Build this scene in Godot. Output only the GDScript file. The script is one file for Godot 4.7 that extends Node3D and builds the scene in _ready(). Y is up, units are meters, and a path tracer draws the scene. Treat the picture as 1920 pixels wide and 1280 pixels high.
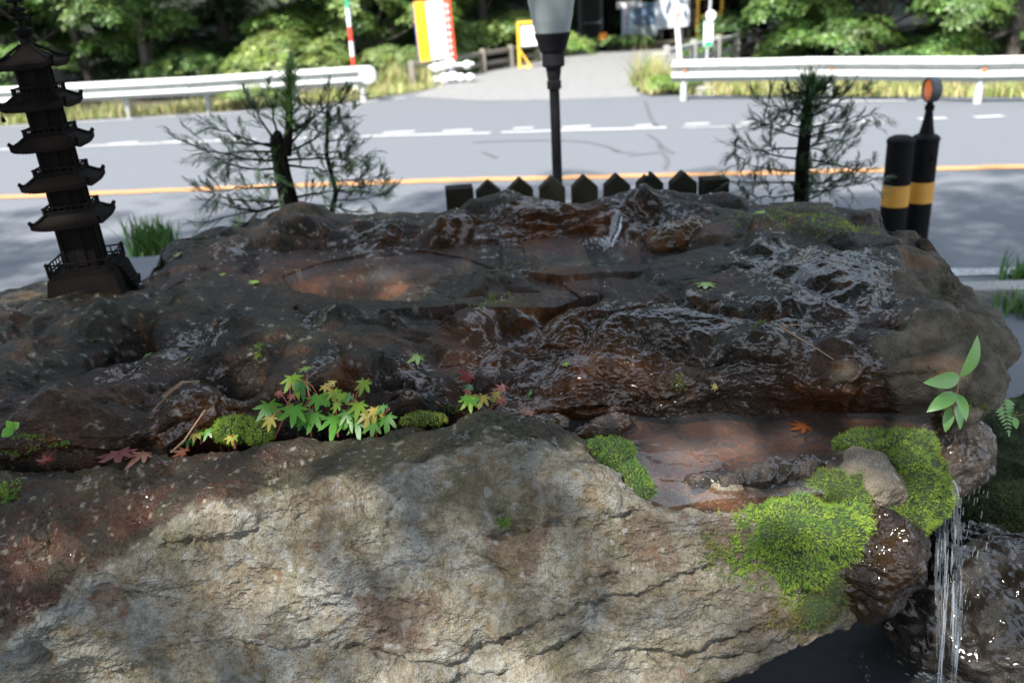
extends Node3D

var rng := RandomNumberGenerator.new()
var taken := {}
var M := {}
var noise := {}
var rear := {}
var front := {}
var blade_mesh: ArrayMesh
var shoot_meshes := []
var spray_mesh: ArrayMesh
var maple_meshes := []
# outlines of the two upper pools
var pool_left := [Vector3(-0.672, 0.970, -2.613), Vector3(-0.733, 0.970, -2.777), Vector3(-0.635, 0.970, -2.909), Vector3(-0.463, 0.970, -2.984), Vector3(-0.277, 0.970, -2.972), Vector3(-0.145, 0.970, -2.867), Vector3(0.011, 0.970, -2.635), Vector3(0.154, 0.970, -2.544), Vector3(0.197, 0.970, -2.397), Vector3(0.132, 0.970, -2.335), Vector3(-0.040, 0.970, -2.364), Vector3(-0.162, 0.970, -2.423), Vector3(-0.304, 0.970, -2.457), Vector3(-0.499, 0.970, -2.511)]
var pool_right := [Vector3(0.060, 0.985, -2.823), Vector3(0.048, 0.985, -3.014), Vector3(0.217, 0.985, -3.140), Vector3(0.531, 0.985, -3.052), Vector3(0.631, 0.985, -2.900), Vector3(0.582, 0.985, -2.752), Vector3(0.409, 0.985, -2.632), Vector3(0.242, 0.985, -2.620), Vector3(0.147, 0.985, -2.673)]


class Geo:
	var v := PackedVector3Array()
	var n := PackedVector3Array()
	var c := PackedColorArray()
	var uv := PackedVector2Array()
	var idx := PackedInt32Array()

	func face(a: int, b: int, d: int) -> void:
		var cr := (v[b] - v[a]).cross(v[d] - v[a])
		if cr.dot(n[a] + n[b] + n[d]) > 0.0:
			idx.append_array(PackedInt32Array([a, d, b]))
		else:
			idx.append_array(PackedInt32Array([a, b, d]))

	func quad(a: int, b: int, d: int, e: int) -> void:
		face(a, b, d)
		face(a, d, e)

	func add(p: Vector3, nn: Vector3) -> int:
		v.append(p)
		n.append(nn)
		return v.size() - 1

	# a box whose edges are chamfered and shaded round
	func box(xf: Transform3D, size: Vector3, ch := 0.004) -> void:
		var h := size * 0.5
		ch = minf(ch, minf(h.x, minf(h.y, h.z)) * 0.6)
		var at := {}
		for sx in [-1, 1]:
			for sy in [-1, 1]:
				for sz in [-1, 1]:
					var k := Vector3(sx, sy, sz)
					for ax in 3:
						var p := Vector3(sx * (h.x - ch), sy * (h.y - ch), sz * (h.z - ch))
						var nn := Vector3.ZERO
						p[ax] = k[ax] * h[ax]
						nn[ax] = k[ax]
						at[[sx, sy, sz, ax]] = add(xf * p, (xf.basis * nn).normalized())
		for ax in 3:
			var b := (ax + 1) % 3
			var d := (ax + 2) % 3
			for s in [-1, 1]:
				var q := []
				for pr in [[-1, -1], [1, -1], [1, 1], [-1, 1]]:
					var k := [0, 0, 0]
					k[ax] = s
					k[b] = pr[0]
					k[d] = pr[1]
					q.append(at[[k[0], k[1], k[2], ax]])
				quad(q[0], q[1], q[2], q[3])
			for s1 in [-1, 1]:
				for s2 in [-1, 1]:
					var k0 := [0, 0, 0]
					k0[b] = s1
					k0[d] = s2
					var k1 := k0.duplicate()
					k0[ax] = -1
					k1[ax] = 1
					quad(at[[k0[0], k0[1], k0[2], b]], at[[k1[0], k1[1], k1[2], b]], at[[k1[0], k1[1], k1[2], d]], at[[k0[0], k0[1], k0[2], d]])
		for sx in [-1, 1]:
			for sy in [-1, 1]:
				for sz in [-1, 1]:
					face(at[[sx, sy, sz, 0]], at[[sx, sy, sz, 1]], at[[sx, sy, sz, 2]])

	func tube(pts: Array, radii: Array, sides := 8, caps := true) -> void:
		var rings := []
		var last := Vector3.ZERO
		for i in pts.size():
			var t: Vector3
			if i == 0:
				t = pts[1] - pts[0]
			elif i == pts.size() - 1:
				t = pts[i] - pts[i - 1]
			else:
				t = pts[i + 1] - pts[i - 1]
			t = t.normalized()
			if last == Vector3.ZERO:
				last = t.cross(Vector3(0.13, 0.3, 0.94)).normalized()
				if last.length() < 0.5:
					last = t.cross(Vector3.RIGHT).normalized()
			var a := (last - t * last.dot(t)).normalized()
			last = a
			var b := t.cross(a)
			var ring := []
			for k in sides:
				var an := TAU * k / sides
				var d := a * cos(an) + b * sin(an)
				ring.append(add(pts[i] + d * radii[i], d))
			rings.append(ring)
		for i in pts.size() - 1:
			for k in sides:
				var k2 := (k + 1) % sides
				quad(rings[i][k], rings[i][k2], rings[i + 1][k2], rings[i + 1][k])
		if caps:
			for e in [0, pts.size() - 1]:
				var t: Vector3 = (pts[0] - pts[1]).normalized() if e == 0 else (pts[e] - pts[e - 1]).normalized()
				var m := add(pts[e], t)
				var r := []
				for k in sides:
					r.append(add(v[rings[e][k]], t))
				for k in sides:
					face(m, r[k], r[(k + 1) % sides])

	# profile: Vector2(radius, height), bottom to top; doubled points make sharp edges
	func lathe(xf: Transform3D, prof: Array, sides := 24) -> void:
		for i in prof.size() - 1:
			var a: Vector2 = prof[i]
			var b: Vector2 = prof[i + 1]
			if a.is_equal_approx(b):
				continue
			var e := (b - a).normalized()
			var out := Vector2(e.y, -e.x)
			var r0 := []
			var r1 := []
			for k in sides:
				var an := TAU * k / sides
				var dd := Vector3(cos(an), 0, sin(an))
				var nn := (xf.basis * (dd * out.x + Vector3.UP * out.y)).normalized()
				r0.append(add(xf * (dd * a.x + Vector3.UP * a.y), nn))
				r1.append(add(xf * (dd * b.x + Vector3.UP * b.y), nn))
			for k in sides:
				var k2 := (k + 1) % sides
				quad(r0[k], r0[k2], r1[k2], r1[k])

	func sheet(p00: Vector3, p10: Vector3, p11: Vector3, p01: Vector3) -> void:
		var nn := (p10 - p00).cross(p01 - p00).normalized()
		var a := add(p00, nn)
		var b := add(p10, nn)
		var d := add(p11, nn)
		var e := add(p01, nn)
		while uv.size() < a:
			uv.append(Vector2.ZERO)
		uv.append_array(PackedVector2Array([Vector2(0, 1), Vector2(1, 1), Vector2(1, 0), Vector2(0, 0)]))
		quad(a, b, d, e)

	func mesh(m: Material) -> ArrayMesh:
		var arr := []
		arr.resize(Mesh.ARRAY_MAX)
		arr[Mesh.ARRAY_VERTEX] = v
		arr[Mesh.ARRAY_NORMAL] = n
		if c.size() == v.size():
			arr[Mesh.ARRAY_COLOR] = c
		if uv.size() == v.size():
			arr[Mesh.ARRAY_TEX_UV] = uv
		arr[Mesh.ARRAY_INDEX] = idx
		var am := ArrayMesh.new()
		am.add_surface_from_arrays(Mesh.PRIMITIVE_TRIANGLES, arr)
		am.surface_set_material(0, m)
		return am


func numbered(called: String) -> String:
	var k: int = taken.get(called, -1) + 1
	taken[called] = k
	return called if k == 0 else "%s_%03d" % [called, k]


func tag(o: Node3D, label: String, category: String, group := "", kind := "") -> Node3D:
	if label:
		o.set_meta("label", label)
	if category:
		o.set_meta("category", category)
	if group:
		o.set_meta("group", group)
	if kind:
		o.set_meta("kind", kind)
	return o


func thing(called: String, label: String, category: String, at := Vector3.ZERO, turn := 0.0, group := "") -> Node3D:
	var o := Node3D.new()
	o.name = numbered(called)
	add_child(o)
	o.position = at
	o.rotation.y = turn
	tag(o, label, category, group)
	return o


func part(called: String, mesh: Mesh, parent: Node3D, xf := Transform3D()) -> MeshInstance3D:
	var o := MeshInstance3D.new()
	o.name = called
	o.mesh = mesh
	o.transform = xf
	parent.add_child(o, true)
	return o


func single(called: String, mesh: Mesh, label: String, category: String, group := "", kind := "", xf := Transform3D()) -> MeshInstance3D:
	var o := MeshInstance3D.new()
	o.name = numbered(called)
	o.mesh = mesh
	o.transform = xf
	add_child(o)
	tag(o, label, category, group, kind)
	return o


func setting(called: String, mesh: Mesh) -> MeshInstance3D:
	var o := MeshInstance3D.new()
	o.name = numbered(called)
	o.mesh = mesh
	add_child(o)
	o.set_meta("kind", "structure")
	return o


func scatter(called: String, mesh: Mesh, xfs: Array, cols: Array, parent: Node) -> MultiMeshInstance3D:
	var mm := MultiMesh.new()
	mm.transform_format = MultiMesh.TRANSFORM_3D
	mm.use_colors = true
	mm.mesh = mesh
	mm.instance_count = xfs.size()
	for i in xfs.size():
		mm.set_instance_transform(i, xfs[i])
		mm.set_instance_color(i, cols[i])
	var o := MultiMeshInstance3D.new()
	o.name = called if parent != self else numbered(called)
	o.multimesh = mm
	parent.add_child(o, true)
	return o


func lin(r: float, g: float, b: float) -> Color:
	return Color(r, g, b).linear_to_srgb()


func mat(r: float, g: float, b: float, rough := 0.8, metal := 0.0) -> StandardMaterial3D:
	var m := StandardMaterial3D.new()
	m.albedo_color = lin(r, g, b)
	m.roughness = rough
	m.metallic = metal
	return m


func grain(m: StandardMaterial3D, tex: Texture2D, per_metre: float, bump: Texture2D = null, relief_cm := 0.0) -> StandardMaterial3D:
	m.uv1_triplanar = true
	m.uv1_world_triplanar = true
	m.uv1_scale = Vector3.ONE * per_metre
	m.albedo_texture = tex
	if bump:
		m.heightmap_enabled = true
		m.heightmap_texture = bump
		m.heightmap_scale = relief_cm
	return m


func fnl(sd: int, freq: float, oct := 4, kind := FastNoiseLite.TYPE_SIMPLEX_SMOOTH, fractal := FastNoiseLite.FRACTAL_FBM) -> FastNoiseLite:
	var f := FastNoiseLite.new()
	f.seed = sd
	f.frequency = freq
	f.noise_type = kind
	f.fractal_type = fractal
	f.fractal_octaves = oct
	return f


# a seamless grey texture whose values run from lo to hi; pow_ bends the spread
func grey(f: FastNoiseLite, size: int, lo: float, hi: float, pow_ := 1.0) -> ImageTexture:
	var im := f.get_seamless_image(size, size, false, false, 0.15, true)
	im.convert(Image.FORMAT_L8)
	var d := im.get_data()
	var lut := PackedByteArray()
	for k in 256:
		lut.append(clampi(int(255.0 * (lo + (hi - lo) * pow(k / 255.0, pow_))), 0, 255))
	for k in d.size():
		d[k] = lut[d[k]]
	return ImageTexture.create_from_image(Image.create_from_data(size, size, false, Image.FORMAT_L8, d))


func rnd(a: float, b: float) -> float:
	return rng.randf_range(a, b)


func rdir() -> Vector3:
	var y := rnd(-1, 1)
	var a := rnd(0, TAU)
	var r := sqrt(1 - y * y)
	return Vector3(r * cos(a), y, r * sin(a))


func up_basis(y: Vector3, spin: float, s: float) -> Basis:
	y = y.normalized()
	var x := y.cross(Vector3(0.31, 0.17, 0.93)).normalized()
	var z := x.cross(y)
	var b := Basis(x, y, z)
	return (b * Basis(Vector3.UP, spin)).scaled_local(Vector3.ONE * s)


func sstep(a: float, b: float, x: float) -> float:
	var t := clampf((x - a) / (b - a), 0.0, 1.0)
	return t * t * (3.0 - 2.0 * t)


func _ready() -> void:
	rng.seed = 20240
	# camera
	var cam := Camera3D.new()
	cam.name = "camera"
	add_child(cam)
	cam.transform = Transform3D(Basis(Vector3(0.998342, -0.053522, 0.021191), Vector3(0.057564, 0.928235, -0.367514), Vector3(-0.000000, 0.368125, 0.929776)), Vector3(0, 1.8, 0))
	var lens := CameraAttributesPhysical.new()
	lens.frustum_focal_length = 31.21
	lens.frustum_focus_distance = 1.95
	lens.frustum_near = 0.05
	lens.frustum_far = 300.0
	lens.exposure_aperture = 2.9
	cam.attributes = lens
	cam.fov = 42.06
	cam.near = 0.05
	cam.far = 300.0
	cam.current = true
	# sky and exposure
	var env := Environment.new()
	env.background_mode = Environment.BG_SKY
	var sky := Sky.new()
	var ps := ProceduralSkyMaterial.new()
	ps.sky_top_color = Color(0.68, 0.74, 0.82)
	ps.sky_horizon_color = Color(0.90, 0.92, 0.94)
	ps.sky_curve = 0.16
	ps.ground_bottom_color = Color(0.22, 0.24, 0.20)
	ps.ground_horizon_color = Color(0.55, 0.58, 0.56)
	ps.sky_energy_multiplier = 1.0
	ps.sun_angle_max = 4.0
	sky.sky_material = ps
	env.sky = sky
	env.tonemap_mode = Environment.TONE_MAPPER_LINEAR
	env.tonemap_exposure = 4.05
	env.sdfgi_enabled = true
	env.ssao_enabled = true
	env.ssil_enabled = true
	var we := WorldEnvironment.new()
	we.name = "environment"
	we.environment = env
	add_child(we)
	# sun: behind the viewer, from the left
	var sun := DirectionalLight3D.new()
	sun.name = "sun"
	sun.light_energy = 1.5
	sun.light_color = Color(1.0, 0.985, 0.96)
	sun.light_angular_distance = 1.0
	sun.shadow_enabled = true
	add_child(sun)
	sun.look_at_from_position(Vector3.ZERO, Vector3(0.36, -0.78, -0.52), Vector3.UP)

	make_materials()
	make_small_meshes()
	build_ground()
	build_forest()
	build_roadside()
	build_rear_boulder()
	build_front_boulder()
	build_stones_and_water()
	build_fence_lamp_bollards()
	build_small_trees()
	build_pagoda()
	build_moss()
	build_plants()
	build_litter()


func make_materials() -> void:
	noise.big = fnl(11, 2.3, 3)
	noise.ridge = fnl(12, 4.2, 4, FastNoiseLite.TYPE_SIMPLEX_SMOOTH, FastNoiseLite.FRACTAL_RIDGED)
	noise.cell = fnl(13, 11.0, 2, FastNoiseLite.TYPE_CELLULAR)
	noise.cell.cellular_return_type = FastNoiseLite.RETURN_DISTANCE
	noise.fine = fnl(14, 46.0, 2)
	noise.grit = fnl(15, 95.0, 1)
	noise.tone = fnl(16, 4.2, 4)
	noise.tone2 = fnl(17, 13.0, 3)
	noise.spot = fnl(18, 30.0, 2)
	noise.plate = fnl(21, 3.4, 1, FastNoiseLite.TYPE_CELLULAR)
	noise.plate.cellular_return_type = FastNoiseLite.RETURN_DISTANCE2_SUB
	noise.plate.domain_warp_enabled = true
	noise.plate.domain_warp_amplitude = 0.10
	noise.plate.domain_warp_frequency = 2.6
	noise.plate.domain_warp_fractal_type = FastNoiseLite.DOMAIN_WARP_FRACTAL_NONE
	noise.warp = fnl(19, 3.0, 2)
	var speck := grey(fnl(31, 0.09, 4), 512, 0.45, 1.0, 0.8)
	var relief := grey(fnl(32, 0.05, 5), 512, 0.0, 1.0)
	var ripple := grey(fnl(33, 0.012, 3), 512, 0.0, 1.0)
	var wood_g := fnl(34, 0.06, 4)
	M.speck = speck
	M.relief = relief
	M.ripple = ripple
	for k in [["wet", 0.07, 0.07], ["damp", 0.46, 0.4], ["dry", 0.92, 0.5]]:
		var m := StandardMaterial3D.new()
		m.vertex_color_use_as_albedo = true
		m.roughness = k[1]
		m.metallic_specular = 0.42 if k[0] == "wet" else 0.3
		grain(m, speck, 5.3, relief, k[2])
		M[k[0]] = m
	M.asphalt = grain(mat(0.120, 0.127, 0.142, 0.88), grey(fnl(35, 0.2, 3), 512, 0.6, 1.0), 0.9, relief, 0.2)
	M.old_asphalt = grain(mat(0.155, 0.154, 0.15, 0.9), grey(fnl(36, 0.03, 5), 512, 0.82, 1.0), 0.35)
	M.seal = mat(0.06, 0.06, 0.065, 0.6)
	M.line = grain(mat(0.34, 0.34, 0.34, 0.8), grey(fnl(37, 0.06, 5), 512, 0.35, 1.0, 0.35), 0.8)
	M.yellow_line = grain(mat(0.40, 0.20, 0.075, 0.8), grey(fnl(38, 0.06, 5), 512, 0.5, 1.0, 0.4), 0.8)
	M.soil = grain(mat(0.075, 0.06, 0.035, 0.95), speck, 0.7, relief, 2.0)
	M.hill = grain(mat(0.020, 0.028, 0.012, 0.95), speck, 0.2, relief, 6.0)
	M.concrete = grain(mat(0.36, 0.35, 0.32, 0.9), speck, 1.3, relief, 0.2)
	M.leaf = mat(1, 1, 1, 0.5)
	M.leaf.vertex_color_use_as_albedo = true
	M.leaf.backlight_enabled = true
	M.leaf.backlight = Color(0.5, 0.6, 0.25)
	M.grass = mat(1, 1, 1, 0.6)
	M.grass.vertex_color_use_as_albedo = true
	M.grass.backlight_enabled = true
	M.grass.backlight = Color(0.45, 0.5, 0.2)
	M.moss = mat(1, 1, 1, 0.75)
	M.moss.vertex_color_use_as_albedo = true
	M.moss.backlight_enabled = true
	M.moss.backlight = Color(0.4, 0.55, 0.15)
	M.moss_base = grain(mat(0.035, 0.06, 0.012, 0.95), speck, 12.0, relief, 0.4)
	M.bark = grain(mat(0.13, 0.11, 0.085, 0.9), grey(wood_g, 512, 0.35, 1.0), 1.5, relief, 1.0)
	M.dark_bark = grain(mat(0.011, 0.010, 0.008, 0.9), grey(wood_g, 512, 0.35, 1.0), 6.0, relief, 0.8)
	M.white_paint = grain(mat(0.36, 0.37, 0.35, 0.5), grey(fnl(39, 0.025, 5), 512, 0.62, 1.0, 0.3), 0.5)
	M.rust = mat(0.3, 0.12, 0.04, 0.8)
	M.old_wood = grain(mat(0.27, 0.24, 0.19, 0.85), grey(fnl(40, 0.05, 4), 512, 0.5, 1.0), 2.0)
	M.picket = grain(mat(0.032, 0.031, 0.022, 0.85), grey(fnl(41, 0.05, 4), 512, 0.4, 1.0), 5.0, relief, 0.3)
	M.iron = grain(mat(0.005, 0.004, 0.0035, 0.75, 0.0), speck, 9.0, relief, 0.12)
	M.iron_red = grain(mat(0.0075, 0.005, 0.004, 0.75), speck, 9.0, relief, 0.12)
	M.black = mat(0.008, 0.008, 0.009, 0.45)
	M.rubber = grain(mat(0.006, 0.006, 0.007, 0.6), speck, 7.0, relief, 0.05)
	M.band = mat(0.40, 0.19, 0.015, 0.5)
	for k in ["iron", "iron_red", "black", "rubber", "picket", "dark_bark"]:
		M[k].metallic_specular = 0.2
	M.orange_glass = mat(0.75, 0.16, 0.03, 0.25)
	M.globe = mat(0.17, 0.19, 0.19, 0.35)
	M.globe.backlight_enabled = true
	M.globe.backlight = Color(0.06, 0.06, 0.06)
	M.steel_dark = mat(0.07, 0.07, 0.075, 0.6, 0.3)
	M.steel = mat(0.35, 0.36, 0.37, 0.5, 0.3)
	M.white = mat(0.6, 0.6, 0.6, 0.5)
	M.sign_white = mat(0.52, 0.57, 0.64, 0.5)
	M.red = mat(0.60, 0.04, 0.025, 0.5)
	M.red_faded = mat(0.72, 0.22, 0.18, 0.5)
	M.green_paint = mat(0.02, 0.26, 0.15, 0.5)
	M.blue_paint = mat(0.03, 0.09, 0.30, 0.5)
	M.yellow_paint = mat(0.66, 0.36, 0.03, 0.5)
	M.orange_paint = mat(0.66, 0.22, 0.03, 0.6)
	M.twig = mat(0.19, 0.12, 0.07, 0.8)
	M.red_stem = mat(0.30, 0.06, 0.04, 0.5)
	for k in [["leaf_green", 0.075, 0.21, 0.022], ["leaf_lime", 0.19, 0.29, 0.03], ["leaf_gold", 0.34, 0.26, 0.06], ["leaf_pink", 0.36, 0.10, 0.07], ["leaf_deep", 0.035, 0.13, 0.025], ["leaf_broad", 0.085, 0.20, 0.05], ["leaf_red", 0.15, 0.015, 0.010], ["leaf_rust", 0.19, 0.05, 0.016], ["leaf_brown", 0.16, 0.07, 0.03]]:
		var m := mat(k[1], k[2], k[3], 0.38)
		m.backlight_enabled = true
		m.backlight = Color(0.45, 0.5, 0.25)
		m.vertex_color_use_as_albedo = true
		M[k[0]] = m
	var wm := StandardMaterial3D.new()
	wm.transparency = BaseMaterial3D.TRANSPARENCY_ALPHA
	wm.albedo_color = Color(0.9, 0.95, 1.0, 0.03)
	wm.roughness = 0.03
	wm.metallic_specular = 0.3
	wm.uv1_triplanar = true
	wm.uv1_world_triplanar = true
	wm.uv1_scale = Vector3.ONE * 2.2
	wm.heightmap_enabled = true
	wm.heightmap_texture = ripple
	wm.heightmap_scale = 0.18
	M.water = wm
	var bw: StandardMaterial3D = wm.duplicate()
	bw.metallic_specular = 0.5
	bw.uv1_scale = Vector3.ONE * 1.6
	bw.heightmap_scale = 0.5
	M.basin_water = bw
	var stream := StandardMaterial3D.new()
	stream.transparency = BaseMaterial3D.TRANSPARENCY_ALPHA
	stream.albedo_color = Color(0.85, 0.9, 0.95, 0.06)
	stream.roughness = 0.05
	M.stream = stream
	var foam := StandardMaterial3D.new()
	foam.transparency = BaseMaterial3D.TRANSPARENCY_ALPHA
	foam.albedo_color = Color(0.9, 0.93, 0.96, 0.08)
	foam.roughness = 0.4
	M.foam = foam


# --- small meshes that are copied many times ---
func make_small_meshes() -> void:
	# a blade of grass: bent strip of unit height
	var g := Geo.new()
	var w := [0.035, 0.03, 0.02, 0.0]
	for i in 4:
		var t := i / 3.0
		var p := Vector3(0, t, 0.35 * t * t)
		g.add(p + Vector3(w[i], 0, 0), Vector3(0.2, 0.3, -0.9).normalized())
		g.add(p - Vector3(w[i], 0, 0), Vector3(-0.2, 0.3, -0.9).normalized())
	for i in 3:
		g.quad(i * 2, i * 2 + 1, i * 2 + 3, i * 2 + 2)
	blade_mesh = g.mesh(M.grass)
	# moss shoots: a stem with short pointed leaflets round it
	for variant in 3:
		var s := Geo.new()
		var lean := Vector3(rnd(-0.25, 0.25), 0, rnd(-0.25, 0.25))
		for k in 11:
			var t := 0.12 + 0.88 * k / 10.0
			var a := k * 2.4 + variant
			var root := Vector3(lean.x * t * t, t * 0.85, lean.z * t * t)
			var out := Vector3(cos(a), 0.9 + 0.7 * t, sin(a)).normalized()
			var side := out.cross(Vector3.UP).normalized() * 0.045
			var tip := root + out * (0.40 - 0.16 * t)
			var nn := out.cross(side).normalized()
			if nn.y < 0:
				nn = -nn
			var a0 := s.add(root, nn)
			var mid := root + out * 0.17
			var a1 := s.add(mid + side, nn)
			var a2 := s.add(mid - side, nn)
			var a3 := s.add(tip, nn)
			s.quad(a0, a1, a3, a2)
		shoot_meshes.append(s.mesh(M.moss))
	# a spray of tree leaves, one metre across
	var sp := Geo.new()
	for k in 26:
		var a := k * 2.39996
		var r := 0.5 * sqrt((k + 0.5) / 26.0)
		var c := Vector3(cos(a) * r, rnd(-0.08, 0.08) - 0.25 * r * r, sin(a) * r)
		var d := Vector3(cos(a + rnd(-0.7, 0.7)), rnd(-0.5, 0.1), sin(a + rnd(-0.7, 0.7))).normalized()
		var sd := d.cross(Vector3(rnd(-0.4, 0.4), 1, rnd(-0.4, 0.4))).normalized()
		var nn := sd.cross(d).normalized()
		if nn.y < 0:
			nn = -nn
		var L := rnd(0.16, 0.26)
		var a0 := sp.add(c - d * L * 0.5, nn)
		var a1 := sp.add(c + sd * L * 0.27, nn)
		var a2 := sp.add(c + d * L * 0.5, nn)
		var a3 := sp.add(c - sd * L * 0.27, nn)
		sp.quad(a0, a1, a2, a3)
	spray_mesh = sp.mesh(M.leaf)
	for k in 3:
		maple_meshes.append(maple_shape(k))


# palmate leaf of about unit size: stalk end at the origin, middle lobe along -z, top side up
func maple_shape(k: int) -> Geo:
	var g := Geo.new()
	var lobes := [[-128.0, 0.42], [-82.0, 0.68], [-40.0, 0.92], [0.0, 1.0 + 0.12 * k], [40.0, 0.90], [82.0, 0.70], [128.0, 0.40]]
	var rim := []
	for i in lobes.size():
		var a: float = deg_to_rad(lobes[i][0] + rnd(-4, 4))
		var L: float = lobes[i][1] * rnd(0.92, 1.06)
		for e in [[-19.0, 0.44], [-15.0, 0.56], [-12.0, 0.60], [-9.0, 0.72], [-5.5, 0.82], [0.0, 1.0], [5.5, 0.81], [9.0, 0.71], [12.0, 0.58], [15.0, 0.55], [19.0, 0.43]]:
			rim.append([a + deg_to_rad(e[0]), L * e[1], absf(e[0]) > 1.0])
		if i < lobes.size() - 1:
			rim.append([deg_to_rad((lobes[i][0] + lobes[i + 1][0]) * 0.5), 0.36, true])
	var droop := 0.12 + 0.1 * k
	var c0 := g.add(Vector3(0, 0.02, 0), Vector3.UP)
	g.c.append(Color(1.15, 1.1, 1.2))
	var ids := []
	for r in rim:
		var rr: float = r[1]
		var y := -droop * rr * rr + (-0.05 if r[2] else 0.045)
		var p := Vector3(sin(r[0]) * rr, y, -cos(r[0]) * rr)
		p.x += 0.05 * k * rr * rr
		p.y += 0.10 * rr * rr * sin(r[0] * 1.3 + k * 2.0)
		g.c.append(Color(0.80 + 0.1 * sin(r[0] * 5.0), 0.92, 0.85) if r[2] else Color(1.25, 0.92, 0.75))
		ids.append(g.add(p, Vector3(sin(r[0]) * droop, 1, -cos(r[0]) * droop).normalized()))
	for i in ids.size() - 1:
		g.face(c0, ids[i], ids[i + 1])
	return g


func maple_leaf(kind: String, k: int) -> ArrayMesh:
	var key := "maple_%s_%d" % [kind, k]
	if not M.has(key):
		var g: Geo = maple_meshes[k]
		M[key] = g.mesh(M[kind])
	return M[key]


# ovate leaf along -z, unit length, folded along its midrib and arched
func ovate(m: Material, width := 0.42, arch := 0.25, fold := 0.25) -> ArrayMesh:
	var g := Geo.new()
	var n := 9
	for i in n:
		var t := i / float(n - 1)
		var w := width * 0.5 * pow(sin(PI * pow(t, 0.85)), 0.8) if i > 0 and i < n - 1 else 0.004
		var y := arch * (t - t * t * 1.6)
		var slope := arch * (1 - 3.2 * t)
		for s in [-1.0, 0.0, 1.0]:
			g.add(Vector3(s * w, y + absf(s) * w * fold * 1.2, -t), Vector3(-s * fold, 1, slope).normalized())
	for i in n - 1:
		for s in 2:
			g.quad(i * 3 + s, i * 3 + s + 1, i * 3 + s + 4, i * 3 + s + 3)
	return g.mesh(m)


# --- ground, road and painted lines ---
func flat(pts: Array, y: float, m: Material) -> ArrayMesh:
	var g := Geo.new()
	var poly := PackedVector2Array()
	for p in pts:
		poly.append(Vector2(p.x, p.z))
		g.add(Vector3(p.x, y, p.z), Vector3.UP)
	var t := Geometry2D.triangulate_polygon(poly)
	for i in t.size() / 3:
		g.face(t[i * 3], t[i * 3 + 1], t[i * 3 + 2])
	return g.mesh(m)


func stripe(pts: Array, width: float, y: float, m: Material, ragged := 0.0) -> ArrayMesh:
	var g := Geo.new()
	var fine := []
	for i in pts.size() - 1:
		var steps := maxi(1, int((pts[i + 1] - pts[i]).length() / 0.15))
		for s in steps:
			fine.append(pts[i].lerp(pts[i + 1], s / float(steps)))
	fine.append(pts[-1])
	for i in fine.size():
		var d: Vector3 = (fine[mini(i + 1, fine.size() - 1)] - fine[maxi(i - 1, 0)])
		d.y = 0
		d = d.normalized()
		var s := Vector3(-d.z, 0, d.x)
		var w := width * 0.5
		var p: Vector3 = fine[i]
		p.y = y
		g.add(p + s * (w + rnd(-ragged, ragged)), Vector3.UP)
		g.add(p - s * (w + rnd(-ragged, ragged)), Vector3.UP)
	for i in fine.size() - 1:
		g.quad(i * 2, i * 2 + 1, i * 2 + 3, i * 2 + 2)
	return g.mesh(m)


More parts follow.
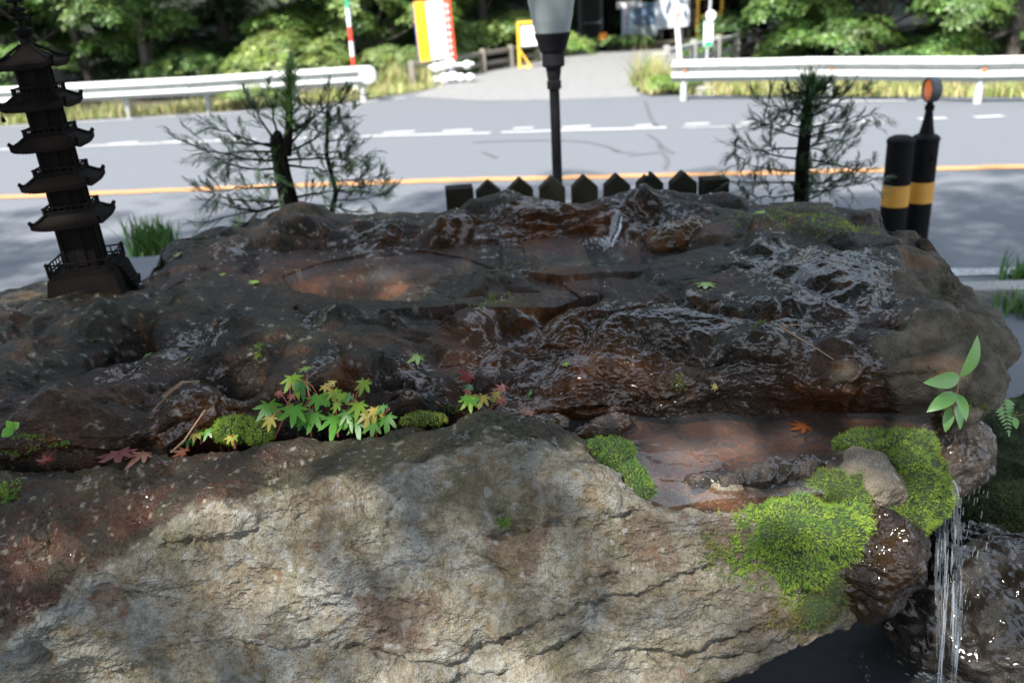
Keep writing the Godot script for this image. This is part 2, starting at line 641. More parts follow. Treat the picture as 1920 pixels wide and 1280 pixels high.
func build_ground() -> void:
	# forest floor, one sheet to the horizon
	var g := Geo.new()
	var n := 60
	for i in n + 1:
		for k in n + 1:
			var p := Vector3(-150 + 300.0 * i / n, -0.06, 60 - 260.0 * k / n)
			g.add(p, Vector3.UP)
	for i in n:
		for k in n:
			g.quad(i * (n + 1) + k, (i + 1) * (n + 1) + k, (i + 1) * (n + 1) + k + 1, i * (n + 1) + k + 1)
	setting("ground", g.mesh(M.soil))
	# wooded hillside beyond the stream
	var h := Geo.new()
	var nx := 60
	var nz := 14
	for i in nx + 1:
		for k in nz + 1:
			var x := -75.0 + 150.0 * i / nx
			var t := k / float(nz)
			var z := -36.0 - 50.0 * t - absf(x) * 0.05
			var y: float = -0.5 + 22.0 * pow(t, 0.8) + 2.0 * noise.big.get_noise_2d(x * 0.05, z * 0.05)
			h.add(Vector3(x, y, z), Vector3(0, 0.8, 0.6))
	for i in nx:
		for k in nz:
			h.quad(i * (nz + 1) + k, (i + 1) * (nz + 1) + k, (i + 1) * (nz + 1) + k + 1, i * (nz + 1) + k + 1)
	setting("hillside", h.mesh(M.hill))
	var far := [Vector3(-9.935, 0.000, -16.141), Vector3(-9.024, 0.000, -16.567), Vector3(-7.624, 0.000, -16.684), Vector3(-6.175, 0.000, -16.715), Vector3(-4.721, 0.000, -16.745), Vector3(-2.909, 0.000, -17.017), Vector3(-1.815, 0.000, -18.080), Vector3(-1.435, 0.000, -18.677), Vector3(-1.043, 0.000, -20.898), Vector3(-0.331, 0.000, -22.263), Vector3(0.396, 0.000, -23.184), Vector3(2.410, 0.000, -26.952), Vector3(4.825, -0.000, -26.199), Vector3(6.734, 0.000, -23.964), Vector3(4.821, 0.000, -20.903), Vector3(3.667, 0.000, -19.161), Vector3(2.964, -0.000, -18.056), Vector3(2.470, 0.000, -16.514), Vector3(2.518, 0.000, -15.611), Vector3(4.718, 0.000, -14.226), Vector3(7.382, 0.000, -12.712), Vector3(8.120, 0.000, -12.334)]
	var left: Vector3 = far[0] + (far[0] - far[4]).normalized() * 40.0
	var right: Vector3 = far[-1] + (far[-1] - far[-3]).normalized() * 40.0
	var outline := [left]
	outline.append_array(far)
	outline.append_array([right, Vector3(60, 0, 35), Vector3(-60, 0, 35)])
	setting("road", flat(outline, 0.0, M.asphalt))
	setting("side_road", flat([Vector3(-1.663, 0.000, -17.529), Vector3(-1.421, 0.000, -18.463), Vector3(-1.032, 0.000, -20.633), Vector3(-0.328, -0.000, -21.963), Vector3(0.389, 0.000, -22.860), Vector3(2.370, 0.000, -26.518), Vector3(4.750, -0.000, -25.788), Vector3(6.551, 0.000, -23.697), Vector3(4.790, -0.000, -20.769), Vector3(3.646, 0.000, -19.048), Vector3(2.947, 0.000, -17.955), Vector3(2.475, 0.000, -16.420), Vector3(2.398, 0.000, -15.427), Vector3(1.058, 0.000, -15.628), Vector3(-0.320, 0.000, -16.156)], 0.004, M.old_asphalt))
	setting("planting_bed", flat([Vector3(-2.6, 0, -4.7), Vector3(1.7, 0, -4.7), Vector3(1.9, 0, 1.0), Vector3(-2.6, 0, 1.0)], 0.012, M.soil))
	var y := 0.008
	var centre := [Vector3(-8.329, 0.000, -9.618), Vector3(-5.458, -0.000, -9.654), Vector3(-3.663, 0.000, -9.493), Vector3(-2.035, 0.000, -9.341), Vector3(-0.454, 0.000, -9.137), Vector3(1.884, 0.000, -8.726), Vector3(3.370, -0.000, -8.469), Vector3(4.876, 0.000, -8.222), Vector3(7.006, -0.000, -7.897)]
	setting("road_line", stripe(centre, 0.19, y, M.yellow_line, 0.018))
	setting("road_line", stripe([Vector3(1.193, 0.000, -5.456), Vector3(2.190, 0.000, -5.356), Vector3(3.293, 0.000, -5.209), Vector3(4.646, 0.000, -5.043)], 0.15, y, M.line, 0.008))
	setting("road_line", stripe([Vector3(-9.813, 0.000, -13.481), Vector3(-7.393, 0.000, -13.406), Vector3(-5.325, 0.000, -13.157), Vector3(-3.484, 0.000, -12.925)], 0.14, y, M.line, 0.012))
	setting("road_line", stripe([Vector3(-3.163, 0.000, -12.855), Vector3(-1.309, 0.000, -12.502), Vector3(-0.127, 0.000, -12.244)], 0.16, y, M.line, 0.012))
	setting("road_line", stripe([Vector3(0.018, 0.000, -12.237), Vector3(1.157, 0.000, -12.036), Vector3(2.188, -0.000, -11.822)], 0.16, y, M.line, 0.012))
	setting("road_line", stripe([Vector3(2.382, 0.000, -11.744), Vector3(3.807, 0.000, -11.410), Vector3(4.803, 0.000, -11.193)], 0.08, y, M.line, 0.014))
	for q in [[Vector3(-6.772, 0.000, -13.099), Vector3(-6.206, 0.000, -13.042)], [Vector3(-5.778, 0.000, -13.318), Vector3(-5.337, 0.000, -13.356)], [Vector3(-4.940, 0.000, -13.163), Vector3(-4.554, 0.000, -13.219)], [Vector3(-4.134, -0.000, -13.114), Vector3(-3.677, 0.000, -13.144)], [Vector3(-1.658, -0.000, -12.833), Vector3(-1.201, 0.000, -12.809)], [Vector3(-0.800, 0.000, -12.653), Vector3(-0.381, 0.000, -12.641)], [Vector3(0.184, 0.000, -12.520), Vector3(0.465, 0.000, -12.510)], [Vector3(0.860, 0.000, -12.352), Vector3(1.247, 0.000, -12.350)], [Vector3(1.825, 0.000, -12.116), Vector3(2.043, 0.000, -12.129)], [Vector3(2.470, 0.000, -12.005), Vector3(2.784, 0.000, -11.977)], [Vector3(3.180, 0.000, -11.864), Vector3(3.520, 0.000, -11.824)], [Vector3(4.610, 0.000, -11.468), Vector3(4.935, 0.000, -11.431)], [Vector3(5.279, 0.000, -11.334), Vector3(5.615, 0.000, -11.290)], [Vector3(5.928, 0.000, -11.206), Vector3(6.285, 0.000, -11.201)]]:
		setting("road_line", stripe(q, 0.17, y, M.line, 0.012))
	for q in [[Vector3(-9.930, 0.000, -16.462), Vector3(-8.384, 0.000, -16.442)], [Vector3(-7.908, 0.000, -16.452), Vector3(-6.562, 0.000, -16.446)], [Vector3(-6.365, 0.000, -16.433), Vector3(-5.805, 0.000, -16.479)], [Vector3(-5.524, 0.000, -16.502), Vector3(-4.479, 0.000, -16.558)], [Vector3(-3.998, -0.000, -16.569), Vector3(-3.049, 0.000, -16.675)], [Vector3(-2.853, 0.000, -16.662), Vector3(-2.236, 0.000, -17.196)], [Vector3(-1.938, 0.000, -17.221), Vector3(-1.744, -0.000, -17.300)], [Vector3(4.948, 0.000, -13.466), Vector3(5.885, 0.000, -13.068)], [Vector3(6.011, 0.000, -13.005), Vector3(7.268, 0.000, -12.508), Vector3(7.998, 0.000, -12.141)]]:
		setting("road_line", stripe(q, 0.13, y, M.line, 0.02))
	# tar-sealed cracks
	for q in [[Vector3(-0.373, 0.000, -11.561), Vector3(0.148, 0.000, -11.501), Vector3(0.737, 0.000, -11.329), Vector3(1.090, 0.000, -11.032), Vector3(1.273, -0.000, -10.647), Vector3(1.352, 0.000, -10.282)], [Vector3(1.302, 0.000, -10.372), Vector3(1.408, 0.000, -10.155), Vector3(1.517, 0.000, -10.153)], [Vector3(1.865, 0.000, -11.389), Vector3(1.909, 0.000, -10.940), Vector3(1.853, -0.000, -10.405), Vector3(1.789, 0.000, -9.587), Vector3(1.667, 0.000, -9.073)], [Vector3(1.879, 0.000, -10.549), Vector3(1.916, 0.000, -9.948)], [Vector3(2.377, 0.000, -14.739), Vector3(2.126, 0.000, -12.622), Vector3(2.096, 0.000, -11.859)], [Vector3(-0.221, 0.000, -10.780), Vector3(-0.063, 0.000, -10.326)], [Vector3(1.430, 0.000, -9.972), Vector3(1.781, 0.000, -10.064)]]:
		setting("road_crack", stripe(q, 0.05, 0.005, M.seal, 0.012))
	var kerb := Geo.new()
	var k0 := Vector3(2.529, 0.000, -4.823)
	var k1 := Vector3(3.474, 0.000, -4.730)
	kerb.box(Transform3D(Basis.looking_at((k1 - k0).normalized(), Vector3.UP), (k0 + k1) * 0.5 + Vector3(0, 0.02, 0)), Vector3(0.16, 0.12, (k1 - k0).length()), 0.012)
	setting("kerb", kerb.mesh(M.concrete))


func tufts(called: String, label: String, lines: Array, count: int, width: float, hmin: float, hmax: float, tints: Array) -> void:
	var xfs := []
	var cols := []
	var total := 0.0
	for l in lines:
		total += (l[1] - l[0]).length()
	for l in lines:
		var m := int(count * (l[1] - l[0]).length() / total)
		for k in m:
			var p: Vector3 = l[0].lerp(l[1], rng.randf()) + Vector3(rnd(-0.5, 0.5) * width, 0, rnd(-0.5, 0.5) * width)
			var lump := 0.45 + 0.55 * sstep(-0.3, 0.5, noise.tone.get_noise_2d(p.x * 0.25, p.z * 0.25))
			var hh := rnd(hmin, hmax) * lump
			var b := Basis(Vector3.UP, rnd(0, TAU)) * Basis(Vector3.RIGHT, rnd(-0.35, 0.5))
			xfs.append(Transform3D(b.scaled_local(Vector3(rnd(0.25, 0.5) * 0.6, hh, hh)), p))
			var t: Color = tints[rng.randi() % tints.size()]
			cols.append(t * rnd(0.7, 1.25))
	var o := scatter(called, blade_mesh, xfs, cols, self)
	tag(o, label, "grass", "", "stuff")


# --- trees ---
func crown(parent: Node3D, blobs: Array, per_blob: int, size: float, tint: Color, called := "crown", gap := false) -> void:
	var xfs := []
	var cols := []
	for b in blobs:
		var shade := rnd(0.75, 1.2)
		for k in per_blob:
			var d := rdir()
			if d.y < -0.35:
				d.y = -d.y * 0.5
			var c: Vector3 = b[0]
			var r: Vector3 = b[1]
			var p := c + d * r * rnd(0.72, 1.08)
			if gap:
				# the crown is thin where it lets sun down on the front boulder
				var w := p + parent.position
				var fall := (w.y - 0.72) / 0.78
				var e := Vector2((w.x + 0.36 * fall + 0.15) / 1.32, (w.z - 0.52 * fall + 1.58) / 0.58).length()
				if rng.randf() < 0.69 * sstep(1.1, 0.55, e):
					continue
			var up := (Vector3.UP * 1.3 + d + rdir() * 0.45).normalized()
			xfs.append(Transform3D(up_basis(up, rnd(0, TAU), size * rnd(0.7, 1.3)), p))
			var v := shade * rnd(0.65, 1.35)
			cols.append(Color(tint.r * v * rnd(0.85, 1.2), tint.g * v, tint.b * v * rnd(0.7, 1.2)))
	var o := scatter(called, spray_mesh, xfs, cols, parent)
	o.set_meta("kind", "stuff")


func tree(called: String, label: String, at: Vector3, height: float, reach: float, trunk_r: float, low: float, n_blobs: int, per_blob: int, size: float, tint: Color, bark: Material, lean := Vector3.ZERO, group := "") -> Node3D:
	var t := thing(called, label, "tree", at, 0.0, group)
	var g := Geo.new()
	var pts := []
	var rad := []
	for i in 9:
		var f := i / 8.0
		pts.append(Vector3(lean.x * f + 0.07 * sin(f * 7 + at.x), height * 0.9 * f - 0.1, lean.z * f + 0.06 * cos(f * 6 + at.z)))
		rad.append(trunk_r * (1.0 - 0.75 * f) * (1.25 if i == 0 else 1.0))
	g.tube(pts, rad, 9)
	part("trunk", g.mesh(bark), t)
	var blobs := []
	var shown := minf(1.0, 3.4 / height)
	for k in n_blobs:
		var f := rnd(low, 1.0) * shown
		var a := rnd(0, TAU)
		var rr := reach * sqrt(rng.randf()) * (1.05 - 0.55 * f)
		var c := Vector3(cos(a) * rr + lean.x * f, height * f, sin(a) * rr + lean.z * f)
		var s := rnd(0.55, 1.0) * reach * 0.42
		blobs.append([c, Vector3(s, s * 0.55, s)])
		if k % 2 == 0:
			var limb := Geo.new()
			var from := Vector3(lean.x * f * 0.8, height * clampf(f - 0.12, 0.05, 0.85), lean.z * f * 0.8)
			limb.tube([from, from.lerp(c, 0.5) + Vector3(0, -0.08, 0), c], [trunk_r * 0.35, trunk_r * 0.24, trunk_r * 0.08], 6)
			part("limb", limb.mesh(bark), t)
	crown(t, blobs, per_blob, size, tint)
	var high := []
	for k in (int(2.6 * maxf(height - 4.0, 0.0)) if at.z < -10.0 else 0):
		var f := rnd(0.2, 1.0)
		var a := rnd(0, TAU)
		var rr := reach * 1.5 * sqrt(rng.randf()) * (1.15 - 0.7 * f)
		high.append([Vector3(cos(a) * rr, height * f, sin(a) * rr - 2.6), Vector3(1.8, 1.1, 1.8)])
	if high:
		crown(t, high, 36, 1.6, tint, "upper_crown")
	return t


func bush(called: String, label: String, at: Vector3, r: Vector3, n_blobs: int, per_blob: int, size: float, tint: Color, group := "") -> void:
	var t := thing(called, label, "bush", at, 0.0, group)
	var g := Geo.new()
	for k in 5:
		var a := TAU * k / 5.0 + rnd(-0.4, 0.4)
		g.tube([Vector3(0, -0.05, 0), Vector3(cos(a) * r.x * 0.3, r.y * 0.6, sin(a) * r.z * 0.3), Vector3(cos(a) * r.x * 0.6, r.y * 1.4, sin(a) * r.z * 0.6)], [0.02, 0.014, 0.006], 5)
	part("stem", g.mesh(M.bark), t)
	var blobs := []
	for k in n_blobs:
		var d := rdir()
		d.y = absf(d.y)
		var c := Vector3(0, r.y * 0.7, 0) + d * r * 0.65
		blobs.append([c, r * rnd(0.3, 0.5)])
	crown(t, blobs, per_blob, size, tint, "foliage")


func build_forest() -> void:
	var pale := Color(0.075, 0.14, 0.032)
	var mid := Color(0.045, 0.095, 0.024)
	var deep := Color(0.030, 0.066, 0.022)
	var fresh := Color(0.11, 0.18, 0.038)
	var grp := "trees beyond the guardrails"
	var list := [
		["slender_tree", "tree with a pale slanting trunk behind the left guardrail, nearest the pagoda spire", Vector3(-9.373, 1.423, -21.500), 14.5, 2.2, 0.09, 0.06, 17, 60, 0.42, pale, Vector3(-0.9, 0, 0)],
		["slender_tree", "thin pale-trunked tree behind the left guardrail, midway between pagoda and snow pole", Vector3(-7.770, 1.364, -20.800), 13.5, 2.0, 0.085, 0.08, 16, 60, 0.40, pale, Vector3(0.35, 0, 0)],
		["broadleaf_tree", "dark broadleaf tree at the far left behind the pagoda spire", Vector3(-12.452, 1.529, -23.000), 15.5, 3.0, 0.14, 0.02, 22, 60, 0.5, mid, Vector3.ZERO],
		["broadleaf_tree", "dark shady broadleaf tree above the gap behind the light roadside bush", Vector3(-7.132, 1.156, -25.000), 15.5, 3.0, 0.15, 0.02, 20, 60, 0.5, deep, Vector3.ZERO],
		["broadleaf_tree", "broadleaf tree with layered bright leaves just left of the orange and white board", Vector3(-3.141, 1.001, -23.500), 14.5, 2.3, 0.11, 0.0, 24, 64, 0.42, fresh, Vector3.ZERO],
		["broadleaf_tree", "mid green broadleaf tree behind the left snow pole", Vector3(-4.987, 1.019, -25.500), 15.5, 2.6, 0.13, 0.0, 22, 60, 0.45, mid, Vector3.ZERO],
		["broadleaf_tree", "bright broadleaf tree between the orange and white board and the street lamp", Vector3(-0.324, 0.723, -26.500), 14.5, 2.6, 0.12, 0.0, 26, 64, 0.45, fresh, Vector3.ZERO],
		["broadleaf_tree", "dark broadleaf tree behind the mesh gate", Vector3(2.072, 0.708, -32.000), 16.5, 2.8, 0.15, 0.05, 18, 60, 0.5, deep, Vector3.ZERO],
		["broadleaf_tree", "broadleaf tree overhanging the right end of the bridge fence, by the utility pole", Vector3(7.525, 0.440, -23.000), 12.0, 2.3, 0.12, 0.0, 24, 64, 0.42, mid, Vector3.ZERO],
		["broadleaf_tree", "bright green broadleaf tree above the middle of the right guardrail", Vector3(8.477, 0.492, -20.500), 11.5, 2.2, 0.11, 0.0, 22, 64, 0.42, pale, Vector3.ZERO],
		["broadleaf_tree", "broadleaf tree behind the black and yellow posts, above the guardrail", Vector3(10.749, 0.306, -22.000), 12.5, 2.4, 0.12, 0.0, 22, 60, 0.45, mid, Vector3.ZERO],
		["broadleaf_tree", "broadleaf tree at the right edge of the view behind the guardrail", Vector3(10.996, 0.396, -19.500), 11.5, 2.2, 0.12, 0.0, 22, 64, 0.42, pale, Vector3.ZERO],
		["broadleaf_tree", "deep green tree standing back in the gap right of the utility pole", Vector3(10.584, 0.369, -28.000), 14.0, 3.0, 0.15, 0.0, 20, 60, 0.5, deep, Vector3.ZERO],
		["broadleaf_tree", "deep green tree standing back at the far right behind the brighter trees", Vector3(14.933, 0.133, -28.000), 14.0, 3.2, 0.15, 0.0, 20, 60, 0.5, deep, Vector3.ZERO],
		["broadleaf_tree", "deep green tree standing back behind the two slender trees", Vector3(-10.956, 1.568, -27.000), 16.5, 3.4, 0.15, 0.0, 22, 60, 0.5, deep, Vector3.ZERO],
		["broadleaf_tree", "deep green tree standing back behind the orange and white board", Vector3(-2.288, 1.006, -30.000), 16.5, 3.2, 0.15, 0.0, 20, 60, 0.5, deep, Vector3.ZERO],
	]
	for q in list:
		var at: Vector3 = q[2]
		at.y = -0.06
		tree(q[0], q[1], at, q[3], q[4], q[5], q[6], q[7], q[8], q[9], q[10], M.bark, q[11], grp)
	bush("bush", "large light green bush with reddish tips spilling over the left guardrail", Vector3(-4.172, 0.000, -18.538) + Vector3(0, 0, -0.3), Vector3(1.25, 0.75, 0.8), 16, 42, 0.3, Color(0.115, 0.16, 0.036))
	bush("bush", "low light green bush in front of the left guardrail, over the road edge", Vector3(-4.613, 0.000, -17.090), Vector3(0.75, 0.28, 0.4), 9, 34, 0.24, Color(0.095, 0.145, 0.034))
	bush("bush", "green bush hanging behind the left guardrail near the slender trunks", Vector3(-6.721, 0.000, -19.246) + Vector3(0, 0, -1.2), Vector3(1.3, 0.5, 0.6), 9, 40, 0.3, Color(0.07, 0.125, 0.032))
	bush("bush", "weedy bush below the left snow pole, by the guardrail end", Vector3(-2.327, 0.000, -21.041), Vector3(0.9, 0.5, 0.5), 9, 34, 0.26, Color(0.12, 0.17, 0.05))
	bush("bush", "leafy green clump at the corner of side road and right guardrail", Vector3(2.978, 0.000, -15.535), Vector3(0.45, 0.26, 0.3), 8, 30, 0.2, Color(0.13, 0.22, 0.04))
	bush("bush", "dark bush under the right guardrail beside the fir stump", Vector3(6.184, 0.000, -14.963), Vector3(1.4, 0.3, 0.4), 9, 34, 0.26, Color(0.05, 0.10, 0.03))
	bush("bush", "green plants at the foot of the mesh gate", Vector3(3.423, 0.000, -27.008), Vector3(1.3, 0.25, 0.5), 8, 34, 0.26, Color(0.10, 0.18, 0.04))
	var dry := [Color(0.30, 0.27, 0.10), Color(0.20, 0.24, 0.06), Color(0.13, 0.19, 0.045), Color(0.34, 0.28, 0.14)]
	tufts("grass", "dry yellow-green grass along the far left road edge", [[Vector3(-10.179, 0.000, -16.897), Vector3(-7.774, 0.000, -17.262)], [Vector3(-7.774, 0.000, -17.262), Vector3(-5.186, 0.000, -17.357)], [Vector3(-5.186, 0.000, -17.357), Vector3(-3.043, -0.000, -17.871)], [Vector3(-3.043, -0.000, -17.871), Vector3(-1.565, 0.000, -18.960)]], 5200, 0.9, 0.1, 0.42, dry)
	tufts("grass", "tall yellowing grass below the orange and white board", [[Vector3(-2.600, 0.000, -19.322), Vector3(-1.514, 0.000, -19.824)]], 900, 0.8, 0.3, 0.75, dry)
	tufts("grass", "yellow-green grass along the right road edge under the guardrail", [[Vector3(2.723, 0.000, -16.015), Vector3(4.824, 0.000, -14.555)], [Vector3(4.824, 0.000, -14.555), Vector3(7.706, 0.000, -12.884)]], 5200, 0.55, 0.12, 0.42, dry)
	tufts("grass", "tall pale grass around the concrete stump at the side road corner", [[Vector3(2.715, 0.000, -17.146), Vector3(3.098, 0.000, -16.167)]], 900, 0.55, 0.35, 0.95, dry)
	# the wood goes on along the road on both sides, outside the picture
	var nth := 0
	for q in [Vector3(-19, 0, -19), Vector3(-25, 0, -17), Vector3(-31, 0, -19), Vector3(-38, 0, -14), Vector3(15, 0, -17), Vector3(20, 0, -14), Vector3(26, 0, -12), Vector3(33, 0, -9), Vector3(-15, 0, -27), Vector3(18, 0, -24)]:
		tree("roadside_tree", "tall broadleaf tree of the wood that lines the far side of the road", q, (12.0 if q.x < 0 else 9.0) + rnd(-1, 2), 3.2, 0.16, 0.0, 10, 60, 0.7, mid, M.bark, Vector3.ZERO, "trees along the road outside the picture")
		nth += 1
	# trees on the viewer's side of the road; they shade the boulder
	var shade := tree("shade_tree", "tall leafy tree standing behind the viewer, shading the boulder", Vector3(-4.6, -0.06, 4.8), 7.4, 3.4, 0.2, 0.62, 3, 10, 0.6, mid, M.bark)
	var xfs := []
	var blobs := []
	for k in 96:
		var fz := 1.0 - pow(rng.randf(), 0.9)
		var p := Vector3(rnd(-9.5, 4.8), rnd(4.6, 6.4), lerpf(4.6, -2.6, fz))
		blobs.append([p - shade.position, Vector3(1.3, 0.5, 1.3)])
	crown(shade, blobs, 43, 0.62, Color(0.055, 0.075, 0.035), "outer_crown", true)
	blobs = []
	for k in 300:
		var left := 1.0 if k % 5 < 3 else 0.0
		var p := Vector3(lerpf(rnd(-1.0, 5.5), rnd(-11.0, -0.5), left), rnd(5.4, 6.6), -2.4 - (1.3 + 1.0 * left) * pow(rng.randf(), 1.2))
		blobs.append([p - shade.position, Vector3(0.4, 0.3, 0.4)])
	crown(shade, blobs, 2, 0.5, Color(0.055, 0.075, 0.035), "thin_crown", true)


# --- roadside things ---
func sweep_rail(pts: Array, prof: Array, y0: float) -> Geo:
	var g := Geo.new()
	var rings := []
	for i in pts.size():
		var d: Vector3 = (pts[mini(i + 1, pts.size() - 1)] - pts[maxi(i - 1, 0)]).normalized()
		var out := Vector3(-d.z, 0, d.x)
		if out.z < 0:
			out = -out
		var ring := []
		for k in prof.size():
			var a: Vector2 = prof[maxi(k - 1, 0)]
			var b: Vector2 = prof[mini(k + 1, prof.size() - 1)]
			var e := (b - a).normalized()
			var nn := (out * -e.y + Vector3.UP * e.x)
			if nn.dot(out) < 0:
				nn = -nn
			ring.append(g.add(Vector3(pts[i].x, y0, pts[i].z) + out * prof[k].x + Vector3.UP * prof[k].y, nn))
		rings.append(ring)
	for i in pts.size() - 1:
		for k in prof.size() - 1:
			g.quad(rings[i][k], rings[i + 1][k], rings[i + 1][k + 1], rings[i][k + 1])
	return g


func guardrail(label: String, line: Array, top: float, post_at: Array) -> Node3D:
	var mid: Vector3 = (line[0] + line[-1]) * 0.5
	mid.y = 0
	var t := thing("guardrail", label, "guardrail", mid)
	var pts := []
	for p in line:
		pts.append(Vector3(p.x, 0, p.z) - mid)
	var prof := []
	for k in 15:
		var f := k / 14.0
		prof.append(Vector2(0.045 - 0.045 * cos(f * TAU * 2.0), f * 0.33))
	for i in pts.size() - 1:
		var a: Vector3 = pts[i]
		var b: Vector3 = pts[i + 1]
		var e := (b - a).normalized() * 0.05
		part("rail_panel", sweep_rail([a - e, b + e] if i % 2 == 0 else [a, b], prof, top - 0.33 + (0.003 if i % 2 == 0 else 0.0)).mesh(M.white_paint), t)
	for p in post_at:
		var g := Geo.new()
		var q: Vector3 = Vector3(p.x, 0, p.z) - mid + Vector3(0, 0, -0.07)
		g.tube([q + Vector3(0, -0.1, 0), q + Vector3(0, top - 0.02, 0)], [0.057, 0.057], 10)
		part("post", g.mesh(M.white_paint), t)
		var r := Geo.new()
		r.box(Transform3D(Basis(), q + Vector3(0, top - 0.17, 0.075)), Vector3(0.05, 0.06, 0.04), 0.008)
		part("bracket", r.mesh(M.rust), t)
	return t


func banded_pole(label: String, foot: Vector3, bands: Array, r: float, lean: Vector3) -> void:
	var t := thing("snow_pole", label, "pole", foot)
	var y := 0.0
	for b in bands:
		var g := Geo.new()
		var a0: Vector3 = Vector3(0, y, 0) + lean * y
		y += b[0]
		g.tube([a0, Vector3(0, y, 0) + lean * y], [r, r], 10)
		part("band", g.mesh(b[1]), t)


func glyph(im: Image, x: int, y: int, s: int, c: Color) -> void:
	for k in 3:
		im.fill_rect(Rect2i(x + rng.randi() % 3, y + int(s * (0.1 + 0.3 * k)), s - rng.randi() % 4, maxi(2, s / 8)), c)
	for k in 2:
		im.fill_rect(Rect2i(x + int(s * (0.2 + 0.4 * k)), y + rng.randi() % 4, maxi(2, s / 8), s - rng.randi() % 5), c)


func printed(im: Image) -> StandardMaterial3D:
	var m := StandardMaterial3D.new()
	m.albedo_texture = ImageTexture.create_from_image(im)
	m.roughness = 0.5
	return m


# a board with a printed face: corner, then vectors along its width and height
func board(parent: Node3D, called: String, at: Vector3, right: Vector3, up: Vector3, face_mat: Material, back: Material, thick := 0.03) -> void:
	var z := right.cross(up).normalized()
	var g := Geo.new()
	g.box(Transform3D(Basis(right.normalized(), up.normalized(), z), at + (right + up) * 0.5 - z * thick * 0.5), Vector3(right.length(), up.length(), thick), 0.006)
	part(called, g.mesh(back), parent)
	var f := Geo.new()
	var o := z * 0.003
	var a := right.normalized() * 0.012
	var b := up.normalized() * 0.012
	f.sheet(at + o + a + b, at + right + o - a + b, at + right + up + o - a - b, at + up + o + a - b)
	part("printed_face", f.mesh(face_mat), parent)


func post(parent: Node3D, called: String, a: Vector3, b: Vector3, r: float, m: Material, sides := 8) -> void:
	var g := Geo.new()
	g.tube([a, b], [r, r], sides)
	part(called, g.mesh(m), parent)


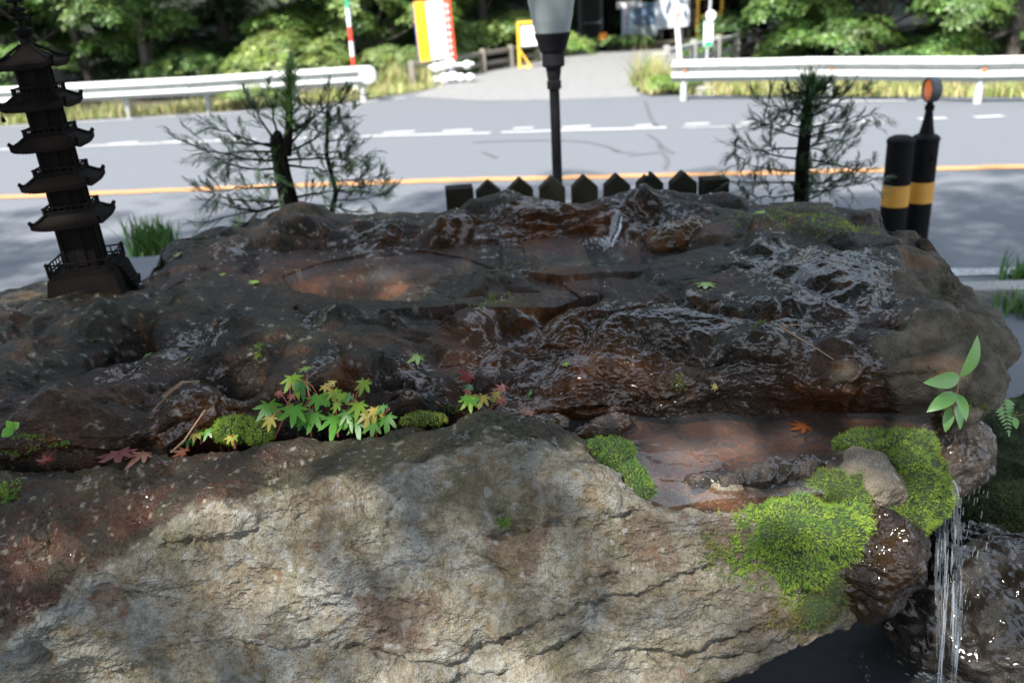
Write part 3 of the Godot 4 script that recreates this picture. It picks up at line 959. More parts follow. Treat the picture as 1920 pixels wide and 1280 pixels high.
func build_roadside() -> void:
	guardrail("white corrugated guardrail along the far left road edge, behind the pagoda", [Vector3(-13.326, 0.640, -17.197), Vector3(-10.403, 0.640, -17.097), Vector3(-8.475, 0.640, -16.967), Vector3(-5.635, 0.640, -16.774), Vector3(-3.606, 0.640, -16.990), Vector3(-2.367, 0.640, -17.075)], 0.64, [Vector3(-10.403, 0.640, -17.097), Vector3(-8.475, 0.640, -16.967), Vector3(-6.839, 0.640, -16.897), Vector3(-5.361, 0.640, -16.921), Vector3(-3.748, 0.640, -16.972), Vector3(-2.501, 0.640, -17.048)])
	var endcap := Geo.new()
	var e0 := Vector3(-2.367, 0.640, -17.075)
	endcap.lathe(Transform3D(Basis(Vector3.RIGHT, PI / 2), Vector3(e0.x, 0.475, e0.z + 0.06)), [Vector2(0, -0.03), Vector2(0.15, -0.03), Vector2(0.175, 0.0), Vector2(0.15, 0.05), Vector2(0, 0.06)], 20)
	var gl := get_node("guardrail") as Node3D
	part("end_cap", endcap.mesh(M.white_paint), gl, Transform3D(Basis(), -gl.position))
	guardrail("white rust-spotted guardrail along the far right road edge", [Vector3(2.843, 0.620, -14.601), Vector3(3.836, 0.620, -14.155), Vector3(4.672, 0.620, -13.817), Vector3(6.478, 0.620, -12.432), Vector3(8.291, 0.620, -11.711)], 0.62, [Vector3(2.966, 0.620, -14.504), Vector3(4.956, 0.620, -13.583), Vector3(6.579, 0.620, -12.348), Vector3(8.032, 0.620, -11.835)])
	# snow poles
	banded_pole("tall snow pole with red, white and green bands at the left guardrail end", Vector3(-2.861, 0.000, -18.635), [[0.45, M.white], [0.28, M.red], [0.28, M.white], [0.28, M.red], [0.34, M.sign_white], [0.3, M.green_paint], [0.4, M.white]], 0.04, Vector3(0.012, 0, 0))
	banded_pole("tall pale snow pole with red bands at the right guardrail end", Vector3(3.413, 0.000, -16.941), [[1.06, M.white], [0.2, M.red_faded], [0.28, M.white], [0.3, M.red_faded], [0.3, M.white]], 0.045, Vector3(-0.1, 0, 0))
	# the orange and white board
	var at := Vector3(-1.675, 0.381, -20.600)
	var t := thing("sign_board", "upright orange, white and red notice board beside the side road", "sign", Vector3(at.x, 0, at.z))
	var im := Image.create(160, 240, false, Image.FORMAT_RGB8)
	im.fill(Color(0.93, 0.93, 0.93))
	im.fill_rect(Rect2i(0, 0, 52, 240), Color(0.98, 0.66, 0.04))
	im.fill_rect(Rect2i(126, 0, 34, 240), Color(0.85, 0.10, 0.06))
	im.fill_rect(Rect2i(98, 0, 3, 240), Color(0.45, 0.42, 0.32))
	for k in 9:
		glyph(im, 30, 16 + k * 22, 16, Color(0.80, 0.36, 0.03))
		glyph(im, 10, 30 + k * 21, 10, Color(0.90, 0.50, 0.03))
	for k in 14:
		glyph(im, 62, 12 + k * 16, 9, Color(0.74, 0.76, 0.84))
		glyph(im, 80, 12 + k * 16, 8, Color(0.82, 0.80, 0.84))
	for k in 8:
		glyph(im, 132, 10 + k * 28, 20, Color(0.96, 0.93, 0.90))
	var r := Vector3(0.80, 0.02, -0.10)
	var u := Vector3(-0.04, 1.27, 0)
	var o := Vector3(0, at.y, 0)
	board(t, "panel", o, r, u, printed(im), M.orange_paint, 0.04)
	board(t, "back_panel", o + Vector3(-0.035, -0.02, -0.14), r * 0.95, u, M.blue_paint, M.blue_paint, 0.04)
	post(t, "post", Vector3(0.2, -0.1, -0.08), Vector3(0.17, at.y + 1.1, -0.08), 0.03, M.blue_paint)
	post(t, "post", Vector3(0.66, -0.1, -0.12), Vector3(0.62, at.y + 1.1, -0.12), 0.03, M.blue_paint)
	# white rounded road barrier under it
	var b0 := Vector3(-1.335, 0.000, -19.720)
	var wb := thing("road_barrier", "white rounded plastic road barrier under the orange and white board", "barrier", b0)
	for q in [[0.02, 0.08, 0.10], [0.22, 0.10, 0.13], [0.40, 0.13, 0.12], [0.56, 0.10, 0.10], [0.05, 0.33, 0.11], [0.2, 0.36, 0.10], [0.36, 0.40, 0.12], [0.72, 0.36, 0.09], [0.76, 0.10, 0.09]]:
		var s := Geo.new()
		var prof := []
		for k in 11:
			var a := -PI / 2 + PI * k / 10.0
			prof.append(Vector2(maxf(cos(a), 0.001) * q[2], sin(a) * q[2] * 0.95))
		s.lathe(Transform3D(Basis(), Vector3(q[0], q[1], 0.02 * sin(q[0] * 9))), prof, 16)
		part("body", s.mesh(M.white), wb)
	post(wb, "bar", Vector3(-0.1, 0.12, 0), Vector3(0.86, 0.12, 0), 0.03, M.white)
	post(wb, "bar", Vector3(-0.1, 0.36, 0), Vector3(0.86, 0.38, 0), 0.03, M.white)
	# wooden fence along the left of the side road
	var wf_feet := [Vector3(-1.766, 0.000, -19.401), Vector3(-1.006, 0.000, -20.875), Vector3(-0.304, 0.000, -22.094), Vector3(0.379, 0.000, -23.030), Vector3(1.152, 0.000, -24.394), Vector3(2.347, 0.000, -26.771)]
	var wf := thing("wooden_fence", "weathered two-rail wooden fence along the left of the side road", "fence", wf_feet[0])
	for k in wf_feet.size():
		var p: Vector3 = wf_feet[k] - wf_feet[0]
		var g := Geo.new()
		g.box(Transform3D(Basis(Vector3.UP, rnd(-0.1, 0.1)), p + Vector3(0, 0.22, 0)), Vector3(0.14, 0.62, 0.14), 0.02)
		part("post", g.mesh(M.old_wood), wf)
		if k:
			var q: Vector3 = wf_feet[k - 1] - wf_feet[0]
			for hgt in [0.19, 0.42]:
				var gg := Geo.new()
				var d := (p - q)
				gg.box(Transform3D(Basis.looking_at(d.normalized(), Vector3.UP), (p + q) * 0.5 + Vector3(0, hgt, 0.0)), Vector3(0.07, 0.10, d.length() - 0.15), 0.012)
				part("rail", gg.mesh(M.old_wood), wf)
	# white-railed bridge fence on the right
	var bf_feet := [Vector3(3.466, -0.000, -18.792), Vector3(4.286, 0.000, -20.091), Vector3(5.104, 0.000, -21.333), Vector3(5.819, 0.000, -22.338), Vector3(6.569, 0.000, -23.468)]
	var bf := thing("bridge_fence", "bridge fence with white rails and grey posts on the right of the side road", "fence", bf_feet[0])
	for k in bf_feet.size():
		var p: Vector3 = bf_feet[k] - bf_feet[0]
		var g := Geo.new()
		g.box(Transform3D(Basis(), p + Vector3(0, 0.25, 0)), Vector3(0.13, 0.66, 0.13), 0.015)
		part("post", g.mesh(M.concrete), bf)
		if k:
			var q: Vector3 = bf_feet[k - 1] - bf_feet[0]
			for hgt in [0.2, 0.46]:
				var gg := Geo.new()
				var d := (p - q)
				gg.box(Transform3D(Basis.looking_at(d.normalized(), Vector3.UP), (p + q) * 0.5 + Vector3(0, hgt, 0)), Vector3(0.07, 0.11, d.length() - 0.14), 0.015)
				part("rail", gg.mesh(M.white_paint), bf)
	# concrete stump in the grass
	var cs := Geo.new()
	cs.box(Transform3D(Basis(Vector3.UP, 0.2), Vector3(0, 0.2, 0)), Vector3(0.24, 0.5, 0.22), 0.02)
	single("concrete_post", cs.mesh(M.concrete), "square concrete stump in tall grass at the side road corner", "post", "", "", Transform3D(Basis(), Vector3(3.320, 0.000, -18.765)))
	# bus stop
	var bs := thing("bus_stop_sign", "bus stop sign with white disc and green-edged plate on a concrete foot", "sign", Vector3(3.498, 0.000, -15.425))
	var foot := Geo.new()
	foot.lathe(Transform3D(), [Vector2(0.0, -0.05), Vector2(0.2, -0.05), Vector2(0.2, -0.05), Vector2(0.19, 0.1), Vector2(0.16, 0.12), Vector2(0.0, 0.12)], 18)
	part("foot", foot.mesh(M.concrete), bs)
	post(bs, "pole", Vector3(0, 0.1, 0), Vector3(0.06, 1.62, 0), 0.022, M.steel)
	var disc := Geo.new()
	disc.lathe(Transform3D(Basis(Vector3.RIGHT, PI / 2), Vector3(0.06, 1.23, 0.03)), [Vector2(0, -0.012), Vector2(0.08, -0.012), Vector2(0.08, -0.012), Vector2(0.08, 0.012), Vector2(0.08, 0.012), Vector2(0, 0.012)], 20)
	part("disc", disc.mesh(M.white), bs)
	var pl := Image.create(40, 100, false, Image.FORMAT_RGB8)
	pl.fill(Color(0.86, 0.90, 0.97))
	pl.fill_rect(Rect2i(0, 0, 40, 8), Color(0.1, 0.5, 0.35))
	pl.fill_rect(Rect2i(0, 82, 40, 18), Color(0.05, 0.55, 0.35))
	for k in 6:
		pl.fill_rect(Rect2i(6, 16 + k * 10, 28, 2), Color(0.7, 0.75, 0.85))
	board(bs, "plate", Vector3(-0.045, 0.74, 0.03), Vector3(0.15, 0, 0), Vector3(0, 0.41, 0), printed(pl), M.white, 0.02)
	# yellow barrier frames
	var yf := thing("barrier_frame", "yellow pipe barrier holding a white sign with red writing, by the wooden fence", "barrier", Vector3(0.578, 0.000, -22.565))
	post(yf, "upright", Vector3(0, 0, 0), Vector3(0, 1.02, 0), 0.035, M.yellow_paint)
	post(yf, "upright", Vector3(0.7, 0, -0.25), Vector3(0.7, 1.02, -0.25), 0.035, M.yellow_paint)
	post(yf, "crossbar", Vector3(-0.02, 1.03, 0), Vector3(0.72, 1.03, -0.25), 0.04, M.yellow_paint)
	post(yf, "brace", Vector3(0.02, 0.42, 0), Vector3(0.27, 0.02, 0.12), 0.018, M.yellow_paint)
	post(yf, "brace", Vector3(0, 0.03, 0), Vector3(0.27, 0.02, 0.12), 0.018, M.yellow_paint)
	var rs := Image.create(120, 90, false, Image.FORMAT_RGB8)
	rs.fill(Color(0.95, 0.93, 0.92))
	for k in 5:
		glyph(rs, 6 + k * 22, 10, 18, Color(0.85, 0.2, 0.2))
		glyph(rs, 6 + k * 22, 50, 18, Color(0.88, 0.35, 0.35))
	board(yf, "panel", Vector3(0.07, 0.50, 0.03), Vector3(0.6, 0, -0.2), Vector3(0, 0.46, 0), printed(rs), M.white, 0.02)
	var y2 := Vector3(5.655, -0.005, -26.000)
	var yg := thing("barrier_frame", "empty yellow pipe barrier behind the bridge fence, beside the bus stop", "barrier", Vector3(y2.x, 0, y2.z))
	post(yg, "upright", Vector3(0, 0, 0), Vector3(0, 1.30, 0), 0.05, M.yellow_paint)
	post(yg, "upright", Vector3(0.66, 0, 0), Vector3(0.66, 1.36, 0), 0.05, M.yellow_paint)
	post(yg, "crossbar", Vector3(-0.03, 1.30, 0), Vector3(0.69, 1.38, 0), 0.055, M.yellow_paint)
	post(yg, "crossbar", Vector3(0, 0.82, 0), Vector3(0.66, 0.88, 0), 0.04, M.yellow_paint)
	# gate and notice boards at the far end of the side road
	var gp := Vector3(2.552, -0.057, -28.000)
	var gt := thing("mesh_gate", "dark steel mesh gate at the far end of the side road", "gate", Vector3(gp.x, 0, gp.z))
	for x in [0.0, 0.66]:
		post(gt, "post", Vector3(x, -0.1, 0), Vector3(x, 1.75, 0), 0.045, M.steel_dark)
	for y in [0.05, 0.74, 1.45]:
		post(gt, "crossbar", Vector3(0, y, 0), Vector3(0.66, y, 0), 0.03, M.steel_dark)
	var wires := Geo.new()
	for k in 9:
		wires.tube([Vector3(0.06 + k * 0.066, 0.05, 0), Vector3(0.06 + k * 0.066, 1.45, 0)], [0.006, 0.006], 4, false)
	for k in 16:
		wires.tube([Vector3(0, 0.1 + k * 0.088, 0), Vector3(0.66, 0.1 + k * 0.088, 0)], [0.006, 0.006], 4, false)
	part("wire_mesh", wires.mesh(M.steel_dark), gt)
	var hut := thing("shed", "dark brown timber shed at the end of the side road", "shed", Vector3(gp.x + 3.6, 0, -31.6))
	for k in 34:
		var pk := Geo.new()
		pk.box(Transform3D(Basis(), Vector3(-3.0 + k * 0.182, 1.6, rnd(-0.01, 0.01))), Vector3(0.172, 3.4, 0.03), 0.006)
		part("plank", pk.mesh(M.picket if k % 3 else M.dark_bark), hut)
	var roof := Geo.new()
	roof.box(Transform3D(Basis(Vector3.RIGHT, 0.2), Vector3(0.1, 3.4, -1.2)), Vector3(7.0, 0.1, 3.6), 0.01)
	part("roof", roof.mesh(M.steel_dark), hut)
	var side := Geo.new()
	side.box(Transform3D(Basis(), Vector3(0.1, 1.6, -1.3)), Vector3(6.0, 3.2, 2.4), 0.01)
	part("body", side.mesh(M.dark_bark), hut)
	var nb := thing("notice_board", "map board with a red-lettered strip and small white header, right of the mesh gate", "notice board", Vector3(0, 0, 0))
	var n0 := Vector3(3.944, 0.200, -29.000)
	nb.position = Vector3(n0.x, 0, n0.z)
	var mp := Image.create(128, 128, false, Image.FORMAT_RGB8)
	mp.fill(Color(0.36, 0.46, 0.56))
	for k in 60:
		mp.fill_rect(Rect2i(rng.randi() % 120, rng.randi() % 76, 4 + rng.randi() % 18, 3 + rng.randi() % 10), Color(0.20 + rng.randf() * 0.3, 0.30 + rng.randf() * 0.25, 0.42 + rng.randf() * 0.2))
	mp.fill_rect(Rect2i(0, 84, 128, 44), Color(0.60, 0.64, 0.64))
	mp.fill_rect(Rect2i(0, 76, 128, 6), Color(0.15, 0.22, 0.35))
	board(nb, "map_panel", Vector3(0.34, n0.y, 0), Vector3(0.80, 0, 0), Vector3(0, 1.0, 0), printed(mp), M.steel, 0.03)
	var st := Image.create(48, 128, false, Image.FORMAT_RGB8)
	st.fill(Color(0.68, 0.78, 0.84))
	for k in 5:
		glyph(st, 12, 6 + k * 24, 20, Color(0.72, 0.22, 0.18))
	board(nb, "lettered_strip", Vector3(0.0, n0.y - 0.05, 0.02), Vector3(0.36, 0, 0), Vector3(0, 0.92, 0), printed(st), M.steel, 0.03)
	board(nb, "header", Vector3(-0.16, n0.y + 0.86, 0.08), Vector3(0.76, 0.02, 0), Vector3(0, 0.2, 0), M.white, M.white, 0.03)
	for x in [0.1, 0.7]:
		post(nb, "post", Vector3(x, -0.1, -0.05), Vector3(x, n0.y + 0.9, -0.05), 0.03, M.steel_dark)
	var wbp := Vector3(4.747, 0.476, -27.600)
	var wn := thing("white_board", "blank bluish-white notice board in front of the shed", "notice board", Vector3(wbp.x, 0, wbp.z))
	board(wn, "panel", Vector3(0, wbp.y, 0), Vector3(1.0, 0.04, 0), Vector3(0, 0.80, 0), M.sign_white, M.sign_white, 0.03)
	for x in [0.2, 0.8]:
		post(wn, "post", Vector3(x, -0.1, -0.06), Vector3(x, wbp.y + 0.7, -0.06), 0.03, M.steel_dark)
	var op := Geo.new()
	op.tube([Vector3(0, 0, 0), Vector3(0, 0.26, 0), Vector3(0, 0.265, 0)], [0.09, 0.09, 0.09], 12)
	var opt := thing("marker_post", "short marker post with an orange top beside the mesh gate", "post", Vector3(3.105, 0.000, -26.809))
	part("base", op.mesh(M.dark_bark), opt)
	var oq := Geo.new()
	oq.tube([Vector3(0, 0.262, 0), Vector3(0, 0.50, 0)], [0.115, 0.115], 12)
	part("cap", oq.mesh(M.orange_paint), opt)
	var up := Geo.new()
	up.tube([Vector3(0, -0.1, 0), Vector3(0, 7, 0)], [0.09, 0.075], 12)
	var ub := Vector3(7.408, 0.281, -27.000)
	single("utility_pole", up.mesh(M.steel), "grey utility pole at the right end of the bridge fence", "pole", "", "", Transform3D(Basis(), Vector3(ub.x, 0, ub.z)))


# --- boulders: a cage of corner points, smoothed, then roughened ---
func cr(a: Vector3, b: Vector3, c: Vector3, d: Vector3, t: float) -> Vector3:
	var t2 := t * t
	var t3 := t2 * t
	return 0.5 * (2.0 * b + (c - a) * t + (2.0 * a - 5.0 * b + 4.0 * c - d) * t2 + (3.0 * b - a - 3.0 * c + d) * t3)


# cols: one array of points per column; segs: steps between rows; returns {P, N, V (row position), U (column position), nu, nv}
func patch(cols: Array, segs: Array, usteps: Array, flip := false) -> Dictionary:
	var nr: int = cols[0].size()
	var nc: int = cols.size()
	var upos := PackedFloat32Array()
	for k in nc - 1:
		for s in usteps[k]:
			upos.append(k + s / float(usteps[k]))
	upos.append(nc - 1)
	var vpos := PackedFloat32Array()
	for k in nr - 1:
		for s in segs[k]:
			vpos.append(k + s / float(segs[k]))
	vpos.append(nr - 1)
	var nu := upos.size()
	var nv := vpos.size()
	var rows := []
	for r in nr:
		var line := PackedVector3Array()
		line.resize(nu)
		for i in nu:
			var k := mini(int(upos[i]), nc - 2)
			line[i] = cr(cols[maxi(k - 1, 0)][r], cols[k][r], cols[k + 1][r], cols[mini(k + 2, nc - 1)][r], upos[i] - k)
		rows.append(line)
	var P := PackedVector3Array()
	P.resize(nu * nv)
	for j in nv:
		var k := mini(int(vpos[j]), nr - 2)
		var a: PackedVector3Array = rows[maxi(k - 1, 0)]
		var b: PackedVector3Array = rows[k]
		var c: PackedVector3Array = rows[k + 1]
		var d: PackedVector3Array = rows[mini(k + 2, nr - 1)]
		var t := vpos[j] - k
		for i in nu:
			P[j * nu + i] = cr(a[i], b[i], c[i], d[i], t)
	return {"P": P, "N": grid_normals(P, nu, nv, flip), "U": upos, "V": vpos, "nu": nu, "nv": nv, "flip": flip}


func grid_normals(P: PackedVector3Array, nu: int, nv: int, flip := false) -> PackedVector3Array:
	var N := PackedVector3Array()
	N.resize(nu * nv)
	for j in nv:
		var j0 := maxi(j - 1, 0) * nu
		var j1 := mini(j + 1, nv - 1) * nu
		var r := j * nu
		for i in nu:
			var du := P[r + mini(i + 1, nu - 1)] - P[r + maxi(i - 1, 0)]
			var dv := P[j1 + i] - P[j0 + i]
			N[r + i] = dv.cross(du).normalized() if flip else du.cross(dv).normalized()
	return N


# bumps: [centre, radius, height along up-ish normal]; cracks: [points, width, depth]
func roughen(s: Dictionary, bumps: Array, cracks: Array, amp: Vector4, strata: Vector3, plates := 0.0, bump_gain := 1.0) -> void:
	var P: PackedVector3Array = s.P
	var N: PackedVector3Array = s.N
	var big: FastNoiseLite = noise.big
	var ridge: FastNoiseLite = noise.ridge
	var cell: FastNoiseLite = noise.cell
	var fine: FastNoiseLite = noise.fine
	var grit: FastNoiseLite = noise.grit
	for i in P.size():
		var p := P[i]
		for b in bumps:
			var c: Vector3 = b[0]
			var q: float = c.distance_squared_to(p) / (b[1] * b[1])
			if q < 4.0:
				P[i] += (Vector3.UP * 0.6 + N[i] * 0.4) * b[2] * bump_gain * exp(-2.2 * q)
	N = grid_normals(P, s.nu, s.nv, s.flip)
	# broad swells, plates and cracks first; then the finer relief on the new surface
	var out := P.duplicate()
	for i in P.size():
		var p := P[i]
		var q := p * strata
		var w := big.get_noise_3dv(q)
		var d := amp.x * w
		q += Vector3.ONE * w * 0.12
		if plates > 0.0:
			var e: float = noise.plate.get_noise_3dv(q)
			d -= plates * pow(1.0 - sstep(-1.0, -0.55, e), 2.0)
			d += plates * 0.35 * e
		d += amp.y * 0.6 * (ridge.get_noise_3dv(q) - 0.2)
		for k in cracks:
			var box: AABB = k[3]
			if box.has_point(p):
				var pts: Array = k[0]
				var best := 9.0
				for m in pts.size() - 1:
					var a: Vector3 = pts[m]
					var e: Vector3 = pts[m + 1] - a
					var t := clampf((p - a).dot(e) / e.length_squared(), 0.0, 1.0)
					var o := p - a - e * t
					best = minf(best, Vector2(o.y, Vector2(o.x, o.z).length() * 0.35).length())
				best = absf(best + fine.get_noise_3dv(p * 0.6) * 0.008)
				if best < k[1] * 3.0:
					d -= k[2] * exp(-pow(best / k[1], 2.0))
		out[i] = p + N[i] * d
	N = grid_normals(out, s.nu, s.nv, s.flip)
	for i in P.size():
		var p := out[i]
		var q := p * strata
		var d := amp.y * 0.6 * (ridge.get_noise_3dv(q * 2.1) - 0.2)
		d += amp.z * (cell.get_noise_3dv(q) + 0.35)
		var worn := 0.38 + 0.62 * sstep(-0.05, 0.35, noise.tone.get_noise_3dv(p * 0.9 + Vector3(3.1, 0.7, 5.2)))
		d += amp.w * worn * fine.get_noise_3dv(q) + amp.w * 0.38 * worn * grit.get_noise_3dv(p)
		out[i] = p + N[i] * d
	s.P = out
	s.N = grid_normals(out, s.nu, s.nv, s.flip)


func crack(pts: Array, width: float, depth: float) -> Array:
	var b := AABB(pts[0], Vector3.ZERO)
	for p in pts:
		b = b.expand(p)
	return [pts, width * 0.85, depth * 0.68, b.grow(0.06)]


# col.a holds the wetness; faces go to the wet, damp or dry material by it
func rock_mesh(s: Dictionary, col: PackedColorArray) -> ArrayMesh:
	var P: PackedVector3Array = s.P
	var nu: int = s.nu
	var nv: int = s.nv
	var sets := [PackedInt32Array(), PackedInt32Array(), PackedInt32Array()]
	for j in nv - 1:
		for i in nu - 1:
			var a := j * nu + i
			var w := col[a].a
			var k := 0 if w > 0.5 else 1 if w > 0.25 else 2
			if s.flip:
				sets[k].append_array(PackedInt32Array([a, a + 1, a + nu, a + 1, a + nu + 1, a + nu]))
			else:
				sets[k].append_array(PackedInt32Array([a, a + nu, a + 1, a + 1, a + nu, a + nu + 1]))
	var am := ArrayMesh.new()
	for k in 3:
		if sets[k].is_empty():
			continue
		# only the vertices this part uses
		var map := {}
		var v := PackedVector3Array()
		var n := PackedVector3Array()
		var c := PackedColorArray()
		var ix: PackedInt32Array = sets[k]
		var remap := PackedInt32Array()
		remap.resize(P.size())
		remap.fill(-1)
		for m in ix.size():
			var o := ix[m]
			if remap[o] < 0:
				remap[o] = v.size()
				v.append(P[o])
				n.append(s.N[o])
				var cc := col[o]
				cc.a = 1.0
				c.append(cc)
			ix[m] = remap[o]
		var arr := []
		arr.resize(Mesh.ARRAY_MAX)
		arr[Mesh.ARRAY_VERTEX] = v
		arr[Mesh.ARRAY_NORMAL] = n
		arr[Mesh.ARRAY_COLOR] = c
		arr[Mesh.ARRAY_INDEX] = ix
		am.add_surface_from_arrays(Mesh.PRIMITIVE_TRIANGLES, arr)
		am.surface_set_material(am.get_surface_count() - 1, [M.wet, M.damp, M.dry][k])
	return am


# the highest point of a boulder near p, seen from above, with its normal
func on_rock(s: Dictionary, p: Vector3, search := 0.05) -> Array:
	var P: PackedVector3Array = s.P
	var best := 1e9
	var at := -1
	var step := 2
	for i in range(0, P.size(), step):
		var d := P[i] - p
		if absf(d.x) < search and absf(d.z) < search:
			var q := d.x * d.x + d.z * d.z + d.y * d.y * 0.15
			if q < best:
				best = q
				at = i
	if at < 0:
		return [p, Vector3.UP]
	return [P[at], s.N[at]]


func blend(a: Color, b: Color, t: float) -> Color:
	return a.lerp(b, clampf(t, 0.0, 1.0))


func near_any(p: Vector3, list: Array) -> float:
	var m := 0.0
	for b in list:
		var q: float = b[0].distance_squared_to(p) / (b[1] * b[1])
		if q < 6.0:
			m = maxf(m, exp(-q) * b[2])
	return m


func build_rear_boulder() -> void:
	var cols := [
		[Vector3(-1.517, 0.840, -1.825), Vector3(-1.532, 0.920, -1.885), Vector3(-1.624, 0.950, -2.040), Vector3(-1.732, 0.970, -2.213), Vector3(-1.877, 0.970, -2.432), Vector3(-2.012, 0.970, -2.637), Vector3(-2.153, 0.960, -2.845)],
		[Vector3(-1.194, 0.850, -1.824), Vector3(-1.199, 0.920, -1.871), Vector3(-1.270, 0.950, -2.023), Vector3(-1.354, 0.975, -2.200), Vector3(-1.470, 0.980, -2.427), Vector3(-1.589, 0.970, -2.653), Vector3(-1.728, 0.950, -2.911)],
		[Vector3(-0.951, 0.845, -1.830), Vector3(-0.953, 0.910, -1.887), Vector3(-0.995, 0.940, -2.023), Vector3(-1.085, 0.945, -2.270), Vector3(-1.136, 0.980, -2.438), Vector3(-1.193, 0.990, -2.611), Vector3(-1.276, 0.970, -2.834)],
		[Vector3(-0.794, 0.845, -1.842), Vector3(-0.798, 0.910, -1.909), Vector3(-0.821, 0.950, -2.024), Vector3(-0.884, 0.965, -2.247), Vector3(-0.936, 1.000, -2.453), Vector3(-1.077, 0.975, -2.770), Vector3(-1.206, 1.020, -3.074)],
		[Vector3(-0.609, 0.840, -1.892), Vector3(-0.600, 0.910, -1.956), Vector3(-0.610, 0.955, -2.083), Vector3(-0.630, 0.995, -2.229), Vector3(-0.666, 1.000, -2.425), Vector3(-0.778, 0.960, -2.818), Vector3(-0.927, 1.060, -3.270)],
		[Vector3(-0.344, 0.840, -1.911), Vector3(-0.345, 0.900, -1.973), Vector3(-0.352, 0.945, -2.068), Vector3(-0.363, 0.985, -2.192), Vector3(-0.383, 0.990, -2.358), Vector3(-0.468, 0.955, -2.863), Vector3(-0.493, 1.060, -3.149)],
		[Vector3(-0.115, 0.835, -1.943), Vector3(-0.100, 0.880, -2.030), Vector3(-0.092, 0.920, -2.124), Vector3(-0.090, 0.965, -2.220), Vector3(-0.091, 0.985, -2.381), Vector3(-0.110, 0.965, -2.902), Vector3(-0.106, 1.080, -3.117)],
		[Vector3(0.067, 0.820, -1.935), Vector3(0.086, 0.860, -2.016), Vector3(0.107, 0.900, -2.107), Vector3(0.128, 0.955, -2.191), Vector3(0.157, 0.980, -2.375), Vector3(0.200, 0.960, -2.934), Vector3(0.194, 1.090, -3.047)],
		[Vector3(0.287, 0.800, -1.932), Vector3(0.301, 0.870, -1.981), Vector3(0.322, 0.930, -2.073), Vector3(0.339, 0.990, -2.183), Vector3(0.374, 1.020, -2.407), Vector3(0.432, 0.980, -2.782), Vector3(0.481, 1.100, -3.098)],
		[Vector3(0.481, 0.790, -1.927), Vector3(0.485, 0.890, -1.927), Vector3(0.502, 0.970, -1.983), Vector3(0.536, 1.020, -2.106), Vector3(0.598, 1.045, -2.333), Vector3(0.672, 1.050, -2.605), Vector3(0.741, 1.090, -2.924)],
		[Vector3(0.674, 0.790, -1.917), Vector3(0.669, 0.910, -1.888), Vector3(0.697, 0.985, -1.949), Vector3(0.750, 1.030, -2.101), Vector3(0.824, 1.055, -2.306), Vector3(0.909, 1.070, -2.540), Vector3(1.037, 1.080, -2.845)],
		[Vector3(0.864, 0.790, -1.907), Vector3(0.858, 0.910, -1.861), Vector3(0.886, 0.980, -1.915), Vector3(0.933, 1.020, -2.038), Vector3(0.995, 1.045, -2.208), Vector3(1.079, 1.060, -2.450), Vector3(1.185, 1.060, -2.731)],
		[Vector3(1.001, 0.780, -1.867), Vector3(0.993, 0.890, -1.827), Vector3(1.014, 0.960, -1.863), Vector3(1.055, 1.000, -1.959), Vector3(1.121, 1.020, -2.128), Vector3(1.188, 1.030, -2.316), Vector3(1.246, 1.030, -2.488)],
		[Vector3(1.117, 0.760, -1.864), Vector3(1.112, 0.860, -1.846), Vector3(1.128, 0.920, -1.877), Vector3(1.158, 0.955, -1.953), Vector3(1.186, 0.970, -2.055), Vector3(1.206, 0.985, -2.173), Vector3(1.225, 0.990, -2.300)],
		[Vector3(1.189, 0.740, -1.951), Vector3(1.235, 0.800, -1.988), Vector3(1.256, 0.850, -2.021), Vector3(1.284, 0.880, -2.085), Vector3(1.292, 0.900, -2.147), Vector3(1.277, 0.920, -2.218), Vector3(1.280, 0.920, -2.350)],
	]
	for c in cols:
		c.push_front(c[0] + Vector3(0, -0.42, -0.16))
		c[1] += Vector3(0, -0.02, -0.02)
		c.append(c[-1] + Vector3(0.0, -0.11, -0.17))
		c.append(c[-1] + Vector3(0.0, -0.85, -0.10))
	var endc := []
	for p in cols[-1]:
		endc.append(p + Vector3(-0.07, -0.30, -0.10))
	cols.append(endc)
	var s := patch(cols, [14, 74, 70, 66, 58, 56, 70, 26, 10], [40, 52, 44, 52, 60, 58, 46, 52, 50, 50, 50, 46, 40, 26, 16])
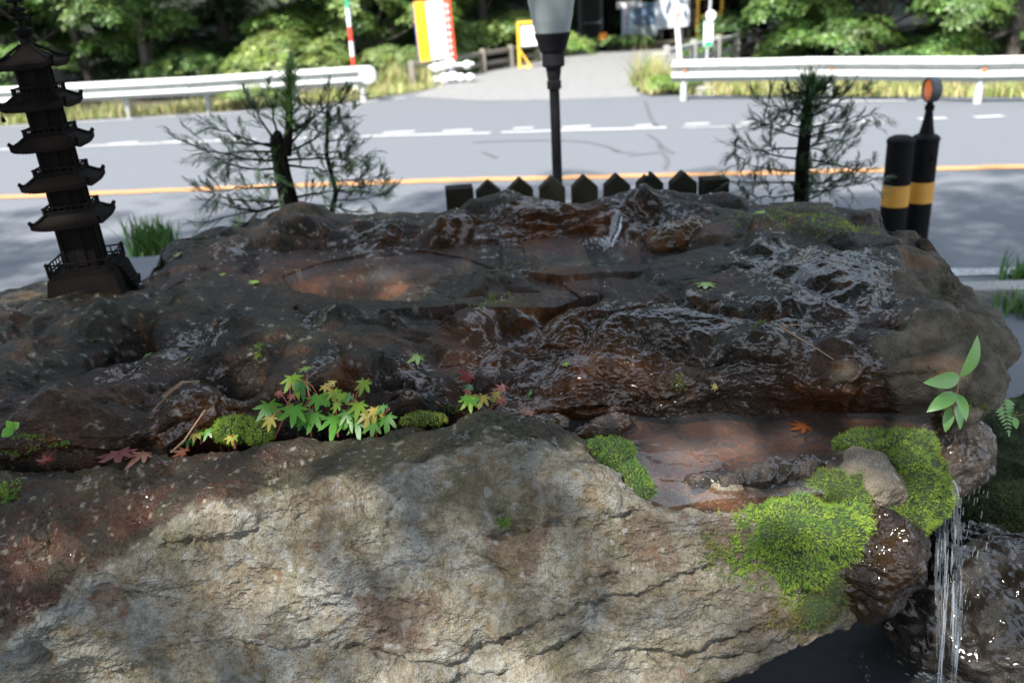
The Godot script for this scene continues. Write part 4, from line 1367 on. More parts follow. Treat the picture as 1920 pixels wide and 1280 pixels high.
	var bumps := [
		[Vector3(-0.037, 1.000, -2.549), 0.17, 0.036], [Vector3(0.029, 1.080, -3.185), 0.12, 0.022], [Vector3(-0.752, 1.060, -3.195), 0.18, 0.035], [Vector3(-0.217, 1.070, -3.042), 0.10, 0.02], [Vector3(0.507, 1.090, -3.084), 0.16, 0.02], [Vector3(0.208, 1.080, -2.990), 0.07, -0.03],
		[Vector3(-0.426, 0.970, -2.691), 0.17, -0.05], [Vector3(-0.601, 0.970, -2.724), 0.13, -0.03], [Vector3(-0.248, 0.970, -2.801), 0.1, -0.03], [Vector3(0.307, 0.970, -2.909), 0.14, -0.06], [Vector3(0.488, 0.980, -2.802), 0.10, -0.05], [Vector3(0.167, 0.980, -2.396), 0.09, -0.045], [Vector3(0.004, 0.970, -2.295), 0.12, -0.03],
		[Vector3(-0.607, 1.000, -2.396), 0.06, 0.016], [Vector3(-0.468, 0.990, -2.328), 0.07, 0.018], [Vector3(-0.316, 0.990, -2.285), 0.07, 0.018], [Vector3(-0.170, 0.985, -2.274), 0.07, 0.016], [Vector3(-0.026, 0.980, -2.182), 0.06, 0.010], [Vector3(-0.732, 1.000, -2.575), 0.06, 0.012], [Vector3(-1.064, 0.950, -2.313), 0.13, -0.06], [Vector3(-1.195, 0.980, -2.471), 0.13, 0.03], [Vector3(-1.100, 0.950, -1.969), 0.14, 0.035], [Vector3(-0.717, 0.950, -2.076), 0.12, -0.035], [Vector3(-0.755, 1.000, -2.298), 0.14, 0.025], [Vector3(-0.251, 0.910, -1.954), 0.10, 0.05], [Vector3(-0.413, 0.940, -2.021), 0.08, 0.03],
		[Vector3(-0.520, 0.900, -1.937), 0.10, -0.03], [Vector3(0.591, 0.980, -1.979), 0.10, 0.025], [Vector3(0.422, 0.950, -1.910), 0.10, 0.02], [Vector3(0.791, 1.000, -2.040), 0.08, -0.02], [Vector3(1.036, 1.000, -1.999), 0.13, 0.03], [Vector3(1.135, 1.050, -2.418), 0.13, 0.025], [Vector3(0.803, 0.950, -1.855), 0.12, 0.02], [Vector3(0.817, 1.070, -2.688), 0.14, 0.015], [Vector3(1.188, 1.060, -2.780), 0.09, 0.022], [Vector3(1.220, 1.050, -2.576), 0.09, 0.02],
		[Vector3(0.183, 0.890, -2.050), 0.12, 0.02], [Vector3(-0.008, 0.860, -2.013), 0.10, -0.02], [Vector3(-0.781, 0.890, -1.905), 0.12, 0.03], [Vector3(-1.300, 0.970, -2.261), 0.12, 0.02], [Vector3(0.056, 0.940, -2.163), 0.1, -0.02],
	]
	var cracks := [
		crack([Vector3(0.632, 1.010, -2.039), Vector3(0.729, 1.000, -2.012), Vector3(0.836, 1.010, -2.020), Vector3(0.927, 1.010, -1.990)], 0.012, 0.03),
		crack([Vector3(0.404, 0.950, -2.012), Vector3(0.506, 0.960, -1.945), Vector3(0.603, 0.950, -1.884), Vector3(0.733, 0.950, -1.865)], 0.012, 0.028),
		crack([Vector3(0.734, 0.900, -1.856), Vector3(0.836, 0.900, -1.865), Vector3(0.926, 0.930, -1.852)], 0.010, 0.03),
		crack([Vector3(1.093, 1.040, -2.353), Vector3(1.168, 1.030, -2.320), Vector3(1.158, 1.010, -2.173)], 0.012, 0.035),
		crack([Vector3(0.947, 1.030, -2.173), Vector3(0.994, 1.020, -2.087), Vector3(1.078, 1.020, -2.093)], 0.010, 0.02),
		crack([Vector3(0.143, 0.970, -2.189), Vector3(0.230, 0.950, -2.092), Vector3(0.346, 0.950, -2.056), Vector3(0.445, 0.970, -2.082)], 0.012, 0.03),
		crack([Vector3(0.186, 0.830, -1.958), Vector3(0.304, 0.860, -1.955), Vector3(0.409, 0.860, -1.897)], 0.012, 0.03),
		crack([Vector3(-1.221, 0.960, -2.092), Vector3(-1.016, 0.940, -1.979), Vector3(-0.810, 0.920, -1.933), Vector3(-0.695, 0.920, -1.933)], 0.014, 0.03),
		crack([Vector3(-0.875, 0.940, -2.022), Vector3(-0.830, 0.950, -2.092), Vector3(-0.773, 0.960, -2.138)], 0.010, 0.028),
		crack([Vector3(-0.454, 0.950, -2.038), Vector3(-0.381, 0.950, -2.089), Vector3(-0.323, 0.940, -2.042), Vector3(-0.289, 0.910, -1.944)], 0.010, 0.03),
		crack([Vector3(-0.238, 1.000, -2.986), Vector3(-0.089, 1.000, -2.866), Vector3(0.070, 0.990, -2.855)], 0.014, 0.03),
		crack([Vector3(-0.889, 1.020, -3.091), Vector3(-0.683, 1.020, -3.010), Vector3(-0.457, 1.020, -2.982)], 0.014, 0.03),
	]
	roughen(s, bumps, cracks, Vector4(0.042, 0.012, 0.009, 0.0025), Vector3(0.9, 1.2, 1.0), 0.024, 2.0)
	var red := [[Vector3(-0.471, 0.960, -2.759), 0.22, 1.0], [Vector3(-0.687, 0.960, -2.800), 0.15, 0.9], [Vector3(0.282, 1.030, -3.008), 0.14, 0.9], [Vector3(0.096, 1.000, -3.019), 0.14, 0.8], [Vector3(0.342, 0.960, -2.904), 0.16, 0.7], [Vector3(0.176, 0.980, -2.519), 0.10, 1.0], [Vector3(0.018, 0.970, -2.250), 0.20, 0.9], [Vector3(-0.084, 0.940, -2.185), 0.14, 0.8], [Vector3(0.117, 0.890, -2.060), 0.18, 0.75], [Vector3(0.043, 0.830, -1.977), 0.14, 0.9], [Vector3(0.323, 0.890, -1.997), 0.10, 0.5], [Vector3(-1.013, 1.000, -2.981), 0.12, 0.5], [Vector3(-0.180, 1.040, -3.002), 0.14, 0.6], [Vector3(-0.723, 0.870, -1.909), 0.16, 0.6], [Vector3(-1.000, 0.940, -2.106), 0.14, 0.4], [Vector3(-0.660, 0.940, -2.057), 0.08, 0.7], [Vector3(0.754, 0.830, -1.898), 0.14, 0.9], [Vector3(-0.424, 0.940, -2.007), 0.06, 0.7], [Vector3(0.651, 1.070, -2.762), 0.07, 0.6], [Vector3(-1.033, 0.860, -1.884), 0.2, 0.4]]
	var dry := [[Vector3(1.055, 0.940, -1.841), 0.22, 1.15], [Vector3(1.168, 1.010, -2.193), 0.17, 1.15], [Vector3(1.183, 1.040, -2.388), 0.10, 1.0], [Vector3(0.961, 0.980, -1.887), 0.12, 0.9], [Vector3(1.199, 1.060, -2.606), 0.08, 1.0], [Vector3(1.188, 1.060, -2.780), 0.06, 0.9], [Vector3(-1.598, 0.970, -2.770), 0.12, 0.9], [Vector3(1.188, 0.840, -1.924), 0.2, 1.1], [Vector3(0.754, 0.940, -1.854), 0.05, 0.55], [Vector3(0.729, 0.900, -1.842), 0.05, 0.5]]
	var greyb := [[Vector3(-0.224, 0.920, -1.944), 0.13, 0.9], [Vector3(0.863, 1.020, -2.131), 0.18, 0.8], [Vector3(0.689, 0.980, -1.963), 0.2, 0.7], [Vector3(-1.225, 0.970, -2.288), 0.08, 0.5], [Vector3(0.572, 0.930, -1.903), 0.2, 0.5], [Vector3(-0.823, 0.940, -1.983), 0.14, 0.5], [Vector3(0.400, 0.960, -2.059), 0.16, 0.4], [Vector3(-0.663, 1.000, -2.282), 0.12, 0.35]]
	var shine := [[Vector3(0.187, 0.890, -2.083), 0.20, 1.0], [Vector3(0.299, 0.950, -2.100), 0.14, 0.9], [Vector3(0.455, 1.000, -2.136), 0.12, 0.9], [Vector3(0.782, 1.060, -2.457), 0.14, 0.9], [Vector3(0.867, 1.050, -2.264), 0.16, 1.0], [Vector3(0.722, 1.020, -2.074), 0.12, 0.8], [Vector3(0.826, 0.950, -1.851), 0.07, 1.0], [Vector3(0.574, 0.940, -1.911), 0.12, 0.8], [Vector3(0.347, 0.860, -1.905), 0.12, 0.9], [Vector3(-0.536, 1.000, -2.304), 0.06, 0.9], [Vector3(0.004, 0.970, -2.295), 0.12, 0.9], [Vector3(-0.084, 0.940, -2.147), 0.10, 0.7], [Vector3(0.079, 1.040, -3.016), 0.16, 0.8], [Vector3(0.420, 1.040, -2.936), 0.16, 0.9], [Vector3(-0.180, 1.060, -3.035), 0.10, 0.8], [Vector3(-0.481, 1.030, -3.035), 0.14, 0.6], [Vector3(-0.869, 0.970, -2.272), 0.10, 0.7], [Vector3(-0.749, 0.950, -2.047), 0.08, 0.8], [Vector3(-0.750, 0.880, -1.920), 0.10, 0.8], [Vector3(-0.986, 0.940, -2.104), 0.09, 0.6], [Vector3(-0.974, 1.000, -3.040), 0.08, 0.6], [Vector3(-0.242, 0.930, -2.020), 0.09, 0.6], [Vector3(0.042, 0.840, -1.957), 0.12, 0.9], [Vector3(-0.020, 1.000, -2.656), 0.10, 0.8], [Vector3(0.749, 0.830, -1.884), 0.10, 0.8], [Vector3(-0.460, 0.950, -2.072), 0.06, 0.5]]
	var green := [[Vector3(-1.007, 1.040, -3.115), 0.2, 0.9], [Vector3(-1.211, 1.000, -3.022), 0.1, 0.9], [Vector3(-0.872, 1.000, -2.499), 0.22, 0.6], [Vector3(0.842, 1.070, -2.717), 0.2, 0.9], [Vector3(0.549, 1.040, -2.310), 0.15, 0.7], [Vector3(-0.440, 0.980, -2.140), 0.2, 0.6], [Vector3(0.410, 0.910, -1.909), 0.10, 0.6], [Vector3(0.030, 1.090, -3.228), 0.2, 0.5], [Vector3(-1.410, 0.970, -2.488), 0.14, 0.6], [Vector3(-0.085, 1.000, -2.558), 0.14, 0.5], [Vector3(-0.168, 0.950, -2.173), 0.1, 0.5], [Vector3(-1.286, 0.970, -2.423), 0.16, 0.8], [Vector3(-1.062, 0.980, -2.448), 0.12, 0.8], [Vector3(-0.591, 0.980, -2.202), 0.16, 0.75], [Vector3(-1.000, 0.930, -1.998), 0.14, 0.6], [Vector3(-0.360, 0.970, -2.153), 0.15, 0.8], [Vector3(-1.295, 0.950, -2.125), 0.15, 0.7], [Vector3(-0.447, 0.930, -1.984), 0.10, 0.5], [Vector3(-0.731, 1.060, -3.290), 0.16, 0.9], [Vector3(-0.359, 1.060, -3.157), 0.14, 0.8], [Vector3(0.599, 1.050, -2.531), 0.14, 0.8], [Vector3(0.416, 1.020, -2.302), 0.12, 0.6]]
	# the rock round each pool stands just above its water
	var under := PackedByteArray()
	under.resize(s.P.size())
	for pool in [[pool_left, 0.970], [pool_right, 0.985]]:
		var poly := PackedVector2Array()
		var box := Rect2(Vector2(pool[0][0].x, pool[0][0].z), Vector2.ZERO)
		for q in pool[0]:
			poly.append(Vector2(q.x, q.z))
			box = box.expand(Vector2(q.x, q.z))
		box = box.grow(0.07)
		var level: float = pool[1]
		for i in s.P.size():
			var v: float = s.V[i / int(s.nu)]
			var q: Vector3 = s.P[i]
			if v < 5.04 or v > 7.0 or q.y > level + 0.012 or not box.has_point(Vector2(q.x, q.z)):
				continue
			if Geometry2D.is_point_in_polygon(Vector2(q.x, q.z), poly):
				if q.y < level:
					under[i] = 1
			elif under[i] == 0:
				s.P[i].y = level + 0.004 + maxf(q.y - level + 0.03, 0.0) * 0.2 + 0.003 * noise.fine.get_noise_3dv(q)
	s.N = grid_normals(s.P, s.nu, s.nv, s.flip)
	var P: PackedVector3Array = s.P
	var N: PackedVector3Array = s.N
	var col := PackedColorArray()
	col.resize(P.size())
	for i in P.size():
		var p := P[i]
		var t: float = noise.tone.get_noise_3dv(p)
		var t2: float = noise.tone2.get_noise_3dv(p)
		var sp: float = noise.spot.get_noise_3dv(p)
		var c := Color(0.035, 0.028, 0.021)
		c = blend(c, Color(0.060, 0.050, 0.040), sstep(-0.05, 0.45, t2))
		var film := clampf(near_any(p, green) * sstep(0.15, 0.75, N[i].y) * (0.9 + t2) + 0.35 * sstep(0.1, 0.5, t) * clampf(N[i].y, 0, 1), 0.0, 1.0)
		c = blend(c, Color(0.050, 0.052, 0.020), film)
		c = blend(c, Color(0.105, 0.092, 0.082), near_any(p, greyb) * (0.75 + t2))
		c = blend(c, Color(0.20, 0.072, 0.024), near_any(p, red) * (0.85 + t) + 0.4 * sstep(0.15, 0.5, t2 - t))
		c = blend(c, Color(0.34, 0.32, 0.26), sstep(0.58, 0.68, sp + 0.35 * t - 0.12 * p.x) * 0.75)
		var gr: float = noise.grit.get_noise_3dv(p * 0.8)
		c = c * (0.44 + 0.20 * gr + 0.14 * sp)
		var d := sstep(0.36, 0.62, near_any(p, dry) + 0.25 * t + 0.12 * t2)
		var rocky := blend(Color(0.085, 0.072, 0.053), Color(0.150, 0.130, 0.103), 0.5 + 1.4 * t2 + 0.6 * sp)
		rocky = blend(rocky, Color(0.20, 0.10, 0.05), sstep(0.25, 0.5, t) * 0.5)
		rocky = blend(rocky, Color(0.07, 0.07, 0.03), sstep(0.1, 0.45, -t) * 0.6)
		c = blend(c, rocky, d)
		c.a = clampf(1.0 - d * 1.05 - 0.6 * sstep(0.22, 0.5, t2) * (0.6 + t), 0.0, 1.0)
		if under[i]:
			c.a = 0.0   # bed under water
			c = Color(c.r * 2.0, c.g * 1.85, c.b * 1.5, 0.0)
		elif c.a > 0.25 and near_any(p, shine) * (0.95 + 0.7 * t2) + 0.42 * sp + 0.25 * gr + 0.28 * t2 - 0.22 * film < 0.31:
			c.a = 0.4
		col[i] = c
	rear = s
	single("boulder", rock_mesh(s, col), "long dark wet boulder with pools in its top, behind the pale dry one", "boulder")


func build_front_boulder() -> void:
	var cols := [
		[Vector3(-1.511, 0.830, -1.829), Vector3(-1.392, 0.760, -1.614), Vector3(-1.327, 0.620, -1.445), Vector3(-1.342, 0.540, -1.429), Vector3(-1.346, 0.480, -1.406), Vector3(-1.341, 0.420, -1.368), Vector3(-1.366, 0.300, -1.348)],
		[Vector3(-1.193, 0.840, -1.817), Vector3(-1.083, 0.790, -1.578), Vector3(-1.044, 0.670, -1.440), Vector3(-1.065, 0.600, -1.446), Vector3(-1.086, 0.530, -1.449), Vector3(-1.105, 0.450, -1.446), Vector3(-1.110, 0.350, -1.403)],
		[Vector3(-0.992, 0.845, -1.810), Vector3(-0.914, 0.820, -1.614), Vector3(-0.882, 0.755, -1.502), Vector3(-0.896, 0.680, -1.496), Vector3(-0.908, 0.600, -1.480), Vector3(-0.930, 0.500, -1.477), Vector3(-0.938, 0.380, -1.431)],
		[Vector3(-0.805, 0.850, -1.804), Vector3(-0.750, 0.845, -1.673), Vector3(-0.714, 0.810, -1.579), Vector3(-0.715, 0.730, -1.535), Vector3(-0.723, 0.635, -1.503), Vector3(-0.733, 0.535, -1.477), Vector3(-0.747, 0.400, -1.440)],
		[Vector3(-0.608, 0.850, -1.846), Vector3(-0.560, 0.860, -1.705), Vector3(-0.530, 0.845, -1.616), Vector3(-0.525, 0.765, -1.541), Vector3(-0.530, 0.665, -1.499), Vector3(-0.541, 0.555, -1.470), Vector3(-0.554, 0.410, -1.430)],
		[Vector3(-0.313, 0.850, -1.874), Vector3(-0.296, 0.870, -1.739), Vector3(-0.278, 0.870, -1.632), Vector3(-0.283, 0.785, -1.544), Vector3(-0.288, 0.680, -1.492), Vector3(-0.296, 0.565, -1.454), Vector3(-0.309, 0.415, -1.421)],
		[Vector3(-0.062, 0.845, -1.931), Vector3(-0.042, 0.880, -1.764), Vector3(-0.025, 0.890, -1.658), Vector3(-0.037, 0.810, -1.538), Vector3(-0.049, 0.700, -1.478), Vector3(-0.062, 0.575, -1.438), Vector3(-0.077, 0.425, -1.408)],
		[Vector3(0.112, 0.840, -1.848), Vector3(0.143, 0.870, -1.711), Vector3(0.161, 0.870, -1.604), Vector3(0.161, 0.815, -1.520), Vector3(0.142, 0.710, -1.464), Vector3(0.125, 0.585, -1.426), Vector3(0.108, 0.435, -1.398)],
		[Vector3(0.283, 0.790, -1.707), Vector3(0.282, 0.810, -1.602), Vector3(0.287, 0.820, -1.508), Vector3(0.293, 0.765, -1.478), Vector3(0.283, 0.675, -1.446), Vector3(0.268, 0.570, -1.416), Vector3(0.248, 0.460, -1.390)],
		[Vector3(0.452, 0.790, -1.653), Vector3(0.446, 0.810, -1.567), Vector3(0.443, 0.815, -1.496), Vector3(0.443, 0.750, -1.467), Vector3(0.434, 0.670, -1.439), Vector3(0.421, 0.585, -1.417), Vector3(0.401, 0.490, -1.405)],
		[Vector3(0.596, 0.790, -1.637), Vector3(0.586, 0.805, -1.560), Vector3(0.582, 0.800, -1.499), Vector3(0.580, 0.742, -1.465), Vector3(0.570, 0.675, -1.437), Vector3(0.559, 0.600, -1.418), Vector3(0.530, 0.530, -1.413)],
		[Vector3(0.686, 0.775, -1.631), Vector3(0.676, 0.780, -1.560), Vector3(0.664, 0.765, -1.506), Vector3(0.662, 0.712, -1.482), Vector3(0.653, 0.665, -1.459), Vector3(0.647, 0.600, -1.451), Vector3(0.619, 0.550, -1.442)],
		[Vector3(0.720, 0.740, -1.652), Vector3(0.709, 0.735, -1.597), Vector3(0.708, 0.700, -1.570), Vector3(0.699, 0.665, -1.536), Vector3(0.696, 0.620, -1.525), Vector3(0.684, 0.570, -1.512), Vector3(0.648, 0.530, -1.488)],
	]
	for c in cols:
		c.push_front(c[0] + Vector3(0, -0.30, -0.03))
		c.append(c[-1] + Vector3(0, -0.05, -0.22))
		c.append(c[-1] + Vector3(0, 0.0, -0.35))
	var endc := []
	for p in cols[-1]:
		endc.append(p + Vector3(-0.05, -0.02, -0.14))
	cols.append(endc)
	var s := patch(cols, [8, 56, 60, 84, 80, 80, 56, 20, 6], [38, 62, 62, 66, 90, 84, 74, 66, 62, 54, 40, 14, 10], true)
	var bumps := [[Vector3(-0.647, 0.810, -1.612), 0.09, 0.03], [Vector3(-0.802, 0.800, -1.574), 0.1, -0.015], [Vector3(-0.461, 0.820, -1.587), 0.06, -0.02], [Vector3(-0.193, 0.860, -1.607), 0.07, 0.025], [Vector3(-0.317, 0.840, -1.601), 0.05, -0.02], [Vector3(0.114, 0.860, -1.573), 0.09, 0.03], [Vector3(0.164, 0.830, -1.545), 0.05, 0.02], [Vector3(-0.022, 0.790, -1.510), 0.07, -0.012], [Vector3(-0.205, 0.630, -1.481), 0.12, 0.03], [Vector3(-0.400, 0.700, -1.528), 0.14, 0.02], [Vector3(0.006, 0.540, -1.426), 0.12, 0.02], [Vector3(0.200, 0.580, -1.426), 0.09, -0.015], [Vector3(0.642, 0.600, -1.443), 0.045, 0.03], [Vector3(0.067, 0.690, -1.463), 0.1, 0.015], [Vector3(0.440, 0.780, -1.478), 0.05, 0.012], [Vector3(-0.960, 0.620, -1.461), 0.09, 0.02], [Vector3(-1.024, 0.560, -1.472), 0.05, -0.03], [Vector3(0.276, 0.630, -1.438), 0.07, 0.02]]
	var cracks := [
		crack([Vector3(-0.055, 0.780, -1.524), Vector3(0.022, 0.800, -1.538), Vector3(0.108, 0.800, -1.523), Vector3(0.194, 0.815, -1.530), Vector3(0.248, 0.820, -1.528)], 0.007, 0.035),
		crack([Vector3(-0.045, 0.590, -1.451), Vector3(0.043, 0.630, -1.443), Vector3(0.129, 0.655, -1.444), Vector3(0.214, 0.670, -1.446), Vector3(0.290, 0.690, -1.460), Vector3(0.375, 0.720, -1.463)], 0.007, 0.025),
		crack([Vector3(-0.373, 0.570, -1.462), Vector3(-0.254, 0.540, -1.440), Vector3(-0.157, 0.530, -1.436), Vector3(-0.078, 0.570, -1.438), Vector3(-0.012, 0.600, -1.444)], 0.009, 0.03),
		crack([Vector3(-0.192, 0.490, -1.430), Vector3(-0.071, 0.520, -1.422), Vector3(0.017, 0.560, -1.426), Vector3(0.104, 0.590, -1.430)], 0.008, 0.03),
		crack([Vector3(0.058, 0.710, -1.472), Vector3(0.111, 0.700, -1.471), Vector3(0.174, 0.710, -1.464)], 0.005, 0.02),
		crack([Vector3(-0.834, 0.700, -1.516), Vector3(-0.773, 0.680, -1.515), Vector3(-0.724, 0.660, -1.523)], 0.006, 0.02),
		crack([Vector3(-1.009, 0.610, -1.469), Vector3(-0.986, 0.580, -1.462), Vector3(-1.016, 0.550, -1.452)], 0.012, 0.04),
		crack([Vector3(-0.376, 0.680, -1.500), Vector3(-0.288, 0.690, -1.496), Vector3(-0.223, 0.680, -1.489), Vector3(-0.148, 0.670, -1.475)], 0.005, 0.016),
		crack([Vector3(-0.730, 0.780, -1.577), Vector3(-0.641, 0.770, -1.567), Vector3(-0.573, 0.790, -1.575), Vector3(-0.529, 0.810, -1.590)], 0.010, 0.03),
		crack([Vector3(-0.285, 0.810, -1.584), Vector3(-0.256, 0.850, -1.610), Vector3(-0.233, 0.870, -1.632)], 0.010, 0.028),
		crack([Vector3(0.338, 0.510, -1.418), Vector3(0.381, 0.540, -1.418), Vector3(0.465, 0.550, -1.415), Vector3(0.537, 0.580, -1.413)], 0.010, 0.03),
		crack([Vector3(-0.109, 0.770, -1.529), Vector3(-0.102, 0.720, -1.508), Vector3(-0.060, 0.690, -1.475)], 0.005, 0.015),
		crack([Vector3(-0.740, 0.570, -1.485), Vector3(-0.627, 0.580, -1.480), Vector3(-0.519, 0.560, -1.475), Vector3(-0.428, 0.575, -1.469)], 0.006, 0.018),
		crack([Vector3(0.197, 0.555, -1.409), Vector3(0.316, 0.545, -1.418), Vector3(0.424, 0.590, -1.426)], 0.009, 0.03),
	]
	roughen(s, bumps, cracks, Vector4(0.016, 0.016, 0.013, 0.0062), Vector3(0.85, 1.3, 1.0), 0.014, 1.4)
	var P: PackedVector3Array = s.P
	var N: PackedVector3Array = s.N
	var nu: int = s.nu
	# row position below which the top is wet, per column
	var wet_to := [3.05, 3.05, 2.95, 2.95, 2.95, 2.9, 2.25, 1.9, 1.6, 1.5, 1.4, 1.2, 1.0, 1.0]
	var rust := [[Vector3(-0.995, 0.800, -1.633), 0.16, 0.8], [Vector3(-0.829, 0.820, -1.626), 0.13, 0.9], [Vector3(-0.738, 0.840, -1.669), 0.14, 0.8], [Vector3(-0.846, 0.760, -1.524), 0.07, 0.9], [Vector3(-0.578, 0.860, -1.730), 0.10, 0.6], [Vector3(-0.998, 0.730, -1.508), 0.1, 0.7]]
	var olive := [[Vector3(-0.318, 0.870, -1.729), 0.15, 0.8], [Vector3(-0.085, 0.870, -1.828), 0.15, 0.9], [Vector3(-0.913, 0.840, -1.733), 0.14, 0.5], [Vector3(-0.468, 0.860, -1.649), 0.1, 0.6], [Vector3(0.129, 0.860, -1.743), 0.08, 0.8]]
	var brownp := [[Vector3(-0.025, 0.750, -1.495), 0.06, 1.0], [Vector3(0.009, 0.770, -1.518), 0.05, 0.8], [Vector3(0.242, 0.770, -1.494), 0.06, 1.0], [Vector3(0.272, 0.740, -1.480), 0.05, 0.8], [Vector3(-0.292, 0.620, -1.468), 0.10, 0.8], [Vector3(-0.203, 0.650, -1.472), 0.06, 0.7], [Vector3(0.163, 0.710, -1.462), 0.05, 0.7], [Vector3(0.409, 0.770, -1.478), 0.06, 0.9], [Vector3(-0.847, 0.680, -1.508), 0.05, 0.7], [Vector3(0.467, 0.620, -1.434), 0.09, 0.6]]
	var blue := [[Vector3(-0.228, 0.850, -1.617), 0.06, 1.0], [Vector3(-0.940, 0.710, -1.512), 0.08, 0.9], [Vector3(-0.718, 0.810, -1.589), 0.08, 0.7], [Vector3(-0.377, 0.720, -1.535), 0.10, 0.6], [Vector3(-1.018, 0.640, -1.458), 0.08, 0.9], [Vector3(-0.240, 0.750, -1.516), 0.06, 0.7], [Vector3(-0.509, 0.680, -1.512), 0.1, 0.6]]
	var ochre := [[Vector3(-0.564, 0.700, -1.526), 0.07, 0.7], [Vector3(-0.667, 0.680, -1.526), 0.05, 0.6], [Vector3(-0.083, 0.860, -1.650), 0.08, 0.6], [Vector3(-0.416, 0.820, -1.582), 0.08, 0.8], [Vector3(0.049, 0.850, -1.587), 0.06, 0.5], [Vector3(-0.639, 0.790, -1.572), 0.07, 0.6]]
	var col := PackedColorArray()
	col.resize(P.size())
	for i in P.size():
		var p := P[i]
		var u: float = s.U[i % nu]
		var v: float = s.V[i / nu]
		var t: float = noise.tone.get_noise_3dv(p)
		var t2: float = noise.tone2.get_noise_3dv(p)
		var sp: float = noise.spot.get_noise_3dv(p)
		var c := Color(0.40, 0.355, 0.268)
		c = blend(c, Color(0.47, 0.435, 0.345), sstep(0.0, 0.3, t2 + 0.2 * sp))
		c = blend(c, Color(0.20, 0.165, 0.105), sstep(0.15, 0.5, -t2 - 0.25 * sp) * 0.42)
		c = blend(c, Color(0.43, 0.45, 0.44), near_any(p, blue) * (0.7 + 1.2 * t2) + sstep(0.12, 0.42, t + 0.25 * t2) * 0.45)
		c = blend(c, Color(0.44, 0.30, 0.15), near_any(p, ochre) * (0.6 + t2) + sstep(0.2, 0.5, -t2 + 0.3 * t) * 0.3)
		c = blend(c, Color(0.26, 0.19, 0.14), sstep(0.35, 0.6, near_any(p, brownp) + 0.3 * t2) * 0.9)
		var gr: float = noise.grit.get_noise_3dv(p * 0.9)
		c = c * (1.0 + 0.3 * gr + 0.3 * sp)
		c = blend(c, Color(0.42, 0.43, 0.41), sstep(0.18, 0.4, sp + 0.5 * t) * 0.5)
		c = blend(c, Color(0.20, 0.185, 0.085), sstep(0.2, 0.5, -t) * 0.45)
		c = blend(c, Color(0.36, 0.17, 0.09), sstep(0.48, 0.62, t2 * 0.8 - sp * 0.4) * 0.5)
		c = blend(c, Color(0.60, 0.58, 0.52), sstep(0.56, 0.64, sp + 0.35 * t2 - 0.3 * t) * 0.8)
		c = blend(c, Color(0.20, 0.16, 0.115), sstep(6.6, 10.0, u + 0.8 * t) * 0.6)
		c = c * 0.56
		var k := mini(int(u), wet_to.size() - 2)
		var lim: float = lerpf(wet_to[k], wet_to[k + 1], u - k)
		var w := sstep(0.16, -0.16, v - lim - 0.55 * t - 0.4 * t2)
		var wc := Color(0.045, 0.031, 0.019)
		wc = blend(wc, Color(0.070, 0.052, 0.033), sstep(-0.1, 0.4, t2))
		wc = blend(wc, Color(0.085, 0.024, 0.013), near_any(p, rust) * sstep(-0.3, 0.3, t2 + t))
		wc = blend(wc, Color(0.058, 0.056, 0.026), near_any(p, olive))
		wc = blend(wc, Color(0.30, 0.27, 0.2), sstep(0.42, 0.54, sp) * 0.7)
		if u > 7.2 and v < 2.4 and p.y < 0.806:
			w = 1.0
			wc = blend(Color(0.11, 0.05, 0.022), Color(0.05, 0.035, 0.022), 0.5 + t2)
		c = blend(c, wc, w)
		c.a = w * (0.40 + 0.35 * sstep(0.3, 0.45, t2)) if w > 0.3 else 0.0
		col[i] = c
	front = s
	single("boulder", rock_mesh(s, col), "long pale dry-faced boulder with a wet brown top, nearest the viewer", "boulder")


# a rounded stone from a roughened sphere
func stone(called: String, label: String, at: Vector3, r: Vector3, turn: Vector3, base: Color, other: Color, wet: float, rough := 0.12, res := 90) -> void:
	var b := Basis.from_euler(turn)
	var nu := res * 2
	var nv := res
	var P := PackedVector3Array()
	P.resize(nu * nv)
	for j in nv:
		var th := PI * (0.004 + 0.992 * j / float(nv - 1))
		for i in nu:
			var ph := TAU * i / float(nu - 1)
			var d := Vector3(sin(th) * cos(ph), cos(th), sin(th) * sin(ph))
			var q := at + b * (d * r)
			var big: float = noise.big.get_noise_3dv(q * 3.0 + at)
			var rg: float = noise.ridge.get_noise_3dv(q * 1.6)
			var ce: float = noise.cell.get_noise_3dv(q * 0.8)
			var m := (r.x + r.y + r.z) / 3.0
			P[j * nu + i] = q + b * d * (m * rough * (1.6 * big + 0.5 * rg + 0.5 * ce) + 0.0034 * noise.fine.get_noise_3dv(q) + 0.0012 * noise.grit.get_noise_3dv(q))
	var s := {"P": P, "N": grid_normals(P, nu, nv), "nu": nu, "nv": nv, "flip": false}
	if s.N[nu * (nv / 2) + 3].dot(P[nu * (nv / 2) + 3] - at) < 0:
		s.flip = true
		s.N = grid_normals(P, nu, nv, true)
	var col := PackedColorArray()
	col.resize(P.size())
	for i in P.size():
		var t: float = noise.tone2.get_noise_3dv(P[i])
		var sp: float = noise.spot.get_noise_3dv(P[i])
		var c := blend(base, other, sstep(-0.2, 0.4, t))
		c = blend(c, Color(0.5, 0.47, 0.4), sstep(0.5, 0.6, sp) * (1.0 - wet) * 0.8)
		c.a = wet if t < 0.12 else minf(wet, 0.4)
		col[i] = c
	single(called, rock_mesh(s, col), label, "stone")


# --- stones round the pools, and the water ---
func water_sheet(called: String, label: String, rim: Array, y: float, m := "water") -> void:
	var g := Geo.new()
	var poly := PackedVector2Array()
	for p in rim:
		poly.append(Vector2(p.x, p.z))
		g.add(Vector3(p.x, y, p.z), Vector3.UP)
	var t := Geometry2D.triangulate_polygon(poly)
	for i in t.size() / 3:
		g.face(t[i * 3], t[i * 3 + 1], t[i * 3 + 2])
	var o := setting(called, g.mesh(M[m]))
	o.set_meta("label", label)


